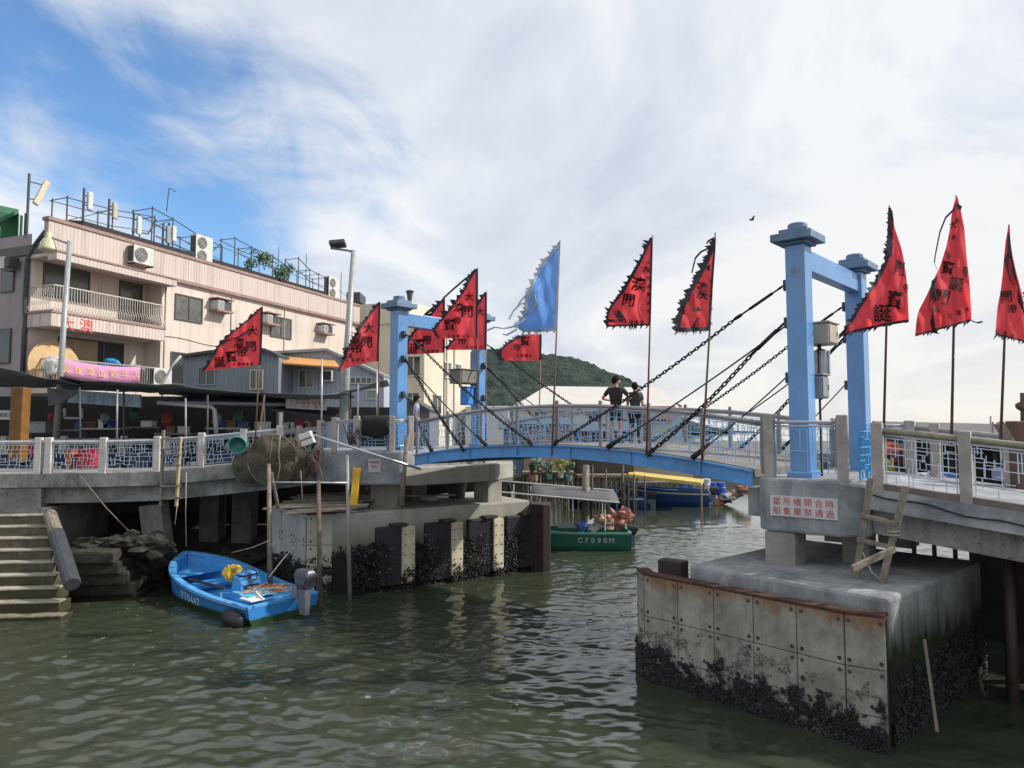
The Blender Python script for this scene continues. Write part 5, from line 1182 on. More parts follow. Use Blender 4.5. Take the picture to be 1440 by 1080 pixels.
for px, y0, y1, Y, mt, lb in ((112, 545, 640, 20.4, M_GREYD, 'thin dark awning pole right of the red shop board'), (165, 548, 628, 20.5, M_GREY, 'grey awning pole with a rusty foot, left of a pair'), (174, 550, 628, 21.5, M_GREYD, 'dark awning pole, right of a pair'), (261, 560, 640, 20.6, M_GREY, 'grey awning pole behind the homemade ladder'), (292, 556, 640, 21, M_GREYD, 'dark awning pole left of the white gutter pipe'), (372, 555, 640, 22, M_GREY, 'grey awning pole behind the leftmost big flag'), (453, 505, 620, 21.5, M_RAILL, 'pale thin pole right of the white shop sign'), (504, 540, 620, 22, M_RAILL, 'pale pole between the lamp post and the left tower'), (493, 552, 625, 22.5, M_BAMBD, 'reddish brown pole beside the grey lamp post'), (530, 520, 620, 22, M_RAILL, 'pale pole just left of the left tower')):
    awn(px, y0, y1, Y, mt, .028, lb)
m = MB(); a = at_y(30, 545, 19.9); b = at_y(26, 625, 19.9); m.bar(b - V((0, 0, .5)), a, .36, .34, (0, 1, 0)); single(m, 'orange_post', plain('orange brown wood', (.24, .105, .022), .6, 0, .4, 4, .2, .5, (.12, .05, .02), .4), 'thick orange brown post at the left edge under the awning', 'post', bevel=.02)
m = MB(); m.tube([at_y(372, 555, 20.5), at_y(366, 600, 20.5), at_y(360, 655, 18.6)], .03, 6); 
single(m, 'bamboo_cane', M_BAMB, 'bamboo cane leaning from the rail up to the awning below the leftmost flag', 'pole')
def shopsign(name, label, px0, px1, py0, py1, Y, plate, text, tcol, size, rows=1, skew=0, sub=None):
    a, b = at_y(px0, py0, Y), at_y(px1, py0 + skew, Y); c_, d_ = at_y(px1, py1 + skew, Y), at_y(px0, py1, Y); th = thing(name, label, 'sign', (d_ + c_) / 2)
    m = MB(); m.hexa([d_, c_, c_ + V((0, .1, 0)), d_ + V((0, .1, 0))], [a, b, b + V((0, .1, 0)), a + V((0, .1, 0))]); m.build('plate', plate, th)
    X = (b - a).normalized(); m = MB(); ctr = (a + b + c_ + d_) / 4 + V((0, -.012, 0)); n = len(text); wd = (b - a).length
    for i, ch in enumerate(text): text_on(m, ch, size, ctr + X * ((i - (n - 1) / 2) * wd * .86 / n) + V((0, 0, size * (.3 if sub else 0))), X, (0, 0, 1))
    if sub:
        for i, ch in enumerate(sub): text_on(m, ch, size * .5, ctr + X * ((i - (len(sub) - 1) / 2) * wd * .86 / len(sub)) - V((0, 0, size * .5)), X, (0, 0, 1))
    m.build('lettering', tcol, th); return th
shopsign('shop_sign', 'pale blue shop banner with pale green characters under the long awning', 95, 197, 548, 566, 22.5, plain('pale blue banner', (.45, .58, .75), .6, 0, .3, 2), '大日小食店', plain('pale green lettering', (.30, .42, .28), .6), .34, 1, 7)
shopsign('shop_sign', 'white shop sign with pinkish red characters right of the leftmost flag', 402, 458, 559, 574, 23, plain('white board', (.66, .65, .64), .5, 0, .15), '大澳海味店家', plain('pink red lettering', (.6, .15, .18), .6), .17, 1, 3, '海味 蝦醬 鹹魚')
shopsign('shop_sign', 'white shop panel with grey writing at the left edge behind the orange post', -10, 21, 577, 590, 23, plain('white board', (.66, .65, .64)), '海鮮乾貨', M_GREYD, .16, 1, 0)
shopsign('shop_sign', 'brown board with dim red characters between the dark poles', 107, 134, 593, 604, 24, plain('brown board', (.14, .11, .09), .7), '海味乾', plain('dim red lettering', (.38, .04, .04), .6), .22, 1, 0)
m = MB()
for x0, x1 in ((91, 115),):
    a, b, c_, d_ = at_y(x0, 574, 24), at_y(x1, 574, 24), at_y(x1, 588, 24), at_y(x0, 588, 24)
    for p, q in ((a, d_), (d_, c_), (c_, b)): m.bar(p, q, .07)
single(m, 'window_frame', M_OFFW, 'white U shaped metal frame hanging in the dark shop', 'frame')
def crate(name, label, px, py, Y, sz, mat, cat='crate', group=None):
    p = at_y(px, py, Y); th = thing(name, label, cat, p - V((0, 0, sz[2] / 2)), group); m = MB(); m.box(p, sz); m.build('body', mat, th, bevel=.03); m = MB(); m.box(p + V((0, 0, sz[2] / 2 + .02)), (sz[0] + .04, sz[1] + .04, .05)); m.build('rim', mat, th, bevel=.01); return th
RB = plain('red plastic', (.45, .02, .05), .5); NB = plain('navy plastic', (.015, .03, .09), .5)
crate('plastic_tub', 'bright red tub behind the far left walkway fretwork', 33, 636, 21.2, (.5, .4, .3), plain('pink red plastic', (.6, .03, .12), .5), 'tub', 'tubs on the left walkway')
crate('plastic_tub', 'dark red tub behind the fretwork right of the paired posts', 124, 645, 20.6, (.4, .4, .5), RB, 'tub', 'tubs on the left walkway')
crate('plastic_tub', 'orange red narrow tub behind the fretwork', 100, 646, 20.6, (.16, .3, .5), plain('orange red plastic', (.5, .12, .06), .5), 'tub', 'tubs on the left walkway')
for i, px in enumerate((20, 85, 115, 160, 200, 240, 300, 320, 350)):
    crate('storage_crate', f'navy crate on the left walkway, number {i + 1} from the left end' if False else ['leftmost navy crate behind the walkway fretwork', 'navy crate beside the orange red tub', 'navy crate under the dark red tub', 'navy crate behind the rusty footed pole', 'navy crate left of the homemade ladder', 'navy crate behind the homemade ladder', 'navy crate left of the teal basin', 'navy crate behind the teal basin', 'navy crate behind the cage nets'][i], px, 652 - .04 * max(0, px - 200), 21.4, (.75, .5, .5), NB, 'crate', 'navy crates on the left walkway')
crate('white_cabinet', 'low grey white counter beside the orange post', 55, 602, 23, (.75, .5, .34), M_GREY, 'counter')

# ------------------------------------------------------------------ street lamps
sl = thing('street_lamp', 'street lamp with pale yellow bell shaped head in front of the pink tenement', 'street lamp', at_y(80, 560, 22.5))
a, b = at_y(80, 560, 22.5), at_y(98, 339, 22.5); m = MB(); m.tube([V((a.x, a.y, 3)), b], [.10, .075], 12); m.build('pole', plain('lamp pole grey', (.36, .38, .37), .5, .2), sl, smooth=True)
h_ = at_y(68, 350, 22.5); m = MB(); m.tube([b - V((0, 0, .1)), h_ + V((.1, 0, .38)), h_ + V((.02, 0, .42))], .035, 8); m.build('arm', M_GREY, sl)
m = MB(); m.lathe(h_ + V((0, 0, .45)), [(0, .12), (.07, .12), (.09, -.05), (.2, -.2), (.27, -.42), (.28, -.5), (.24, -.52), (0, -.5)], 16); m.build('lamp_head', plain('pale yellow shade', (.60, .58, .36), .4), sl, smooth=True)
sl = thing('street_lamp', 'taller grey street lamp with flat floodlight head left of the left tower', 'street lamp', at_y(482, 600, 22.5))
a, b = at_y(481, 610, 22.5), at_y(497, 352, 22.5); m = MB(); m.tube([V((a.x, a.y, 3)), a.lerp(b, .35), b], [.2, .13, .075], 12); m.build('pole', plain('lamp pole grey', (.36, .38, .37)), sl, smooth=True)
h_ = at_y(474, 344, 22.5); m = MB(); m.tube([b - V((0, 0, .05)), at_y(488, 352, 22.5), at_y(465, 349, 22.5)], .04, 8); m.build('arm', M_GREY, sl)
m = MB(); m.bar(at_y(464, 344, 22.5), at_y(486, 342, 22.5), .34, .16, (.15, .3, 1)); m.build('lamp_head', M_GREYD, sl, bevel=.03)

# stalls in the shade: pale sheet roof strip, tables, boxes, hanging bags
m = MB(); a, b = at_y(236, 568, 23.2), at_y(404, 571, 23.6); m.hexa([a, b, b + V((0, 1.6, .25)), a + V((0, 1.6, .25))], [p + V((0, 0, .10)) for p in (a, b, b + V((0, 1.6, .25)), a + V((0, 1.6, .25)))])
single(m, 'stall_roof', plain('pale sheet roof', (.40, .45, .52), .5, .1, .3, 2), 'pale corrugated sheet roof strip over the dark stall', 'roof')
m = MB(); a, b = at_y(382, 578, 23), at_y(470, 588, 23); m.hexa([a, b, b + V((0, 1.5, .3)), a + V((0, 1.5, .3))], [p + V((0, 0, .06)) for p in (a, b, b + V((0, 1.5, .3)), a + V((0, 1.5, .3)))])
single(m, 'stall_roof', plain('dark slate roof', (.06, .065, .075), .6, 0, .3, 3), 'dark slanting stall roof below the white shop sign', 'roof')
rr = random.Random(12)
for i, px in enumerate((60, 96, 150, 205, 250, 320, 350, 408, 440)):
    p = at_y(px, 606 + rr.uniform(-5, 4), 24.2); th = thing('stall_table', ['stall table left of the white shop frame', 'stall table under the white shop frame', 'stall table right of the red shop board', 'stall table behind the paired awning poles', 'stall table behind the ladder', 'stall table by the bent gutter pipe', 'stall table behind the leftmost flag pole', 'stall table left of the thin pale pole', 'stall table behind the white foam box'][i], 'table', V((p.x, 24.2, 3.02)), 'stall tables in the shade')
    m = MB(); m.box(V((p.x, 24.2, p.z)), (1.3, .7, .05)); m.build('table_top', [M_WOOD, M_GREY, M_OFFW][i % 3], th)
    for sx in (-.58, .58):
        for sy in (-.28, .28): m = MB(); m.bar((p.x + sx, 24.2 + sy, 3.02), (p.x + sx, 24.2 + sy, p.z - .025), .05); m.build('leg', M_GREYD, th)
    for k in range(rr.choice((1, 2, 2))):
        c = V((p.x + rr.uniform(-.4, .4) + k * .25 - .1, 24.1, p.z + .026)); sz = (rr.uniform(.25, .45), .35, rr.uniform(.15, .3)); m = MB(); m.box(c + V((0, 0, sz[2] / 2)), sz); m.box(c + V((0, 0, sz[2] + .012)), (sz[0] + .03, .38, .03))
        single(m, 'goods_box', [M_OFFW, plain('brown carton', (.22, .14, .07), .8), plain('dim blue box', (.06, .12, .28), .6), M_WHITE][(i + k) % 4], ['white', 'brown carton', 'dim blue', 'bright white'][(i + k) % 4] + ' box on the ' + th['label'].replace('stall table', 'stall table'), 'box', 'goods boxes on the stall tables', bevel=.01)
for i, (px, py) in enumerate(((75, 585), (148, 588), (190, 583), (235, 590), (305, 590), (335, 586), (420, 598))):
    p = at_y(px, py, 23.8); m = MB(); ico(m, p, .17, .5, 2, (1, .7, 1.3), i + 70); m.tube([p + V((0, 0, .2)), p + V((0, 0, 1.0))], .008, 4)
    single(m, 'hanging_bag', [plain('dim red bag', (.3, .05, .04), .7), plain('grey bag', (.25, .25, .24), .7), plain('dim green bag', (.06, .14, .07), .7)][i % 3], ['dim red', 'grey', 'dim green'][i % 3] + ' bag hanging in the dark stall ' + ['beside the orange post', 'left of the rusty footed pole', 'right of the paired poles', 'left of the ladder', 'left of the flag cane', 'behind the flag cane', 'below the white shop sign'][i], 'bag', 'bags hung in the stalls')
# ------------------------------------------------------------------ festival flags
def clothmat(name, a, b, tr=.35):
    m, t, bs = nt(name); f = nz(t, 1.6, 5, .6); c = mixc(t, rmp(t, f, .3, .7), (*b, 1), (*a, 1)); t.links.new(c, bs.inputs['Base Color']); bs.inputs['Roughness'].default_value = .8; bs.inputs['Specular IOR Level'].default_value = .2; bump(t, bs, nz(t, 2.6, 4, .6, (2.2, 2.2, .6)), .35, .05)
    tl = t.nodes.new('ShaderNodeBsdfTranslucent'); t.links.new(c, tl.inputs[0]); mx = t.nodes.new('ShaderNodeMixShader'); mx.inputs[0].default_value = tr
    t.links.new(bs.outputs[0], mx.inputs[1]); t.links.new(tl.outputs[0], mx.inputs[2]); t.links.new(mx.outputs[0], t.nodes['Material Output'].inputs[0]); return m
M_FLAG = clothmat('red flag cloth', (.95, .115, .13), (.84, .075, .09), .52)
M_FLAGB = clothmat('blue flag cloth', (.22, .45, .92), (.14, .34, .82), .5)
M_PALEB = clothmat('pale flag edging', (.55, .60, .68), (.42, .48, .58))
def interp(rows, y):
    if y <= rows[0][0]: return rows[0][1:]
    for a, b in zip(rows[:-1], rows[1:]):
        if y <= b[0]:
            f = (y - a[0]) / (b[0] - a[0]); return tuple(p + (q - p) * f for p, q in zip(a[1:], b[1:]))
    return rows[-1][1:]
GCH = '大澳關帝寶誕'
def flag(label, pole_, D, rows, chars, seed, bottom=None, cloth=M_FLAG, edge=M_BORDER, ink=M_INK, rowtext=None, coltext=None, ribbon=None, amp=.13, tk=1.0, polemat=M_BAMB, cat='flag', hoist=True, group='festival flags along the bridge', patches=(), bteeth=True, lteeth=True, border=1.9, waves=2.4):
    (x0, y0), (x1, y1) = pole_; pt, pb = at_y(x0, y0, D), at_y(x1, y1, D)
    th = thing('festival_flag', label, cat, pb, group); rnd = random.Random(seed)
    ph = rnd.random() * 6
    def xp(y): return x0 + (x1 - x0) * (y - y0) / (y1 - y0)
    def S(px, py, o=0):
        u = (px - xp(py)) / 40.0
        dy = amp * (math.sin(waves * u + .03 * (py - y0) + ph) - math.sin(.03 * (py - y0) + ph)) * min(1, abs(u) * 1.5) + .35 * amp * math.sin(5.1 * u - .05 * py + ph)*min(1, abs(u))
        dy += amp * (.35 * math.sin(.16 * (px - x0) + .11 * (py - y0) + ph * 2) + .22 * math.sin(.31 * (px - x0) - .07 * (py - y0) + ph * 3)) * min(1, abs(u) * 2)
        return at_y(px, py, D + dy + o - .035)
    m = MB(); m.tube([pb, pt], [.024, .014], 7); m.build('pole', polemat, th, smooth=True)
    ya, yb = rows[0][0], rows[-1][0]; G = []; ny_ = 36
    bt = bottom or (lambda u: 0)
    for i in range(ny_ + 1):
        y = ya + (yb - ya) * i / ny_; l, r = interp(rows, y); G.append([S(l + (r - l) * j / 24, y + bt(j / 24) * (i / ny_) ** 3) for j in range(25)])
    m = MB(); m.grid(G); m.build('cloth', cloth, th, smooth=True)
    # dark border with ragged teeth on fly edge and foot
    m = MB(); nE = 26; L_ = []
    for i in range(nE + 1):
        y = ya + (yb - ya) * i / nE; l, r = interp(rows, y); L_.append((l, y + bt(0) * (i / nE) ** 3))
    for o in (-.012, .012):
        if lteeth:
            m.grid([[S(l - 1.2, y, o), S(min(l + border, interp(rows, y)[1]), y, o)] for l, y in L_])
            i = 1
            while i < nE - 1:
                st = rnd.choice((1, 1, 2)); (l, y), (l2, y2) = L_[i], L_[min(i + st, nE)]; tl = tk * (rnd.uniform(2, 7) if rnd.random() < .55 else .4); dx_, dy_ = l2 - l, y2 - y; q = math.hypot(dx_, dy_) or 1
                ox, oy = -dy_ / q, dx_ / q
                if ox > 0: ox, oy = -ox, -oy
                tip = ((l + l2) / 2 + ox * tl + rnd.uniform(-4, 0), (y + y2) / 2 + oy * tl * .5 + rnd.uniform(-4, 1)); mid = ((l2 + tip[0]) / 2 + 1.5, (y2 + tip[1]) / 2 + 2)
                m.face([S(l, y, o), S(l2, y2, o), S(*mid, o), S(*tip, o)]); i += st
        if bteeth:
            l, r = interp(rows, yb); nb = 14; Bp = [(l + (r - l) * j / nb, yb + bt(j / nb)) for j in range(nb + 1)]
            m.grid([[S(x, y - border * .8, o), S(x, y + 1.2, o)] for x, y in Bp])
            for j in range(nb):
                if rnd.random() < .5:
                    (x, y), (x2, y2) = Bp[j], Bp[j + 1]; tl = rnd.uniform(2, 8); m.face([S(x, y, o), S(x2, y2, o), S((x + x2) / 2 - rnd.uniform(0, 6), (y + y2) / 2 + tl, o)])
        if hoist: m.grid([[S(interp(rows, y)[1] - 2.2, y + bt(1) * ((y - ya) / (yb - ya)) ** 3, o), S(interp(rows, y)[1] + .8, y + bt(1) * ((y - ya) / (yb - ya)) ** 3, o)] for y in [ya + (yb - ya) * i / 20 for i in range(21)]])
        for P in patches: m.face([S(x, y, o) for x, y in P])
    m.build('border', edge, th)
    m = MB()
    def put(ch, px, py, s, tilt=0, sx=1.0):
        vs, fs = text_geo(ch, s, .011 if s > 8 else .006); c_, s_ = math.cos(tilt), math.sin(tilt)
        for o in (-.016, .016): m.raw([S(px + (a * c_ - b * s_) * sx, py - (a * s_ + b * c_), o) for a, b in vs], fs)
    for c in chars: put(c[0], c[1], c[2], c[3] * 1.22, *c[4:])
    if rowtext:
        st, xa, xb, y_, s = rowtext[:5]; dy = rowtext[5] if len(rowtext) > 5 else 0
        for i, ch in enumerate(st): u = i / max(1, len(st) - 1); put(ch, xa + (xb - xa) * u, y_ + dy * u, s)
    if coltext:
        st, x_, ya_, yb_, s = coltext
        for i, ch in enumerate(st): put(ch, x_, ya_ + (yb_ - ya_) * i / max(1, len(st) - 1), s)
    if m.v: m.build('lettering', ink, th)
    if ribbon:
        for rb in ribbon:
            m = MB(); pts = rb; m.grid([[S(x, y, -.05), S(x + 1.6, y + 2.2, -.05)] for x, y in pts]); m.build('ribbon', edge, th, smooth=True)
    return th
T5 = '鄉公所敬'
flag('leftmost red flag, long tail toward the left, in front of the pale house', ((369, 430), (358, 640)), 18.6, [(432, 367.5, 369), (455, 343, 368.5), (470, 322, 368), (485, 306, 367.5), (500, 298, 367), (508, 291, 366.5), (514, 285, 366.3)], [('大', 355, 465, 12), ('澳', 336, 482, 12, -.1), ('關', 353, 487, 13), ('帝', 340, 494, 13), ('寶', 325, 501, 14, .1), ('誕', 309, 509, 13, .1)], 1, lambda u: 9 * (1 - u) - 1, rowtext=('大澳鄉事會', 330, 354, 512, 5), ribbon=[[(352, 462), (335, 473), (318, 478), (311, 484)]], bteeth=False, tk=.12)
flag('red flag left of the left tower, tip curling down over the lamp post', ((534, 424), (531, 620)), 19.0, [(425, 532.5, 534), (440, 522, 534), (455, 510, 533.5), (470, 500, 533), (485, 489, 532.5), (500, 482, 532), (508, 475, 531.5)], [('大', 519, 461, 13), ('澳', 501, 474, 13), ('關', 516, 481, 14), ('帝', 502, 488, 15), ('寶', 489, 496, 14)], 2, lambda u: 14 * (1 - u) ** 1.4, rowtext=('大澳鄉公所', 488, 518, 507, 5, -2), bteeth=False, tk=.5)
flag('red flag half hidden behind the left tower beam', ((625, 418), (624, 600)), 21.0, [(420, 623, 625), (440, 608, 625), (455, 594, 625), (468, 580, 625), (485, 571, 625), (496, 568, 624.5)], [('寶', 590, 484, 14), ('誕', 579, 490, 14), ('帝', 600, 478, 12)], 3, lambda u: 3 * (1 - u), rowtext=('大澳鄉會', 596, 615, 494, 5), ribbon=[[(623, 421), (608, 432), (594, 446)], [(610, 430), (600, 438), (592, 446)]], bteeth=False)
flag('tall red flag with jagged left edge above the left tower', ((671.5, 376), (671, 610)), 18.2, [(378, 668, 671.5), (395, 659, 671.5), (410, 651, 671.5), (425, 640, 671.5), (440, 628, 671.3), (452, 618, 671), (462, 610, 671), (474, 617, 671)], [('大', 660, 417, 10), ('澳', 645, 432, 11), ('關', 657, 438, 15), ('帝', 643, 451, 10, .2), ('寶', 632, 456, 14)], 4, lambda u: 2, rowtext=('大澳鄉公所', 631, 658, 472.5, 5), ribbon=[[(668, 380), (650, 394), (635, 407), (622, 419)]], bteeth=False)
flag('red flag behind the tall jagged one, only its right edge and foot free', ((684, 409), (683, 620)), 20.5, [(411, 682, 684), (425, 674, 684), (440, 664, 684), (455, 655, 684), (470, 645, 683.7), (482, 632, 683.5), (490, 628, 683)], [('大', 675, 438, 10), ('帝', 650, 478, 11)], 5, lambda u: 2, rowtext=('大澳鄉公', 657, 676, 488, 5), bteeth=False, polemat=M_WOOD)
flag('small low red flag under the blue flag', ((761, 471), (757, 640)), 20.5, [(470, 741, 761), (476, 728, 761), (484, 712, 761), (492, 704, 760.5), (500, 703, 760.5), (506, 708, 760)], [('寶', 738, 479, 12), ('帝', 727, 488, 9)], 7, lambda u: 1, rowtext=('大澳鄉公', 728, 746, 500, 5), bteeth=False)
flag('tattered blue flag with long streaming tail, the only blue one', ((787.5, 338), (776, 640)), 15.2, [(340, 786.5, 787.5), (355, 776, 787), (370, 765, 786), (385, 755, 785.5), (400, 748, 785), (415, 744, 784), (430, 739, 783), (445, 736, 782.3), (455, 722, 782), (464, 735, 781.5)], [], 6, lambda u: 2 * (1 - u), M_FLAGB, M_PALEB, M_PALEB, ribbon=[[(738, 447), (722, 458), (708, 461), (695, 459), (683, 464)], [(733, 425), (722, 435), (715, 448)], [(740, 412), (730, 424), (726, 432)], [(726, 462), (712, 470), (706, 469)]], hoist=True, cat='flag', border=3, patches=[[(757, 392), (760, 402), (754, 425), (758, 428), (752, 436), (735, 446), (748, 432), (752, 415)]])
flag('red flag left of the pair in the open sky, foot edge ragged', ((917.5, 331), (909, 640)), 13.9, [(334, 915, 917), (350, 908, 917), (370, 899, 916.5), (390, 888, 916), (410, 876, 915.5), (425, 863, 915), (436, 855, 915), (447, 853.5, 914.5), (457, 853, 914)], [('大', 908, 378, 9), ('澳', 898, 399, 17, -.1), ('關', 884, 422, 16, -.15)], 8, lambda u: 2 * (1 - u) - .5, rowtext=('大澳鄉會', 880, 903, 453, 6), coltext=('大澳關帝寶誕會', 912, 369, 437, 6), ribbon=[[(913, 340), (896, 370), (880, 398), (872, 410)]], patches=[[(856, 432), (872, 437), (882, 452), (868, 447)], [(854, 449), (872, 449), (880, 452), (858, 453)]])
flag('red flag right of the pair in the open sky, folded and torn at the top', ((1006, 327), (987, 650)), 13.0, [(334, 1003, 1006), (350, 999, 1005.5), (370, 990, 1004), (390, 980, 1002.5), (410, 968, 1001), (430, 958, 999.5), (450, 952, 998), (464, 951, 996.5)], [('澳', 988, 408, 22, -.1, .6), ('寶', 960, 435, 11, 0, .6)], 9, lambda u: 2 * (1 - u), ribbon=[[(1002, 345), (985, 353), (977, 362), (972, 383)], [(1004, 333), (995, 338), (993, 342)]], coltext=('大澳關帝', 1000, 395, 455, 5), border=5.5, patches=[[(963, 410), (976, 415), (981, 432), (988, 436), (976, 438), (968, 425)], [(972, 460), (982, 445), (990, 457), (984, 462)], [(990, 375), (999, 372), (998, 382)]])
flag('big red flag blowing in front of the right tower, tail reaching the tower', ((1251, 289), (1242, 640)), 12.0, [(292, 1250, 1253), (320, 1251, 1258), (350, 1247, 1268), (365, 1246, 1271), (385, 1236, 1274), (405, 1222, 1276), (425, 1206, 1277), (440, 1196, 1277.5), (450, 1186, 1278), (455, 1180, 1278)], [('關', 1265, 377, 18, -.2, .7), ('寶', 1258, 421, 22, -.15, .85), ('誕', 1241, 440, 22, .05), ('帝', 1274, 405, 12, -.2, .5)], 10, lambda u: 17 * (1 - u) ** 1.3 - 3 * u, polemat=M_BAMBD, hoist=False, amp=.16, border=3.4, tk=.7, patches=[[(1249, 293), (1255, 296), (1257, 312), (1255, 338), (1249, 350), (1247, 348)], [(1241, 354), (1256, 340), (1254, 360), (1248, 362)]], waves=1.6)
flag('red flag second from the right, folded over, with a long loose ribbon', ((1345, 275), (1338, 625)), 11.3, [(278, 1344, 1347), (295, 1339, 1351), (320, 1336, 1356), (345, 1331, 1358), (370, 1323, 1360), (390, 1313, 1362.5), (410, 1303, 1364), (430, 1291, 1365), (445, 1288, 1366), (458, 1287, 1366)], [('大', 1340, 316, 9, .2), ('寶', 1333, 376, 16, -.2), ('誕', 1345, 399, 17, -.2), ('關', 1325, 417, 19, -.25), ('帝', 1358, 382, 14, 0, .5)], 11, lambda u: 14 * (1 - u) ** 1.0 - 8 * u, rowtext=('公澳大', 1336, 1360, 444, 8, -9), ribbon=[[(1342, 292), (1329, 305), (1321, 325), (1315, 355), (1313, 368), (1317, 378)], [(1365, 450), (1374, 453), (1381, 451)]], polemat=M_BAMBD, hoist=False, amp=.18, lteeth=False, patches=[[(1310, 395), (1318, 388), (1314, 415), (1322, 440), (1312, 435), (1316, 465), (1322, 470), (1310, 468), (1306, 430)], [(1344, 285), (1353, 290), (1351, 296), (1344, 293)], [(1345, 306), (1349, 311), (1343, 314)], [(1339, 330), (1345, 333), (1340, 338)], [(1331, 352), (1337, 360), (1333, 365)]], waves=1.4)
flag('rightmost red flag at the picture edge with a dark diagonal fold', ((1419, 316), (1407, 625)), 11.6, [(318, 1418, 1420), (340, 1414, 1421), (360, 1412, 1424), (385, 1410, 1430), (410, 1407, 1437), (430, 1403, 1441), (450, 1401, 1446), (470, 1400, 1449)], [('關', 1415, 417, 15, .1), ('帝', 1424, 434, 11), ('寶', 1446, 418, 15)], 12, lambda u: 12 * u, rowtext=('公澳大', 1402, 1424, 466, 7, 6), polemat=M_BAMBD, hoist=False, amp=.14, lteeth=False, patches=[[(1417, 325), (1420, 330), (1424, 365), (1432, 400), (1442, 445), (1432, 425), (1424, 400), (1416, 380), (1412, 365), (1417, 355)]], waves=1.5)

# ------------------------------------------------------------------ boats
def hull(th, L, Bm, H, Wt, hullmat, inmat, rimmat, bow=.45, draft=.25, stern=.82, nst=18, floor=.16, fullness=2.6, bottom=None):
    """local x forward, stern at -L/2; returns side(x01, h01, sgn) on the outer skin"""
    def hb(u): return Bm / 2 * (stern + (1 - stern) * min(1, u * 2.2)) * (1 - max(0, (u - .42) / .58) ** fullness)
    def sh(u): return H + bow * max(0, u - .2) ** 1.9
    def keel(u): return -draft + (H * .55 + draft) * max(0, (u - .75) / .25) ** 2.2
    prof = [(0, 0), (.55, .04), (.84, .22), (.93, .5), (1.0, 1.0)]
    def pt(u, k, s, inset=0): a, b = prof[k]; z = keel(u) + (sh(u) - keel(u)) * b; return V((-L / 2 + L * u, s * max(0, hb(u) * a - inset), z))
    us = [i / nst for i in range(nst)] + [.985, 1.0]
    m = MB(); rows = [[pt(u, k, -1) for k in range(4, -1, -1)] + [pt(u, k, 1) for k in range(1, 5)] for u in us]; m.grid(rows)
    r = rows[0]; m.face(list(r)); m.build('hull', hullmat, th, smooth=True)
    m = MB(); rin = []
    for u in us:
        w_ = max(.0, hb(u) - .09); f = min(sh(u) - .03, max(floor, keel(u) + .08)); rin.append([V((-L / 2 + L * u * .985 + .06 * (u < .01), -w_, sh(u) - .01)), V((-L / 2 + L * u * .985 + .06 * (u < .01), -w_ * .9, f)), V((-L / 2 + L * u * .985 + .06 * (u < .01), w_ * .9, f)), V((-L / 2 + L * u * .985 + .06 * (u < .01), w_, sh(u) - .01))])
    m.grid(rin); m.face([rin[0][0], rin[0][1], rin[0][2], rin[0][3]]); m.build('inner_lining', inmat, th)
    m = MB()
    for s in (-1, 1):
        rows = []
        for u in us:
            y = hb(u); i_ = max(0, y - .12); rows.append([V((-L / 2 + L * u, s * (y + .03), sh(u) - .05)), V((-L / 2 + L * u, s * (y + .03), sh(u) + .02)), V((-L / 2 + L * u - .1 * (u > .9), s * i_, sh(u) + .02)), V((-L / 2 + L * u - .1 * (u > .9), s * i_, sh(u) - .04))])
        m.grid(rows)
    m.box((-L / 2 + .04, 0, H + .0), (.10, Bm * stern, .06)); m.build('gunwale', rimmat, th)
    def side(u, v, s, o=.006):
        z = keel(u) + (sh(u) - keel(u)) * v
        for (a0, b0), (a1, b1) in zip(prof[:-1], prof[1:]):
            if v <= b1: f = (v - b0) / (b1 - b0); a = a0 + (a1 - a0) * f; break
        return V((-L / 2 + L * u, s * (hb(u) * a + o), z))
    return side, hb, sh
def hull_text(th, side, st, u0, du, v, size, L, s, mat, up):
    m = MB(); n = len(st)
    for i, ch in enumerate(st):
        vs, fs = text_geo(ch, size); uc = u0 + du * i
        m.raw([side(uc + (a / L) * (1 if du > 0 else -1), v + b * up, s, .008) for a, b in vs], fs)
    m.build('registration', mat, th)
def motor(th, x, y, z, col, s=1.0):
    m = MB(); q = lambda a, b, c: V((x - a * s, y + b * s, z + c * s))
    sec = [(-.1, .22, -.17, .13), (.02, .26, -.18, .17), (.22, .36, -.17, .17), (.30, .34, -.15, .15), (.36, .30, -.1, .1)]
    rows = []
    for zz_, hx, y0, y1 in sec:
        rows.append([q(.1 - hx * .55, y0, zz_), q(.1 + hx, y0, zz_), q(.1 + hx, y1, zz_), q(.1 - hx * .55, y1, zz_), q(.1 - hx * .55, y0, zz_)])
    m.grid(rows); m.face(rows[-1][:4]); m.face(rows[0][:4][::-1]); c = m.build('motor_cowl', col, th, bevel=.03)
    m = MB(); m.hexa([q(.02, -.06, -.75), q(.30, -.06, -.75), q(.30, .06, -.75), q(.02, .06, -.75)], [q(-.02, -.09, -.1), q(.30, -.09, -.1), q(.30, .09, -.1), q(-.02, .09, -.1)]); m.box(q(-.12, 0, -.22), (.22 * s, .24 * s, .3 * s)); m.build('motor_leg', plain('motor grey', (.22, .23, .26), .35, .2), th, bevel=.015)
BB = plain('bright boat blue', (.035, .26, .66), .35, 0, .25, 3, 0, .5, (.02, .1, .25), .3); BI = plain('deck blue', (.055, .34, .78), .45, 0, .25, 3, 0, .5, (.25, .4, .55), .35)
ST, BO = V((-5.50, 16.35, 0)), V((-9.30, 19.45, 0))
ctr = V((-7.15, 17.6, 0)); dd = (BO - ST); Lb = 4.9
b1 = thing('motor_boat', 'bright blue open motor boat with grey outboard moored beside the landing steps', 'boat', V((ctr.x, ctr.y, 0)), None, True, math.atan2(dd.y, dd.x))
BH = mixmat = None
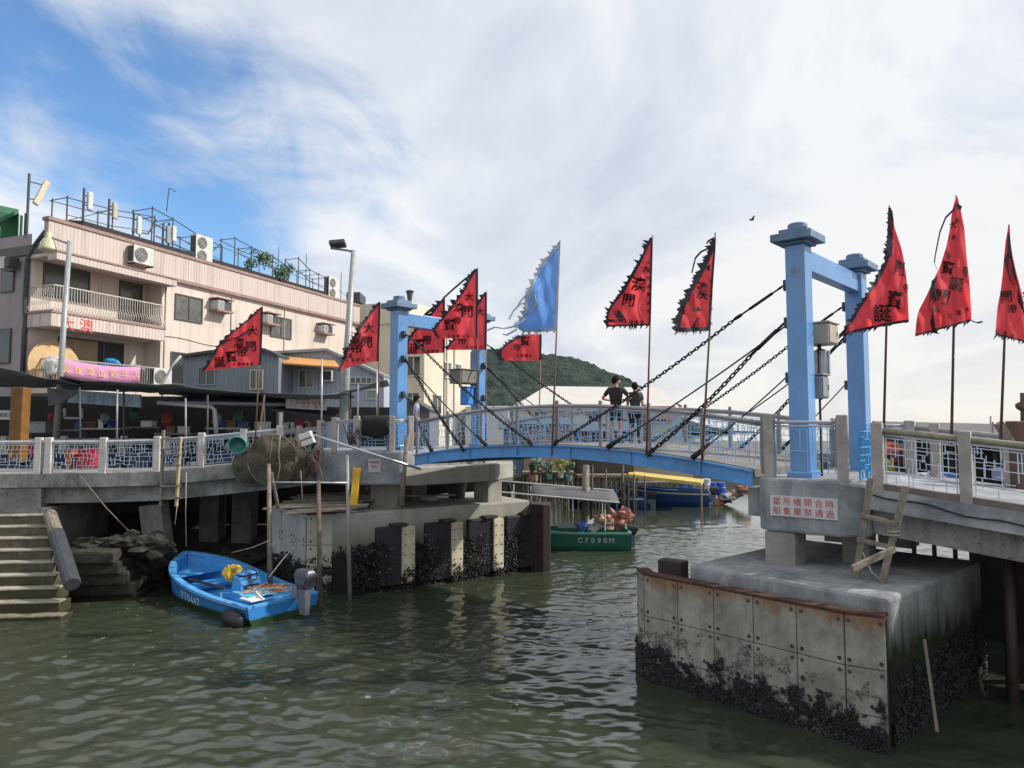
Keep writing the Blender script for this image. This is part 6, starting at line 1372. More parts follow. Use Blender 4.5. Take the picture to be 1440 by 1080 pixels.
m_, t, bs = nt('blue hull over green bottom'); f = nz(t, 2.2, 6, .7); zz = mul(t, sepz(t), mul(t, f, .12), 'ADD'); o = mixc(t, rmp(t, zz, .17, .21), (.02, .055, .02, 1), (.03, .20, .52, 1)); t.links.new(o, bs.inputs['Base Color']); bs.inputs['Roughness'].default_value = .4; M_HULLB = m_
side, hb, sh = hull(b1, Lb, 2.05, .40, 0, M_HULLB, BI, plain('gunwale blue', (.10, .40, .82), .4, 0, .3, 5, 0, .5, (.35, .42, .5), .4), .85, .22, .9, floor=.14, fullness=4.2)
m = MB(); us = [i / 20 for i in range(20)] + [.97]
for s in (-1, 1): m.tube([side(u, .92, s, .02) for u in us], .024, 6)
m.build('rubbing_strake', plain('black strake', (.03, .025, .03), .6), b1)
hull_text(b1, side, 'P70447', .60, -.033, .62, .24, Lb, 1, M_WHITE, 1.6)
m = MB(); m.hexa([(-1.1, -.30, .14), (-.5, -.30, .14), (-.5, .30, .14), (-1.1, .30, .14)], [(-.95, -.26, .70), (-.62, -.26, .78), (-.62, .26, .78), (-.95, .26, .70)]); m.box((-.78, 0, .80), (.28, .46, .05)); cn_ = m.build('steering_console', BI, b1, bevel=.03)
m = MB(); m.box((-1.035, 0, .46), (.02, .38, .2)); m.build('console_shelf', plain('shelf dark', (.05, .03, .03), .8), cn_)
m = MB(); m.ring((-1.06, .04, .80), .15, .15, .015, V((.45, 0, 1)), V((0, 1, 0)), 20, 6); m.bar((-1.06, -.11, .80), (-1.06, .19, .80), .025); m.bar((-.95, .04, .70), (-1.06, .04, .80), .035); m.build('steering_wheel', M_CABLE, b1)
m = MB(); m.box((.9, 0, .34), (.5, 1.4, .06)); m.build('thwart', BI, b1, bevel=.02); m = MB(); m.hexa([(1.5, -.62, .45), (2.3, -.25, .55), (2.3, .25, .55), (1.5, .62, .45)], [(1.5, -.62, .5), (2.3, -.25, .6), (2.3, .25, .6), (1.5, .62, .5)]); m.build('foredeck', BI, b1, bevel=.02)
m = MB(); m.box((-1.75, .02, .38), (.7, 1.3, .06)); m.build('stern_seat', BI, b1, bevel=.02)
m = MB()
for y in (-.72, .72): m.tube([(-2.62, y * .9, .55), (-2.45, y, .72), (-2.0, y * 1.05, .62)], .025, 6)
m.build('stern_bar', M_OFFW, b1)
motor(b1, -2.72, -.25, .78, plain('outboard slate', (.075, .083, .105), .4, .1, .15, 3), .92)
def onboat(b, x, y, z): r = b.rotation_euler.z; return b.location + V((x * math.cos(r) - y * math.sin(r), x * math.sin(r) + y * math.cos(r), z))
m = MB(); ico(m, onboat(b1, -.42, .22, .80), .17, .9, 3, (1, .9, 1.1), 4); single(m, 'yellow_bag', plain('yellow cloth', (.75, .48, .04), .7), 'crumpled yellow cloth on the console of the bright blue boat', 'cloth')
m = MB(); rows = []
for i in range(9): rows.append([onboat(b1, -1.95 + i * .09, -.1 + j * .09, .47 + .07 * mnoise.noise(V((i * .4, j * .4, 2))) + .03 * math.sin(j)) for j in range(9)])
m.grid(rows); single(m, 'folded_tarp', plain('cyan tarp', (.12, .48, .72), .5, 0, .3, 6), 'cyan tarpaulin folded on the stern seat of the bright blue boat', 'tarpaulin', solid=.03)
m = MB(); m.bar(onboat(b1, 1.0, .45, .45), onboat(b1, -.9, .62, .55), .05); m.bar(onboat(b1, 1.0, .45, .45), onboat(b1, 1.35, .42, .42), .14, .03); single(m, 'oar', M_WOODD, 'dark oar lying along the side inside the bright blue boat', 'oar')
m = MB(); m.box(onboat(b1, -2.0, .55, .47), (.5, .35, .03), V((math.cos(b1.rotation_euler.z), math.sin(b1.rotation_euler.z), 0))); single(m, 'white_board', M_WHITE, 'white board lying at the stern of the bright blue boat', 'board')
m = MB(); r_ = random.Random(5)
for k in range(5):
    m.tube([onboat(b1, -1.0 - r_.random() * .9, r_.uniform(-.6, .2), .45 + .1 * r_.random()) for _ in range(6)], .018, 5)
single(m, 'rope_tangle', plain('orange rope', (.6, .16, .05), .8), 'orange and red rope tangle behind the console of the bright blue boat', 'rope')
m = MB(); r_ = random.Random(8)
for k in range(4): m.tube([onboat(b1, -1.1 - r_.random() * 1.2, r_.uniform(-.6, .6), .5 + .08 * r_.random()) for _ in range(6)], .014, 5)
m.tube([onboat(b1, -1.1, .82, .52), onboat(b1, -1.2, .88, .3), onboat(b1, -1.25, .9, .12)], .012, 5)
single(m, 'rope_tangle', M_ROPE, 'pale rope tangle strewn over the stern of the bright blue boat', 'rope')
m = MB(); p0, p1 = onboat(b1, -1.65, 1.0, .12), onboat(b1, -2.35, .98, .10); m.tube([p0, p0.lerp(p1, .12), p0.lerp(p1, .5), p0.lerp(p1, .88), p1], [.1, .17, .19, .17, .1], 14); single(m, 'boat_fender', M_RUBBER, 'fat black rubber fender hanging on the side of the bright blue boat', 'fender', smooth=True)

GR = plain('boat green', (.02, .155, .11), .4, 0, .25, 2, 0, .5, (.02, .05, .04), .4); GRL = plain('boat light green', (.06, .32, .24), .45, 0, .2, 3); GRR = plain('green rim', (.13, .33, .27), .5)
gb = thing('sampan', 'dark green sampan with grey canopy half hidden behind the left pier', 'boat', (1.83, 25.3, 0), None, True, R(180 - 3))
side, hb, sh = hull(gb, 4.9, 1.6, .62, 0, GR, GRL, GRR, .3, .2, .88, floor=.25)
hull_text(gb, side, 'C7090M', .37, -.045, .70, .26, 4.9, 1, plain('white numerals', (.7, .72, .7), .6), 1.25)
m = MB(); m.box((-.2, 0, .52), (.75, 1.0, .5)); m.build('engine_box', plain('engine box green', (.015, .11, .08), .5), gb, bevel=.02)
m = MB()
for x in (-1.6, 1.9):
    for y in (-.62, .62): m.tube([(x * .95, y, .7), (x * .95, y, 1.88 - .12 * y + .08 * (x + 1.6))], .025, 6)
m.build('canopy_post', M_OFFW, gb)
m = MB(); rows = [[V((-2.0 + i * .44, -1.0 + j * .5, 1.86 + .035 * i - .06 * (j - 2) + .05 * math.cos(j - 2) - .03 * math.sin(i * 1.4))) for j in range(5)] for i in range(8)]; m.grid(rows); m.build('canopy', plain('grey canopy', (.09, .09, .095), .7, 0, .25, 2), gb, smooth=True, solid=.02)
m = MB(); m.tube([(-2.0, 1.02, 1.74), (2.3, 1.02, 2.10)], .025, 6); m.tube([(-2.0, -1.02, 1.98), (2.3, -1.02, 2.32)], .025, 6); m.build('canopy_edge', M_OFFW, gb)
motor(gb, -2.45, 0, .55, plain('black motor', (.03, .032, .035), .35), .7)
for i, (x, y, z, r, c, lb) in enumerate(((-1.55, .3, .95, .26, (.50, .30, .2), 'crumpled orange and pink bag on top of the pile in the green sampan'), (-2.15, .1, 1.15, .28, (.55, .22, .18), 'pinkish red bundle at the stern end of the green sampan'), (-1.9, -.2, .98, .3, (.40, .28, .18), 'brown sacking in the green sampan'), (-1.1, .3, .82, .22, (.5, .5, .52), 'white sack in the green sampan'), (-.75, .35, .82, .2, (.1, .18, .5), 'blue sack in the green sampan'))):
    m = MB(); ico(m, onboat(gb, x, y, z), r, 1.0, 3, (1.2, 1, .9), i + 20); single(m, 'sack', plain('sack %s' % 'abcde'[i], c, .8), lb, 'sack', 'sacks in the green sampan')
BN = plain('navy boat', (.02, .065, .20), .4, 0, .2, 2); BNI = plain('navy inside', (.05, .12, .25), .5); WST = plain('white stripe', (.6, .65, .72), .5)
def farboat(label, px0, px1, pyw, L, rz, H=.7, stripe=True, mot=True):
    c = at_z((px0 + px1) / 2, pyw, 0); b = thing('sampan', label, 'boat', c, 'navy blue sampans moored by the stilt houses', True, rz)
    sd_, hb, sh = hull(b, L, 1.7, H, 0, BN, BNI, BN, .4, .2, .86, floor=.25)
    if stripe:
        m = MB(); us = [i / 16 for i in range(17)]
        for s in (-1, 1): m.grid([[sd_(u, .80, s, .015), sd_(u, .90, s, .015)] for u in us])
        m.build('stripe', WST, b)
    m = MB(); m.box((-.3, 0, .55), (.9, 1.2, .5)); m.build('engine_box', BNI, b, bevel=.03)
    if mot: motor(b, -L / 2 - .12, 0, H * .85, plain('black motor', (.03, .032, .035)), .9)
    return b
fb1 = farboat('navy blue sampan with a pale stripe nosed in among the stilts', 800, 897, 711, 5.0, R(158), .65)
fb2 = farboat('longer navy blue sampan with a yellow boarded roof', 878, 988, 709, 5.0, R(163), .85)
fb3 = farboat('small dark sampan squeezed between the two navy sampans', 850, 925, 704, 3.6, R(150), .55, False)
yr = thing('boat_roof', 'long yellow boarded roof held on posts over the navy sampans', 'roof', at_y(935, 690, 38))
m = MB(); a, b = at_y(884, 671, 37), at_y(986, 683, 36); a2, b2 = at_y(884, 666, 39), at_y(990, 678, 38); m.hexa([a, b, b2, a2], [p + V((0, 0, .16)) for p in (a, b, b2, a2)]); m.build('board', plain('faded yellow', (.62, .48, .12), .7, 0, .3, 1.5), yr)
for p in (a, b, a2, b2): m = MB(); m.tube([p, V((p.x, p.y, -.3))], .05, 6); m.build('post', M_STILT, yr)
for i, (px, py, col, lb) in enumerate(((1003, 690, (.03, .09, .42), 'left one of two bright blue drums on the far bank'), (1014, 690, (.03, .09, .42), 'right one of two bright blue drums on the far bank'), (993, 685, (.5, .5, .52), 'grey white drum left of the blue drums'), (962, 684, (.1, .2, .45), 'dull blue drum under the yellow roof'), (972, 684, (.1, .2, .45), 'dull blue drum right under the yellow roof edge'))):
    p = at_y(px, py, 40); m = MB(); m.lathe(p - V((0, 0, .45)), [(0, 0), (.27, 0), (.28, .3), (.3, .32), (.28, .34), (.28, .6), (.3, .62), (.27, .66), (.25, .92), (.1, .95), (0, .95)], 14); single(m, 'drum', plain('drum %s' % 'abcde'[i], col, .4), lb, 'drum', 'drums on the far bank', smooth=False)
rr = random.Random(9)
for i, (px, py) in enumerate(((1000, 700), (1008, 704), (1018, 702), (1026, 700), (1033, 696), (1040, 692), (995, 706), (1046, 688))):
    m = MB(); ico(m, at_y(px, py, 39), .33, .9, 2, (1, 1, .8), i + 40); single(m, 'bundle', plain('bundle %s' % 'abcdefgh'[i], [(.4, .38, .36), (.45, .2, .1), (.05, .05, .06), (.5, .5, .48), (.3, .18, .1), (.12, .1, .1), (.25, .24, .24), (.35, .12, .08)][i], .8), ['grey bundle', 'orange brown bundle', 'black bundle', 'whitish bundle', 'brown bundle', 'dark bundle', 'mid grey bundle', 'reddish bundle'][i] + ' heaped on the far bank by the blue drums', 'bundle', 'bundles on the far bank')
# ------------------------------------------------------------------ people
def skin_body(name, joints, edges, mat, parent, sub=1):
    """joints: name -> (pos, radius); one continuous skinned surface"""
    me = bpy.data.meshes.new(name); ks = list(joints); ix = {k: i for i, k in enumerate(ks)}
    me.from_pydata([tuple(joints[k][0]) for k in ks], [(ix[a], ix[b]) for a, b in edges], []); me.update()
    ob = bpy.data.objects.new(name, me); COL.objects.link(ob)
    sk = ob.modifiers.new('skin', 'SKIN'); sk.use_smooth_shade = True
    if sub: s_ = ob.modifiers.new('sub', 'SUBSURF'); s_.levels = s_.render_levels = sub
    for i, k in enumerate(ks):
        r = joints[k][1]; r = r if isinstance(r, tuple) else (r, r)
        me.skin_vertices[0].data[i].radius = r; me.skin_vertices[0].data[i].use_root = (i == 0)
    dg = bpy.context.evaluated_depsgraph_get(); ev = ob.evaluated_get(dg); m2 = bpy.data.meshes.new_from_object(ev)
    bpy.data.objects.remove(ob); m2.materials.clear(); m2.materials.append(mat)
    o = bpy.data.objects.new(name, m2); COL.objects.link(o); o.parent = parent
    m2.polygons.foreach_set('use_smooth', [True] * len(m2.polygons)); return o
def person(label, loc, rz, h, shirt, legs, hair, pose='stand', long_legs=False, elbows=.0, lean=0.0, headturn=0.0, step=0.0):
    """local +y is forward, feet at z = 0, built 1.7 m tall then scaled"""
    th = thing('person', label, 'person', loc, None, True, rz); k = h / 1.7; th.scale = (k, k, k)
    L = lean
    hipz = .90
    J = {'pelvis': (V((0, 0, hipz)), (.135, .105)), 'waist': (V((0, L * .3, 1.06)), (.125, .09)), 'chest': (V((0, L * .7, 1.28)), (.155, .105)), 'neckb': (V((0, L, 1.43)), (.085, .075)), 'neck': (V((0, L * 1.05, 1.49)), .05), 'head': (V((0, L * 1.1 + .01, 1.565)), (.075, .085)), 'head2': (V((0, L * 1.1 + .015, 1.65)), (.07, .08))}
    E_ = [('pelvis', 'waist'), ('waist', 'chest'), ('chest', 'neckb'), ('neckb', 'neck'), ('neck', 'head'), ('head', 'head2')]
    for s, n in ((-1, 'l'), (1, 'r')):
        st = step * s
        J['hip' + n] = (V((s * .09, 0, .84)), .088); J['knee' + n] = (V((s * .095, st * .55 + .02, .48)), .056); J['calf' + n] = (V((s * .095, st * .8 - .01, .36)), .052); J['ank' + n] = (V((s * .095, st - .03, .09)), .036); J['foot' + n] = (V((s * .11, st + .02, .04)), (.042, .035)); J['toe' + n] = (V((s * .125, st + .13, .03)), (.042, .026))
        E_ += [('pelvis', 'hip' + n), ('hip' + n, 'knee' + n), ('knee' + n, 'calf' + n), ('calf' + n, 'ank' + n), ('ank' + n, 'foot' + n), ('foot' + n, 'toe' + n)]
        sh_ = V((s * .175, L, 1.385))
        if pose == 'rail':
            el = V((s * (.27 + elbows), L - .05 + .08, 1.14)); wr = V((s * (.13 + .05 * (s > 0)), L + .30, 1.10)); fd = V((-s * .35, .9, -.1)).normalized()
        elif pose == 'walk':
            el = V((s * .21, L - st * .35 - .02, 1.11)); wr = V((s * .2, L - st * .6 + .08, .88)); fd = V((0, .25, -1)).normalized()
        else:
            el = V((s * .235, L + .01, 1.11)); wr = V((s * .22, L + .14, .90)); fd = V((0, .5, -.9)).normalized()
        J['sh' + n] = (sh_, .06); J['el' + n] = (el, .042); J['wr' + n] = (wr, (.03, .026)); pm = wr + fd * .075; J['palm' + n] = (pm, (.036, .017))
        E_ += [('chest', 'sh' + n), ('sh' + n, 'el' + n), ('el' + n, 'wr' + n), ('wr' + n, 'palm' + n)]
        side_ = fd.cross(V((0, 1, 0)) if abs(fd.y) < .8 else V((0, 0, 1))).normalized()
        for i, ln in enumerate((.068, .078, .072, .056)):
            b = pm + fd * .03 + side_ * ((i - 1.5) * .019); curl = V((0, 0, -.35)) if pose == 'rail' else V((0, .4, -.1)); mid = b + fd * ln * .5; tip = mid + (fd + curl).normalized() * ln * .5
            J[f'fa{i}{n}'] = (b, .0095); J[f'fb{i}{n}'] = (mid, .009); J[f'fc{i}{n}'] = (tip, .0075); E_ += [('palm' + n, f'fa{i}{n}'), (f'fa{i}{n}', f'fb{i}{n}'), (f'fb{i}{n}', f'fc{i}{n}')]
        tb_ = wr + fd * .03 - side_ * .028; J['ta' + n] = (tb_, .012); J['tb' + n] = (tb_ + fd * .035 - side_ * .02, .01); J['tc' + n] = (tb_ + fd * .062 - side_ * .026, .008); E_ += [('wr' + n, 'ta' + n), ('ta' + n, 'tb' + n), ('tb' + n, 'tc' + n)]
    # head turned on the neck
    body = skin_body('body', J, E_, M_SKIN, th)
    hc = V((0, L * 1.1 + .012, 1.605)); rm = Matrix.Rotation(headturn, 3, 'Z')
    # face: nose, brow, lips, ears grown as small bumps on one skull mesh joined to the body's top
    m = MB(); n_u, n_v = 18, 13; rows = []
    for i in range(n_v):
        v = math.pi * i / (n_v - 1); row = []
        for j in range(n_u + 1):
            a = 2 * math.pi * j / n_u; d = V((math.sin(v) * math.sin(a), math.sin(v) * math.cos(a), math.cos(v)))
            r = V((.078 * d.x, .098 * d.y, .118 * d.z))
            if d.z < -.2: r.x *= 1 + .35 * (d.z + .2); r.y += .012 * max(0, d.y)
            f = max(0, d.y)
            r.y += .028 * math.exp(-((d.x / .16) ** 2 + ((d.z + .12) / .22) ** 2)) * f          # nose
            r.y -= .012 * math.exp(-(((abs(d.x) - .38) / .2) ** 2 + ((d.z - .08) / .14) ** 2)) * f   # eye sockets
            r.y += .008 * math.exp(-((d.x / .3) ** 2 + ((d.z + .52) / .12) ** 2)) * f              # lips
            row.append(hc + rm @ r)
        rows.append(row)
    m.grid(rows)
    for s in (-1, 1): ico(m, hc + rm @ V((s * .08, -.005, -.01)), .026, .2, 1, (.4, .8, 1.15), 3)
    hd = m.build('head', M_SKIN, th, smooth=True)
    m = MB()
    for s in (-1, 1): ico(m, hc + rm @ V((s * .03, .086, .012)), .011, 0, 1, (1.2, .6, .7))
    m.build('eyes', M_INK, hd); m = MB(); m.bar(hc + rm @ V((-.022, .098, -.062)), hc + rm @ V((.022, .098, -.062)), .012, .006); m.build('mouth', plain('lips', (.3, .1, .08), .5), hd)
    m = MB(); rows = []
    for i in range(9):
        v = math.pi * .74 * i / 8; row = []
        for j in range(n_u + 1):
            a = 2 * math.pi * j / n_u; fr = .5 + .5 * math.cos(a); vv = v * (1 - .52 * fr ** 1.5); d = V((math.sin(vv) * math.sin(a), math.sin(vv) * math.cos(a), math.cos(vv)))
            w_ = 1 + .06 * mnoise.noise(d * 6); row.append(hc + rm @ V((.09 * d.x * w_, .110 * d.y * w_ - .008, .128 * d.z * w_ + .006)))
        rows.append(row)
    m.grid(rows); m.build('hair', hair, th, smooth=True, solid=.012)
    # clothes follow the same skeleton, a little larger
    g = 1.13
    S_ = {k_: (p, tuple(x * g + .008 for x in (r if isinstance(r, tuple) else (r, r)))) for k_, (p, r) in J.items()}
    SJ = {'waist': S_['waist'], 'hem': (V((0, L * .1, .93)), (.15, .115)), 'chest': S_['chest'], 'neckb': (S_['neckb'][0] - V((0, 0, .01)), S_['neckb'][1])}; SE = [('waist', 'hem'), ('waist', 'chest'), ('chest', 'neckb')]
    for n in 'lr':
        SJ['sh' + n] = S_['sh' + n]; SJ['sl' + n] = (J['sh' + n][0].lerp(J['el' + n][0], .72), .062); SE += [('chest', 'sh' + n), ('sh' + n, 'sl' + n)]
    skin_body('shirt', SJ, SE, shirt, th)
    TJ = {'pelvis': (J['pelvis'][0] + V((0, 0, .03)), (.155, .12))}; TE = []
    for n in 'lr':
        TJ['hip' + n] = (J['hip' + n][0], .106)
        end = 'ank' + n if long_legs else None
        if long_legs: TJ['knee' + n] = (J['knee' + n][0], .07); TJ['cuff' + n] = (J['ank' + n][0] + V((0, 0, .03)), .05); TE += [('pelvis', 'hip' + n), ('hip' + n, 'knee' + n), ('knee' + n, 'cuff' + n)]
        else: TJ['cuff' + n] = (J['hip' + n][0].lerp(J['knee' + n][0], .86), .086); TE += [('pelvis', 'hip' + n), ('hip' + n, 'cuff' + n)]
    skin_body('trousers' if long_legs else 'shorts', TJ, TE, legs, th)
    for n in 'lr':
        m = MB(); f, q = J['foot' + n][0], J['toe' + n][0]; d = (q - f).normalized(); m.hexa([f - d * .09 + V((-.045, 0, -.045)), f - d * .09 + V((.045, 0, -.045)), q + d * .05 + V((.045, 0, -.035)), q + d * .05 + V((-.045, 0, -.035))], [f - d * .08 + V((-.04, 0, .06)), f - d * .08 + V((.04, 0, .06)), q + d * .03 + V((.038, 0, .02)), q + d * .03 + V((-.038, 0, .02))]); m.build('shoe', M_GREYD, th, bevel=.015)
    return th
HB = plain('black hair', (.012, .010, .009), .9, 0, .3, 30, .4, .2)
def deckpt(px, t_):
    k = (px - 720) / 960; p = R0 + W * t_; s = (k * p.y - p.x) / (U.x - k * U.y); return B(s, t_, zd(s) + .035)
p = deckpt(866, 1.5); person('person in a black shirt and dark shorts on the bridge, looking right', p, R(-20), 1.60, plain('black shirt', (.018, .017, .018), .8), plain('dark navy shorts', (.022, .024, .04), .8), HB, 'rail', False, .10, .03, R(-55), .05)
p = deckpt(893, 1.9); person('slightly shorter person in charcoal top and long dark trousers on the bridge, seen from behind', p, R(-12), 1.46, plain('charcoal top', (.045, .05, .05), .85), plain('black trousers', (.015, .015, .018), .8), plain('dark hair', (.016, .013, .012), .9, 0, .3, 30, .4, .2), 'walk', True, 0, .02, R(10), .06)
s_ = at_y(584, 633, 20.3); person('person in a pale blue striped shirt walking at the left end of the bridge', V((s_.x, 20.3, 3.72)), R(-80), 1.58, plain('pale blue shirt', (.42, .55, .72), .8), plain('dark blue shorts', (.06, .08, .16), .8), HB, 'walk', False, 0, .03, 0, .10)

# ------------------------------------------------------------------ far bank: hill, marquee, stilt houses
def heightsheet(name, x0, x1, y0, y1, n, hf, mat):
    rows = []
    for i in range(n + 1):
        x = x0 + (x1 - x0) * i / n; rows.append([V((x, y0 + (y1 - y0) * j / 90, hf(x, y0 + (y1 - y0) * j / 90))) for j in range(91)])
    m = MB(); m.grid(rows); o = m.build(name, mat, None, smooth=True); o['kind'] = 'structure'; return o
m_, t, bs = nt('haze tinted wooded hillside'); f1 = nz(t, .022, 8, .68); f2 = nz(t, .09, 5, .7); f3 = nz(t, .3, 4, .7)
o = mixc(t, rmp(t, f1, .35, .65), (.055, .080, .070, 1), (.100, .130, .105, 1)); o = mixc(t, rmp(t, f2, .42, .7), o, (.032, .050, .045, 1)); o = mixc(t, mul(t, rmp(t, f1, .66, .72), .4), o, (.22, .2, .17, 1)); t.links.new(o, bs.inputs['Base Color']); bs.inputs['Roughness'].default_value = 1; bs.inputs['Specular IOR Level'].default_value = .05; bump(t, bs, mul(t, f2, f3, 'ADD'), 1.0, 8); M_HILL = m_  # haze put into the greens, shadow into the darkest tone
prof = [(560, 560), (620, 510), (660, 496), (690, 492), (720, 494), (760, 499), (800, 503), (820, 509), (850, 523), (872, 529), (884, 545), (905, 575), (940, 600), (990, 618)]
DH = 700
pr_ = [(at_y(x, y, DH).x, at_y(x, y, DH).z) for x, y in prof]
def hh(x, y):
    r = interp([(a, b) for a, b in pr_], x)[0] if pr_[0][0] < x < pr_[-1][0] else (pr_[0][1] if x <= pr_[0][0] else pr_[-1][1] - (x - pr_[-1][0]) * .3)
    e = 1 - abs((y - DH) / 260) ** 1.4; return max(-3, r * max(0, e) * (1 + .0 * x) + (1 - max(0, e)) * -3 + 9 * mnoise.noise(V((x * .02, y * .02, 0))) * max(0, min(1, (1 - e) * 2)) + (2.6 * mnoise.noise(V((x * .11, y * .11, 4))) + 1.6 * mnoise.noise(V((x * .3, y * .3, 9)))) * min(1, max(0, e) * 3))
heightsheet('hill', -220, 260, DH - 260, DH + 260, 260, hh, M_HILL)
pr2 = [(900, 618), (960, 612), (1000, 606), (1030, 612), (1055, 622), (1090, 618), (1140, 614), (1200, 610), (1280, 606), (1340, 610), (1420, 607), (1520, 610), (1700, 612)]
DH2 = 1800; p2_ = [(at_y(x, y, DH2).x, at_y(x, y, DH2).z) for x, y in pr2]
def hh2(x, y):
    e = max(0, 1 - abs((y - DH2) / 400) ** 1.5); r = interp(p2_, x)[0] if x < p2_[-1][0] else p2_[-1][1]; return max(-3, (r + 10) * e * 1.0 - 8 + 6 * mnoise.noise(V((x * .006, y * .006, 3))))
m_, t, bs = nt('distant hills'); f1 = nz(t, .01, 6, .65); t.links.new(mixc(t, f1, (.06, .085, .075, 1), (.11, .135, .115, 1)), bs.inputs['Base Color']); bs.inputs['Roughness'].default_value = 1
heightsheet('distant_hills', 300, 2300, DH2 - 400, DH2 + 400, 80, hh2, m_)
m = MB(); m.prism([(-30, 46), (1, 46), (3, 60), (32, 64), (60, 80), (60, 120), (-60, 120), (-60, 46)], -1.5, 1.9); m.build('far_bank', plain('far bank ground', (.16, .15, .13), .9), None)['kind'] = 'structure'

mq = thing('marquee', 'large white marquee with long pale roof behind the drawbridge', 'marquee', at_y(840, 640, 56))
M_CANV = plain('white canvas', (.56, .54, .50), .7, 0, .08, .8)
DQ = 56; a, b, c_, d_ = at_y(722, 571, DQ), at_y(960, 578, DQ), at_y(930, 545, DQ + 5), at_y(768, 543, DQ + 5)
bk = [V((p.x, p.y + (DQ + 5 - p.y) * 2, p.z)) for p in (a, b)]
m = MB(); m.raw([a, b, c_, d_, bk[0], bk[1]], [[0, 1, 2, 3], [3, 2, 5, 4], [0, 3, 4], [1, 5, 2]]); m.build('roof', M_CANV, mq)
m = MB(); m.hexa([a - V((0, -.02, .30)), b - V((0, -.02, .30)), b + V((0, .1, -.30)), a + V((0, .1, -.30))], [a - V((0, -.02, .0)), b - V((0, -.02, .0)), b + V((0, .1, 0)), a + V((0, .1, 0))]); m.build('valance', plain('pink valance', (.62, .36, .30), .7), mq)
wz = 1.9; m = MB(); q = lambda p, z, o=.3: V((p.x, p.y + o, z)); m.hexa([q(a, wz), q(b, wz), q(bk[1], wz, -.3), q(bk[0], wz, -.3)], [q(a, a.z - .305), q(b, b.z - .305), q(bk[1], b.z - .305, -.3), q(bk[0], a.z - .305, -.3)]); m.build('side_wall', plain('pale marquee wall', (.62, .60, .50), .8, 0, .2, .4), mq)
for i, px in enumerate((760, 792, 836, 876, 905, 930)):
    p = at_y(px, 580, DQ); m = MB(); m.box(p + V((0, .27, -.35)), (.9, .04, .7)); m.build('window_flap', M_GREYD, mq)
    m = MB(); m.box(V((p.x - .8, DQ + .26, (wz + p.z) / 2 - .4)), (.12, .06, p.z - wz - .8)); m.build('wall_seam', M_GREY, mq)
shopsign('banner', 'white banner with rows of red writing hung on the front of the marquee', 783, 834, 602, 626, DQ - .2, plain('banner white', (.62, .52, .52), .7), '大澳關帝寶誕', plain('banner red', (.5, .08, .1), .7), .55, 1, 0, '二零二四 賀誕 神功戲')
shopsign('banner', 'blue left panel with pale marks beside the red written banner', 837, 856, 610, 627, DQ - .2, plain('blue panel', (.1, .32, .7), .6), '大', WST, .5)
shopsign('banner', 'pinkish panel on the marquee wall behind the people', 876, 950, 571, 590, DQ - .2, plain('pink panel', (.58, .30, .30), .7), '神功戲', plain('white panel letters', (.65, .6, .6), .7), .5)
m = MB(); p = at_y(712, 571, 50); m.prism([(p.x - 3, 50), (p.x + .2, 50), (p.x + .2, 54), (p.x - 3, 54)], 1.9, p.z); single(m, 'white_hut', M_CANV, 'low white roofed hut left of the marquee', 'hut', bevel=.05)
m = MB(); p = at_y(935, 585, 62); gz_house('village_house', 'pale yellow house right of the marquee roof', [(905, 572), (930, 560), (958, 572)], 66, 6, M_CREAM, M_GREY)
# crowd of small boats and sheds far along the right shore
for i, (x0, x1, yt, Y, c) in enumerate(((985, 1010, 636, 150, (.2, .19, .18)), (1010, 1022, 640, 160, (.4, .4, .4)), (1030, 1052, 638, 170, (.14, .12, .12)), (1052, 1066, 632, 165, (.3, .28, .27)), (1075, 1095, 640, 150, (.18, .17, .17)), (1098, 1106, 638, 155, (.35, .34, .33)), (1150, 1170, 640, 150, (.2, .2, .2)))):
    gz_house('stilt_hut', ['dark hut on the far shore behind the girder end', 'small pale hut on the far shore', 'low black hut on the far shore', 'grey hut on the far shore just left of the platform', 'dim hut seen through the platform railing', 'narrow pale hut seen through the platform railing', 'grey hut right of the tower foot on the far shore'][i], [(x0, yt + 3), ((x0 + x1) / 2, yt), (x1, yt + 3)], Y, 4, plain('hut wall %s' % 'abcdefg'[i], c, .9), M_GREYD, -.3)

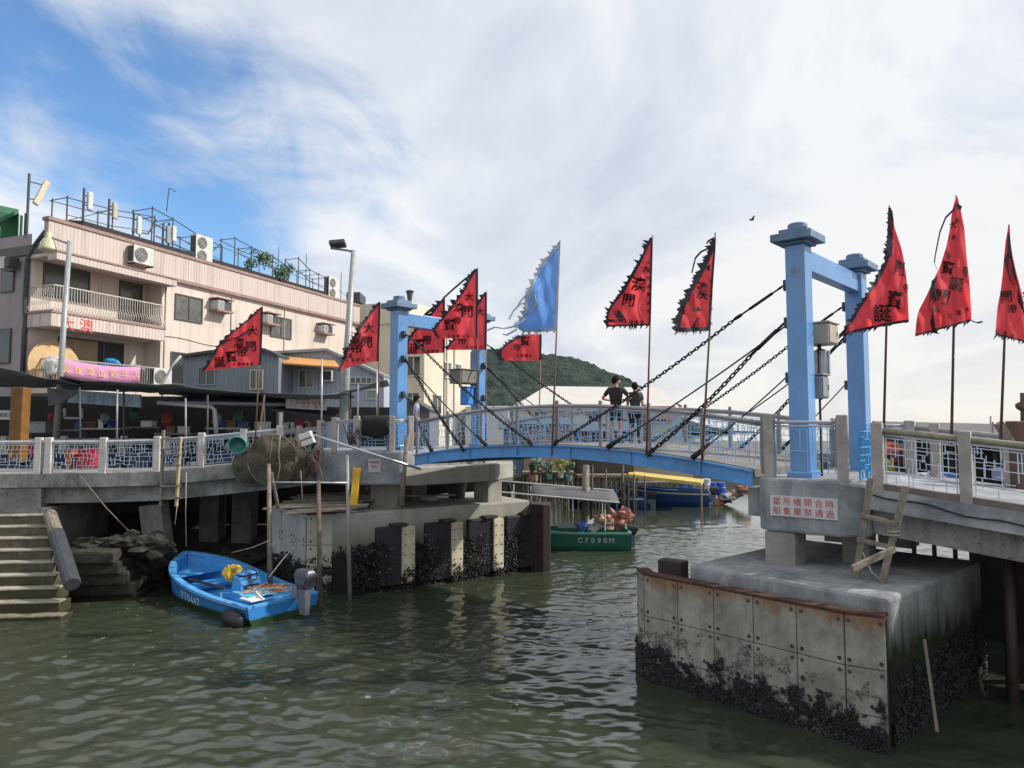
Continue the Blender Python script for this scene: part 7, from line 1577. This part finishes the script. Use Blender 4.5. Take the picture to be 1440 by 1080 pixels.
def stilthouse(label, px0, px1, py_deck, Y, depth, seed, roofpx=None, nst=22, wallm=None, lean=.04):
    a, b = at_y(px0, py_deck, Y), at_y(px1, py_deck, Y); th = thing('stilt_house', label, 'stilt house', V(((a.x + b.x) / 2, Y + depth / 2, 0)), 'stilt houses beyond the bridge'); rnd = random.Random(seed)
    m = MB(); m.hexa([a - V((0, 0, .14)), b - V((0, 0, .14)), b + V((0, depth, -.14)), a + V((0, depth, -.14))], [a, b, b + V((0, depth, 0)), a + V((0, depth, 0))]); m.build('platform', M_WOOD, th)
    for i in range(nst):
        x = a.x + (b.x - a.x) * (i % (nst // 2) + rnd.random() * .5) / (nst // 2); y = Y + (.1 if i < nst // 2 else rnd.uniform(.8, depth)); m = MB()
        m.tube([(x + rnd.uniform(-.2, .2), y, -1.0), (x, y, a.z - .1)], [rnd.uniform(.035, .06), .04], 6); m.build('stilt', M_STILT, th)
    for i in range(5):
        x = a.x + (b.x - a.x) * rnd.random(); m = MB(); m.tube([(x, Y + .05, .3), (x + rnd.choice((-1, 1)) * rnd.uniform(.6, 1.2), Y + .05, a.z - .2)], .03, 5); m.build('brace', M_STILT, th)
    if wallm:
        z1 = a.z + 2.3; m = MB(); m.hexa([a + V((.1, 1.3, .002)), b + V((-.1, 1.3, .002)), b + V((-.1, depth, .002)), a + V((.1, depth, .002))], [V((p.x, p.y, z1)) for p in (a + V((.1, 1.3, 0)), b + V((-.1, 1.3, 0)), b + V((-.1, depth, 0)), a + V((.1, depth, 0)))]); m.build('wall', wallm, th)
        m = MB(); m.hexa([V((a.x - .2, Y + .9, z1 + .003)), V((b.x + .2, Y + .9, z1 + .003)), V((b.x + .2, Y + depth + .2, z1 + .4)), V((a.x - .2, Y + depth + .2, z1 + .4))], [V((a.x - .2, Y + .9, z1 + .08)), V((b.x + .2, Y + .9, z1 + .08)), V((b.x + .2, Y + depth + .2, z1 + .48)), V((a.x - .2, Y + depth + .2, z1 + .48))]); m.build('roof', M_GREYD, th)
    return th, a, b
sh1, a1, b1_ = stilthouse('stilt house with potted plants on its porch under the drawbridge', 735, 808, 664, 34, 6, 1, None, 26, plain('salmon wall', (.42, .26, .18), .8, 0, .3, 2))
sh2, a2, b2_ = stilthouse('stilt platform with a blue hut beside the white panel', 705, 745, 668, 35, 6, 2, None, 14, plain('blue hut wall', (.16, .28, .45), .7, 0, .3, 2))
sh3, a3, b3_ = stilthouse('tangle of dark stilts and racks right of the planted porch', 812, 900, 668, 37, 7, 3, None, 30, plain('dark boards', (.09, .075, .065), .9, 0, .4, 3))
sh4, a4, b4_ = stilthouse('low stilt racks behind the yellow roof', 890, 985, 678, 42, 6, 4, None, 20, plain('cream shed', (.45, .40, .30), .8))
m = MB(); p = at_y(690, 660, 27); m.box(at_y(703, 660, 27.0), (1.0, .08, .8)); single(m, 'metal_sheet', plain('white sheet', (.66, .66, .64), .6, 0, .15, 3), 'white sheet panel standing behind the end of the left platform', 'panel')
cols = [plain('white pot', (.5, .5, .48), .6), plain('clay pot', (.4, .18, .1), .7), plain('teal pot', (.15, .32, .28), .5)]
LB2 = leafmat('yellow green leaf', (.22, .26, .03), (.08, .11, .02)); LB3 = leafmat('grey green leaf', (.16, .22, .17), (.06, .09, .07))
for i, (px, py, r, mt, lb) in enumerate(((718, 662, .32, LEAF, 'bushy plant with orange flowers at the left end of the stilt porches'), (759, 652, .42, LB3, 'tall grey green shrub in the middle of the stilt porch'), (772, 660, .3, LB3, 'low grey green plant right of the tall shrub'), (788, 658, .38, LB2, 'yellow green potted plant near the right end of the porch'), (748, 662, .22, LEAF, 'small dark green potted plant left of the tall shrub'), (800, 662, .25, LEAF, 'small plant at the very right end of the porch'))):
    plant('potted_plant', lb, at_y(px, py - 4, 33.7), r, 220, .07, 'plant', cols[i % 3], .35, mt, 1.3, 'potted plants on the stilt porch', 30 + i)
for i, (px, py0, py1, Y, r, lb) in enumerate(((822, 640, 760, 25.5, .16, 'thick whitish mooring pile standing in the channel by the canopy'), (831, 640, 745, 26, .05, 'thin pole beside the thick mooring pile'), (874, 640, 712, 33, .07, 'dark pole rising between the navy sampans'), (890, 652, 712, 33, .06, 'short dark pole just right of the pole between the sampans'), (850, 645, 705, 35, .05, 'grey pole among the dark stilts'), (905, 655, 690, 36, .05, 'grey pole under the girder at the yellow roof'))):
    a, b = at_y(px + 2, py0 + 14, Y), at_y(px, py1, Y); m = MB(); m.tube([V((b.x, Y, -1)), V((a.x, Y, a.z))], [r, r * .8], 8); single(m, 'mooring_pile', M_STILT if r > .1 else M_WOODD, lb, 'pile', 'piles in the channel', smooth=True)
# ------------------------------------------------------------------ right bank hut, clutter and dark underside
rh = thing('waterside_hut', 'long low grey roofed hut behind the right approach ramp', 'hut', (12, 16.5, 0))
a, b = at_y(1296, 613, 15.5), at_y(1560, 622, 13.5); m = MB(); m.hexa([a - V((0, 0, .12)), b - V((0, 0, .12)), b + V((1, 4, .25)), a + V((1, 4, .25))], [a, b, b + V((1, 4, .37)), a + V((1, 4, .37))]); m.build('roof', plain('dull grey roof', (.14, .13, .125), .8, 0, .35, 2), rh)
m = MB(); m.hexa([V((a.x + .2, a.y + .5, 2.2)), V((b.x, b.y + .5, 2.2)), V((b.x + 1, b.y + 4, 2.2)), V((a.x + 1, a.y + 4, 2.2))], [V((a.x + .2, a.y + .5, a.z - .13)), V((b.x, b.y + .5, b.z - .13)), V((b.x + 1, b.y + 4, b.z + .1)), V((a.x + 1, a.y + 4, a.z + .1))]); m.build('wall', plain('dark hut wall', (.035, .035, .03), .9, 0, .5, 3), rh)
for i in range(9):
    u = i / 8; p = V((a.x, a.y + .45, 0)).lerp(V((b.x, b.y + .45, 0)), u); m = MB(); m.tube([(p.x, p.y, -1), (p.x, p.y, 4.1)], .05, 6); m.build('stilt', M_WOODD, rh)
def box_thing(name, label, px, py, Y, sz, mat, cat, group=None, ax=None):
    p = at_y(px, py, Y); th = thing(name, label, cat, p - V((0, 0, sz[2] / 2)), group); m = MB(); m.box(p, sz, ax); m.build('body', mat, th, bevel=.02)
    m = MB(); m.box(p + V((0, 0, sz[2] / 2 + .012)), (sz[0] + .03, sz[1] + .03, .03), ax); m.build('lid', mat, th, bevel=.008); return th
box_thing('plastic_crate', 'blue plastic crate behind the near post on the right ramp', 1324, 676, 14.2, (.42, .4, .28), plain('crate blue', (.12, .25, .6), .5), 'crate')
box_thing('plastic_canister', 'white canister left of the blue crate behind the right railing', 1299, 677, 14.3, (.14, .14, .3), M_WHITE, 'canister', 'white canisters on the right ramp')
box_thing('plastic_canister', 'taller white canister right of the near post behind the right railing', 1361, 672, 14, (.18, .18, .55), M_WHITE, 'canister', 'white canisters on the right ramp')
box_thing('storage_box', 'pale lilac box seen low through the right railing near the picture edge', 1413, 668, 14, (.35, .3, .2), plain('lilac box', (.35, .34, .5), .5), 'box')
m = MB(); ico(m, at_y(1252, 638, 17), .5, .5, 3, (1.1, 1, .55), 61); single(m, 'boat_cover', plain('orange tarp', (.62, .12, .03), .6), 'bright orange cover behind the first right ramp posts', 'cover')
m = MB(); ico(m, at_y(1242, 656, 16), .22, .5, 2, (1.1, 1, .8), 62); single(m, 'yellow_buoy', plain('yellow green', (.45, .42, .06), .6), 'dull yellow buoy below the orange cover', 'buoy')
m = MB(); a, b = at_y(1404, 595, 12.5), at_y(1421, 622, 12.5); m.bar(a, b, .12, .12); single(m, 'leaning_timber', M_WOOD, 'short leaning timber at the right edge above the railing', 'timber')
m = MB(); a = at_y(1432, 592, 13); m.prism([(a.x - .12, 12.9), (a.x + .14, 12.9), (a.x + .14, 13.2), (a.x - .12, 13.2)], 3.2, a.z); single(m, 'brown_post', plain('brown post paint', (.14, .075, .06), .7), 'squat brown post at the right edge behind the railing', 'post', bevel=.02)
m = MB(); c = at_y(1439, 571, 13); ico(m, c, .11, .4, 2, (1.2, 1, .8), 3); m.tube([c - V((0, 0, .55)), c + V((.02, 0, .25))], .06, 8); single(m, 'carved_finial', plain('brown carved wood', (.12, .06, .045), .6), 'dark brown carved finial cut by the right picture edge', 'finial', smooth=True)
for i, px in enumerate((1393, 1396)):
    m = MB(); m.tube([at_y(px, 585 + i * 8, 15), at_y(px, 620, 15)], .018, 5); single(m, 'thin_mast', M_OFFW if i == 0 else M_GREY, ['taller thin white mast beyond the right ramp', 'shorter thin grey mast beyond the right ramp'][i], 'mast')
for i in range(9):
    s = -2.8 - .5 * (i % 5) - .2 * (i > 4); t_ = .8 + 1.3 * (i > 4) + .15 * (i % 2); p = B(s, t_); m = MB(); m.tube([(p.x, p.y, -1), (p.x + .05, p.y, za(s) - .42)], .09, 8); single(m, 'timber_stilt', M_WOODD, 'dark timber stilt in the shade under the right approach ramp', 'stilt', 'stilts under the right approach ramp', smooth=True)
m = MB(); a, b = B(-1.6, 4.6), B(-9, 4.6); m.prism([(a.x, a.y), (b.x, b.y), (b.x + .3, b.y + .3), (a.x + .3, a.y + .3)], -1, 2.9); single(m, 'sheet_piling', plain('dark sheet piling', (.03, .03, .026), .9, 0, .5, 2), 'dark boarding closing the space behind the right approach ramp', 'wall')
m = MB(); m.bar(at_y(1300, 900, 8.9), at_y(1318, 1030, 8.0), .035, .03); single(m, 'leaning_stick', M_WOODD, 'barnacled stick leaning in the dark water beside the right pier', 'stick')
# a bird
bd = thing('bird', 'tiny dark bird gliding in the sky left of the right tower', 'bird', at_y(1057, 309, 40)); m = MB(); c = at_y(1057, 309, 40); ico(m, c, .1, .1, 2, (1.6, .7, .6)); m.build('body', M_GREYD, bd)
for s in (-1, 1): m = MB(); m.face([c + V((-.05, s * .05, .02)), c + V((.1, s * .05, .02)), c + V((.06, s * .4, .12)), c + V((-.02, s * .42, .12))]); m.build('wing', M_GREYD, bd, solid=.01)

# scraps of leaf, foam and straw afloat near the banks
m = MB(); rd = random.Random(21)
for (px, py, sp, n) in ((180, 850, 1.6, 26), (560, 830, 1.5, 16), (330, 900, 2.4, 14), (860, 880, 1.2, 12), (1290, 960, .8, 14), (620, 960, 2.2, 10)):
    c = at_z(px, py, .03)
    for _ in range(n):
        p = c + V((rd.gauss(0, sp), rd.gauss(0, sp * .35), 0)); a = rd.random() * 6.28; l = rd.uniform(.015, .06); w_ = l * rd.uniform(.2, .7); x, y = V((math.cos(a), math.sin(a), 0)), V((-math.sin(a), math.cos(a), 0))
        m.face([p - x * l - y * w_ * .3, p + x * l * .2 - y * w_, p + x * l + V((0, 0, .006)), p + y * w_])
dbr = m.build('floating_debris', plain('floating scraps', (.30, .26, .17), .8, 0, .6, 14), None, solid=.008); tag(dbr, 'scattered scraps of leaf and foam floating on the green water', 'debris', None, 'stuff')
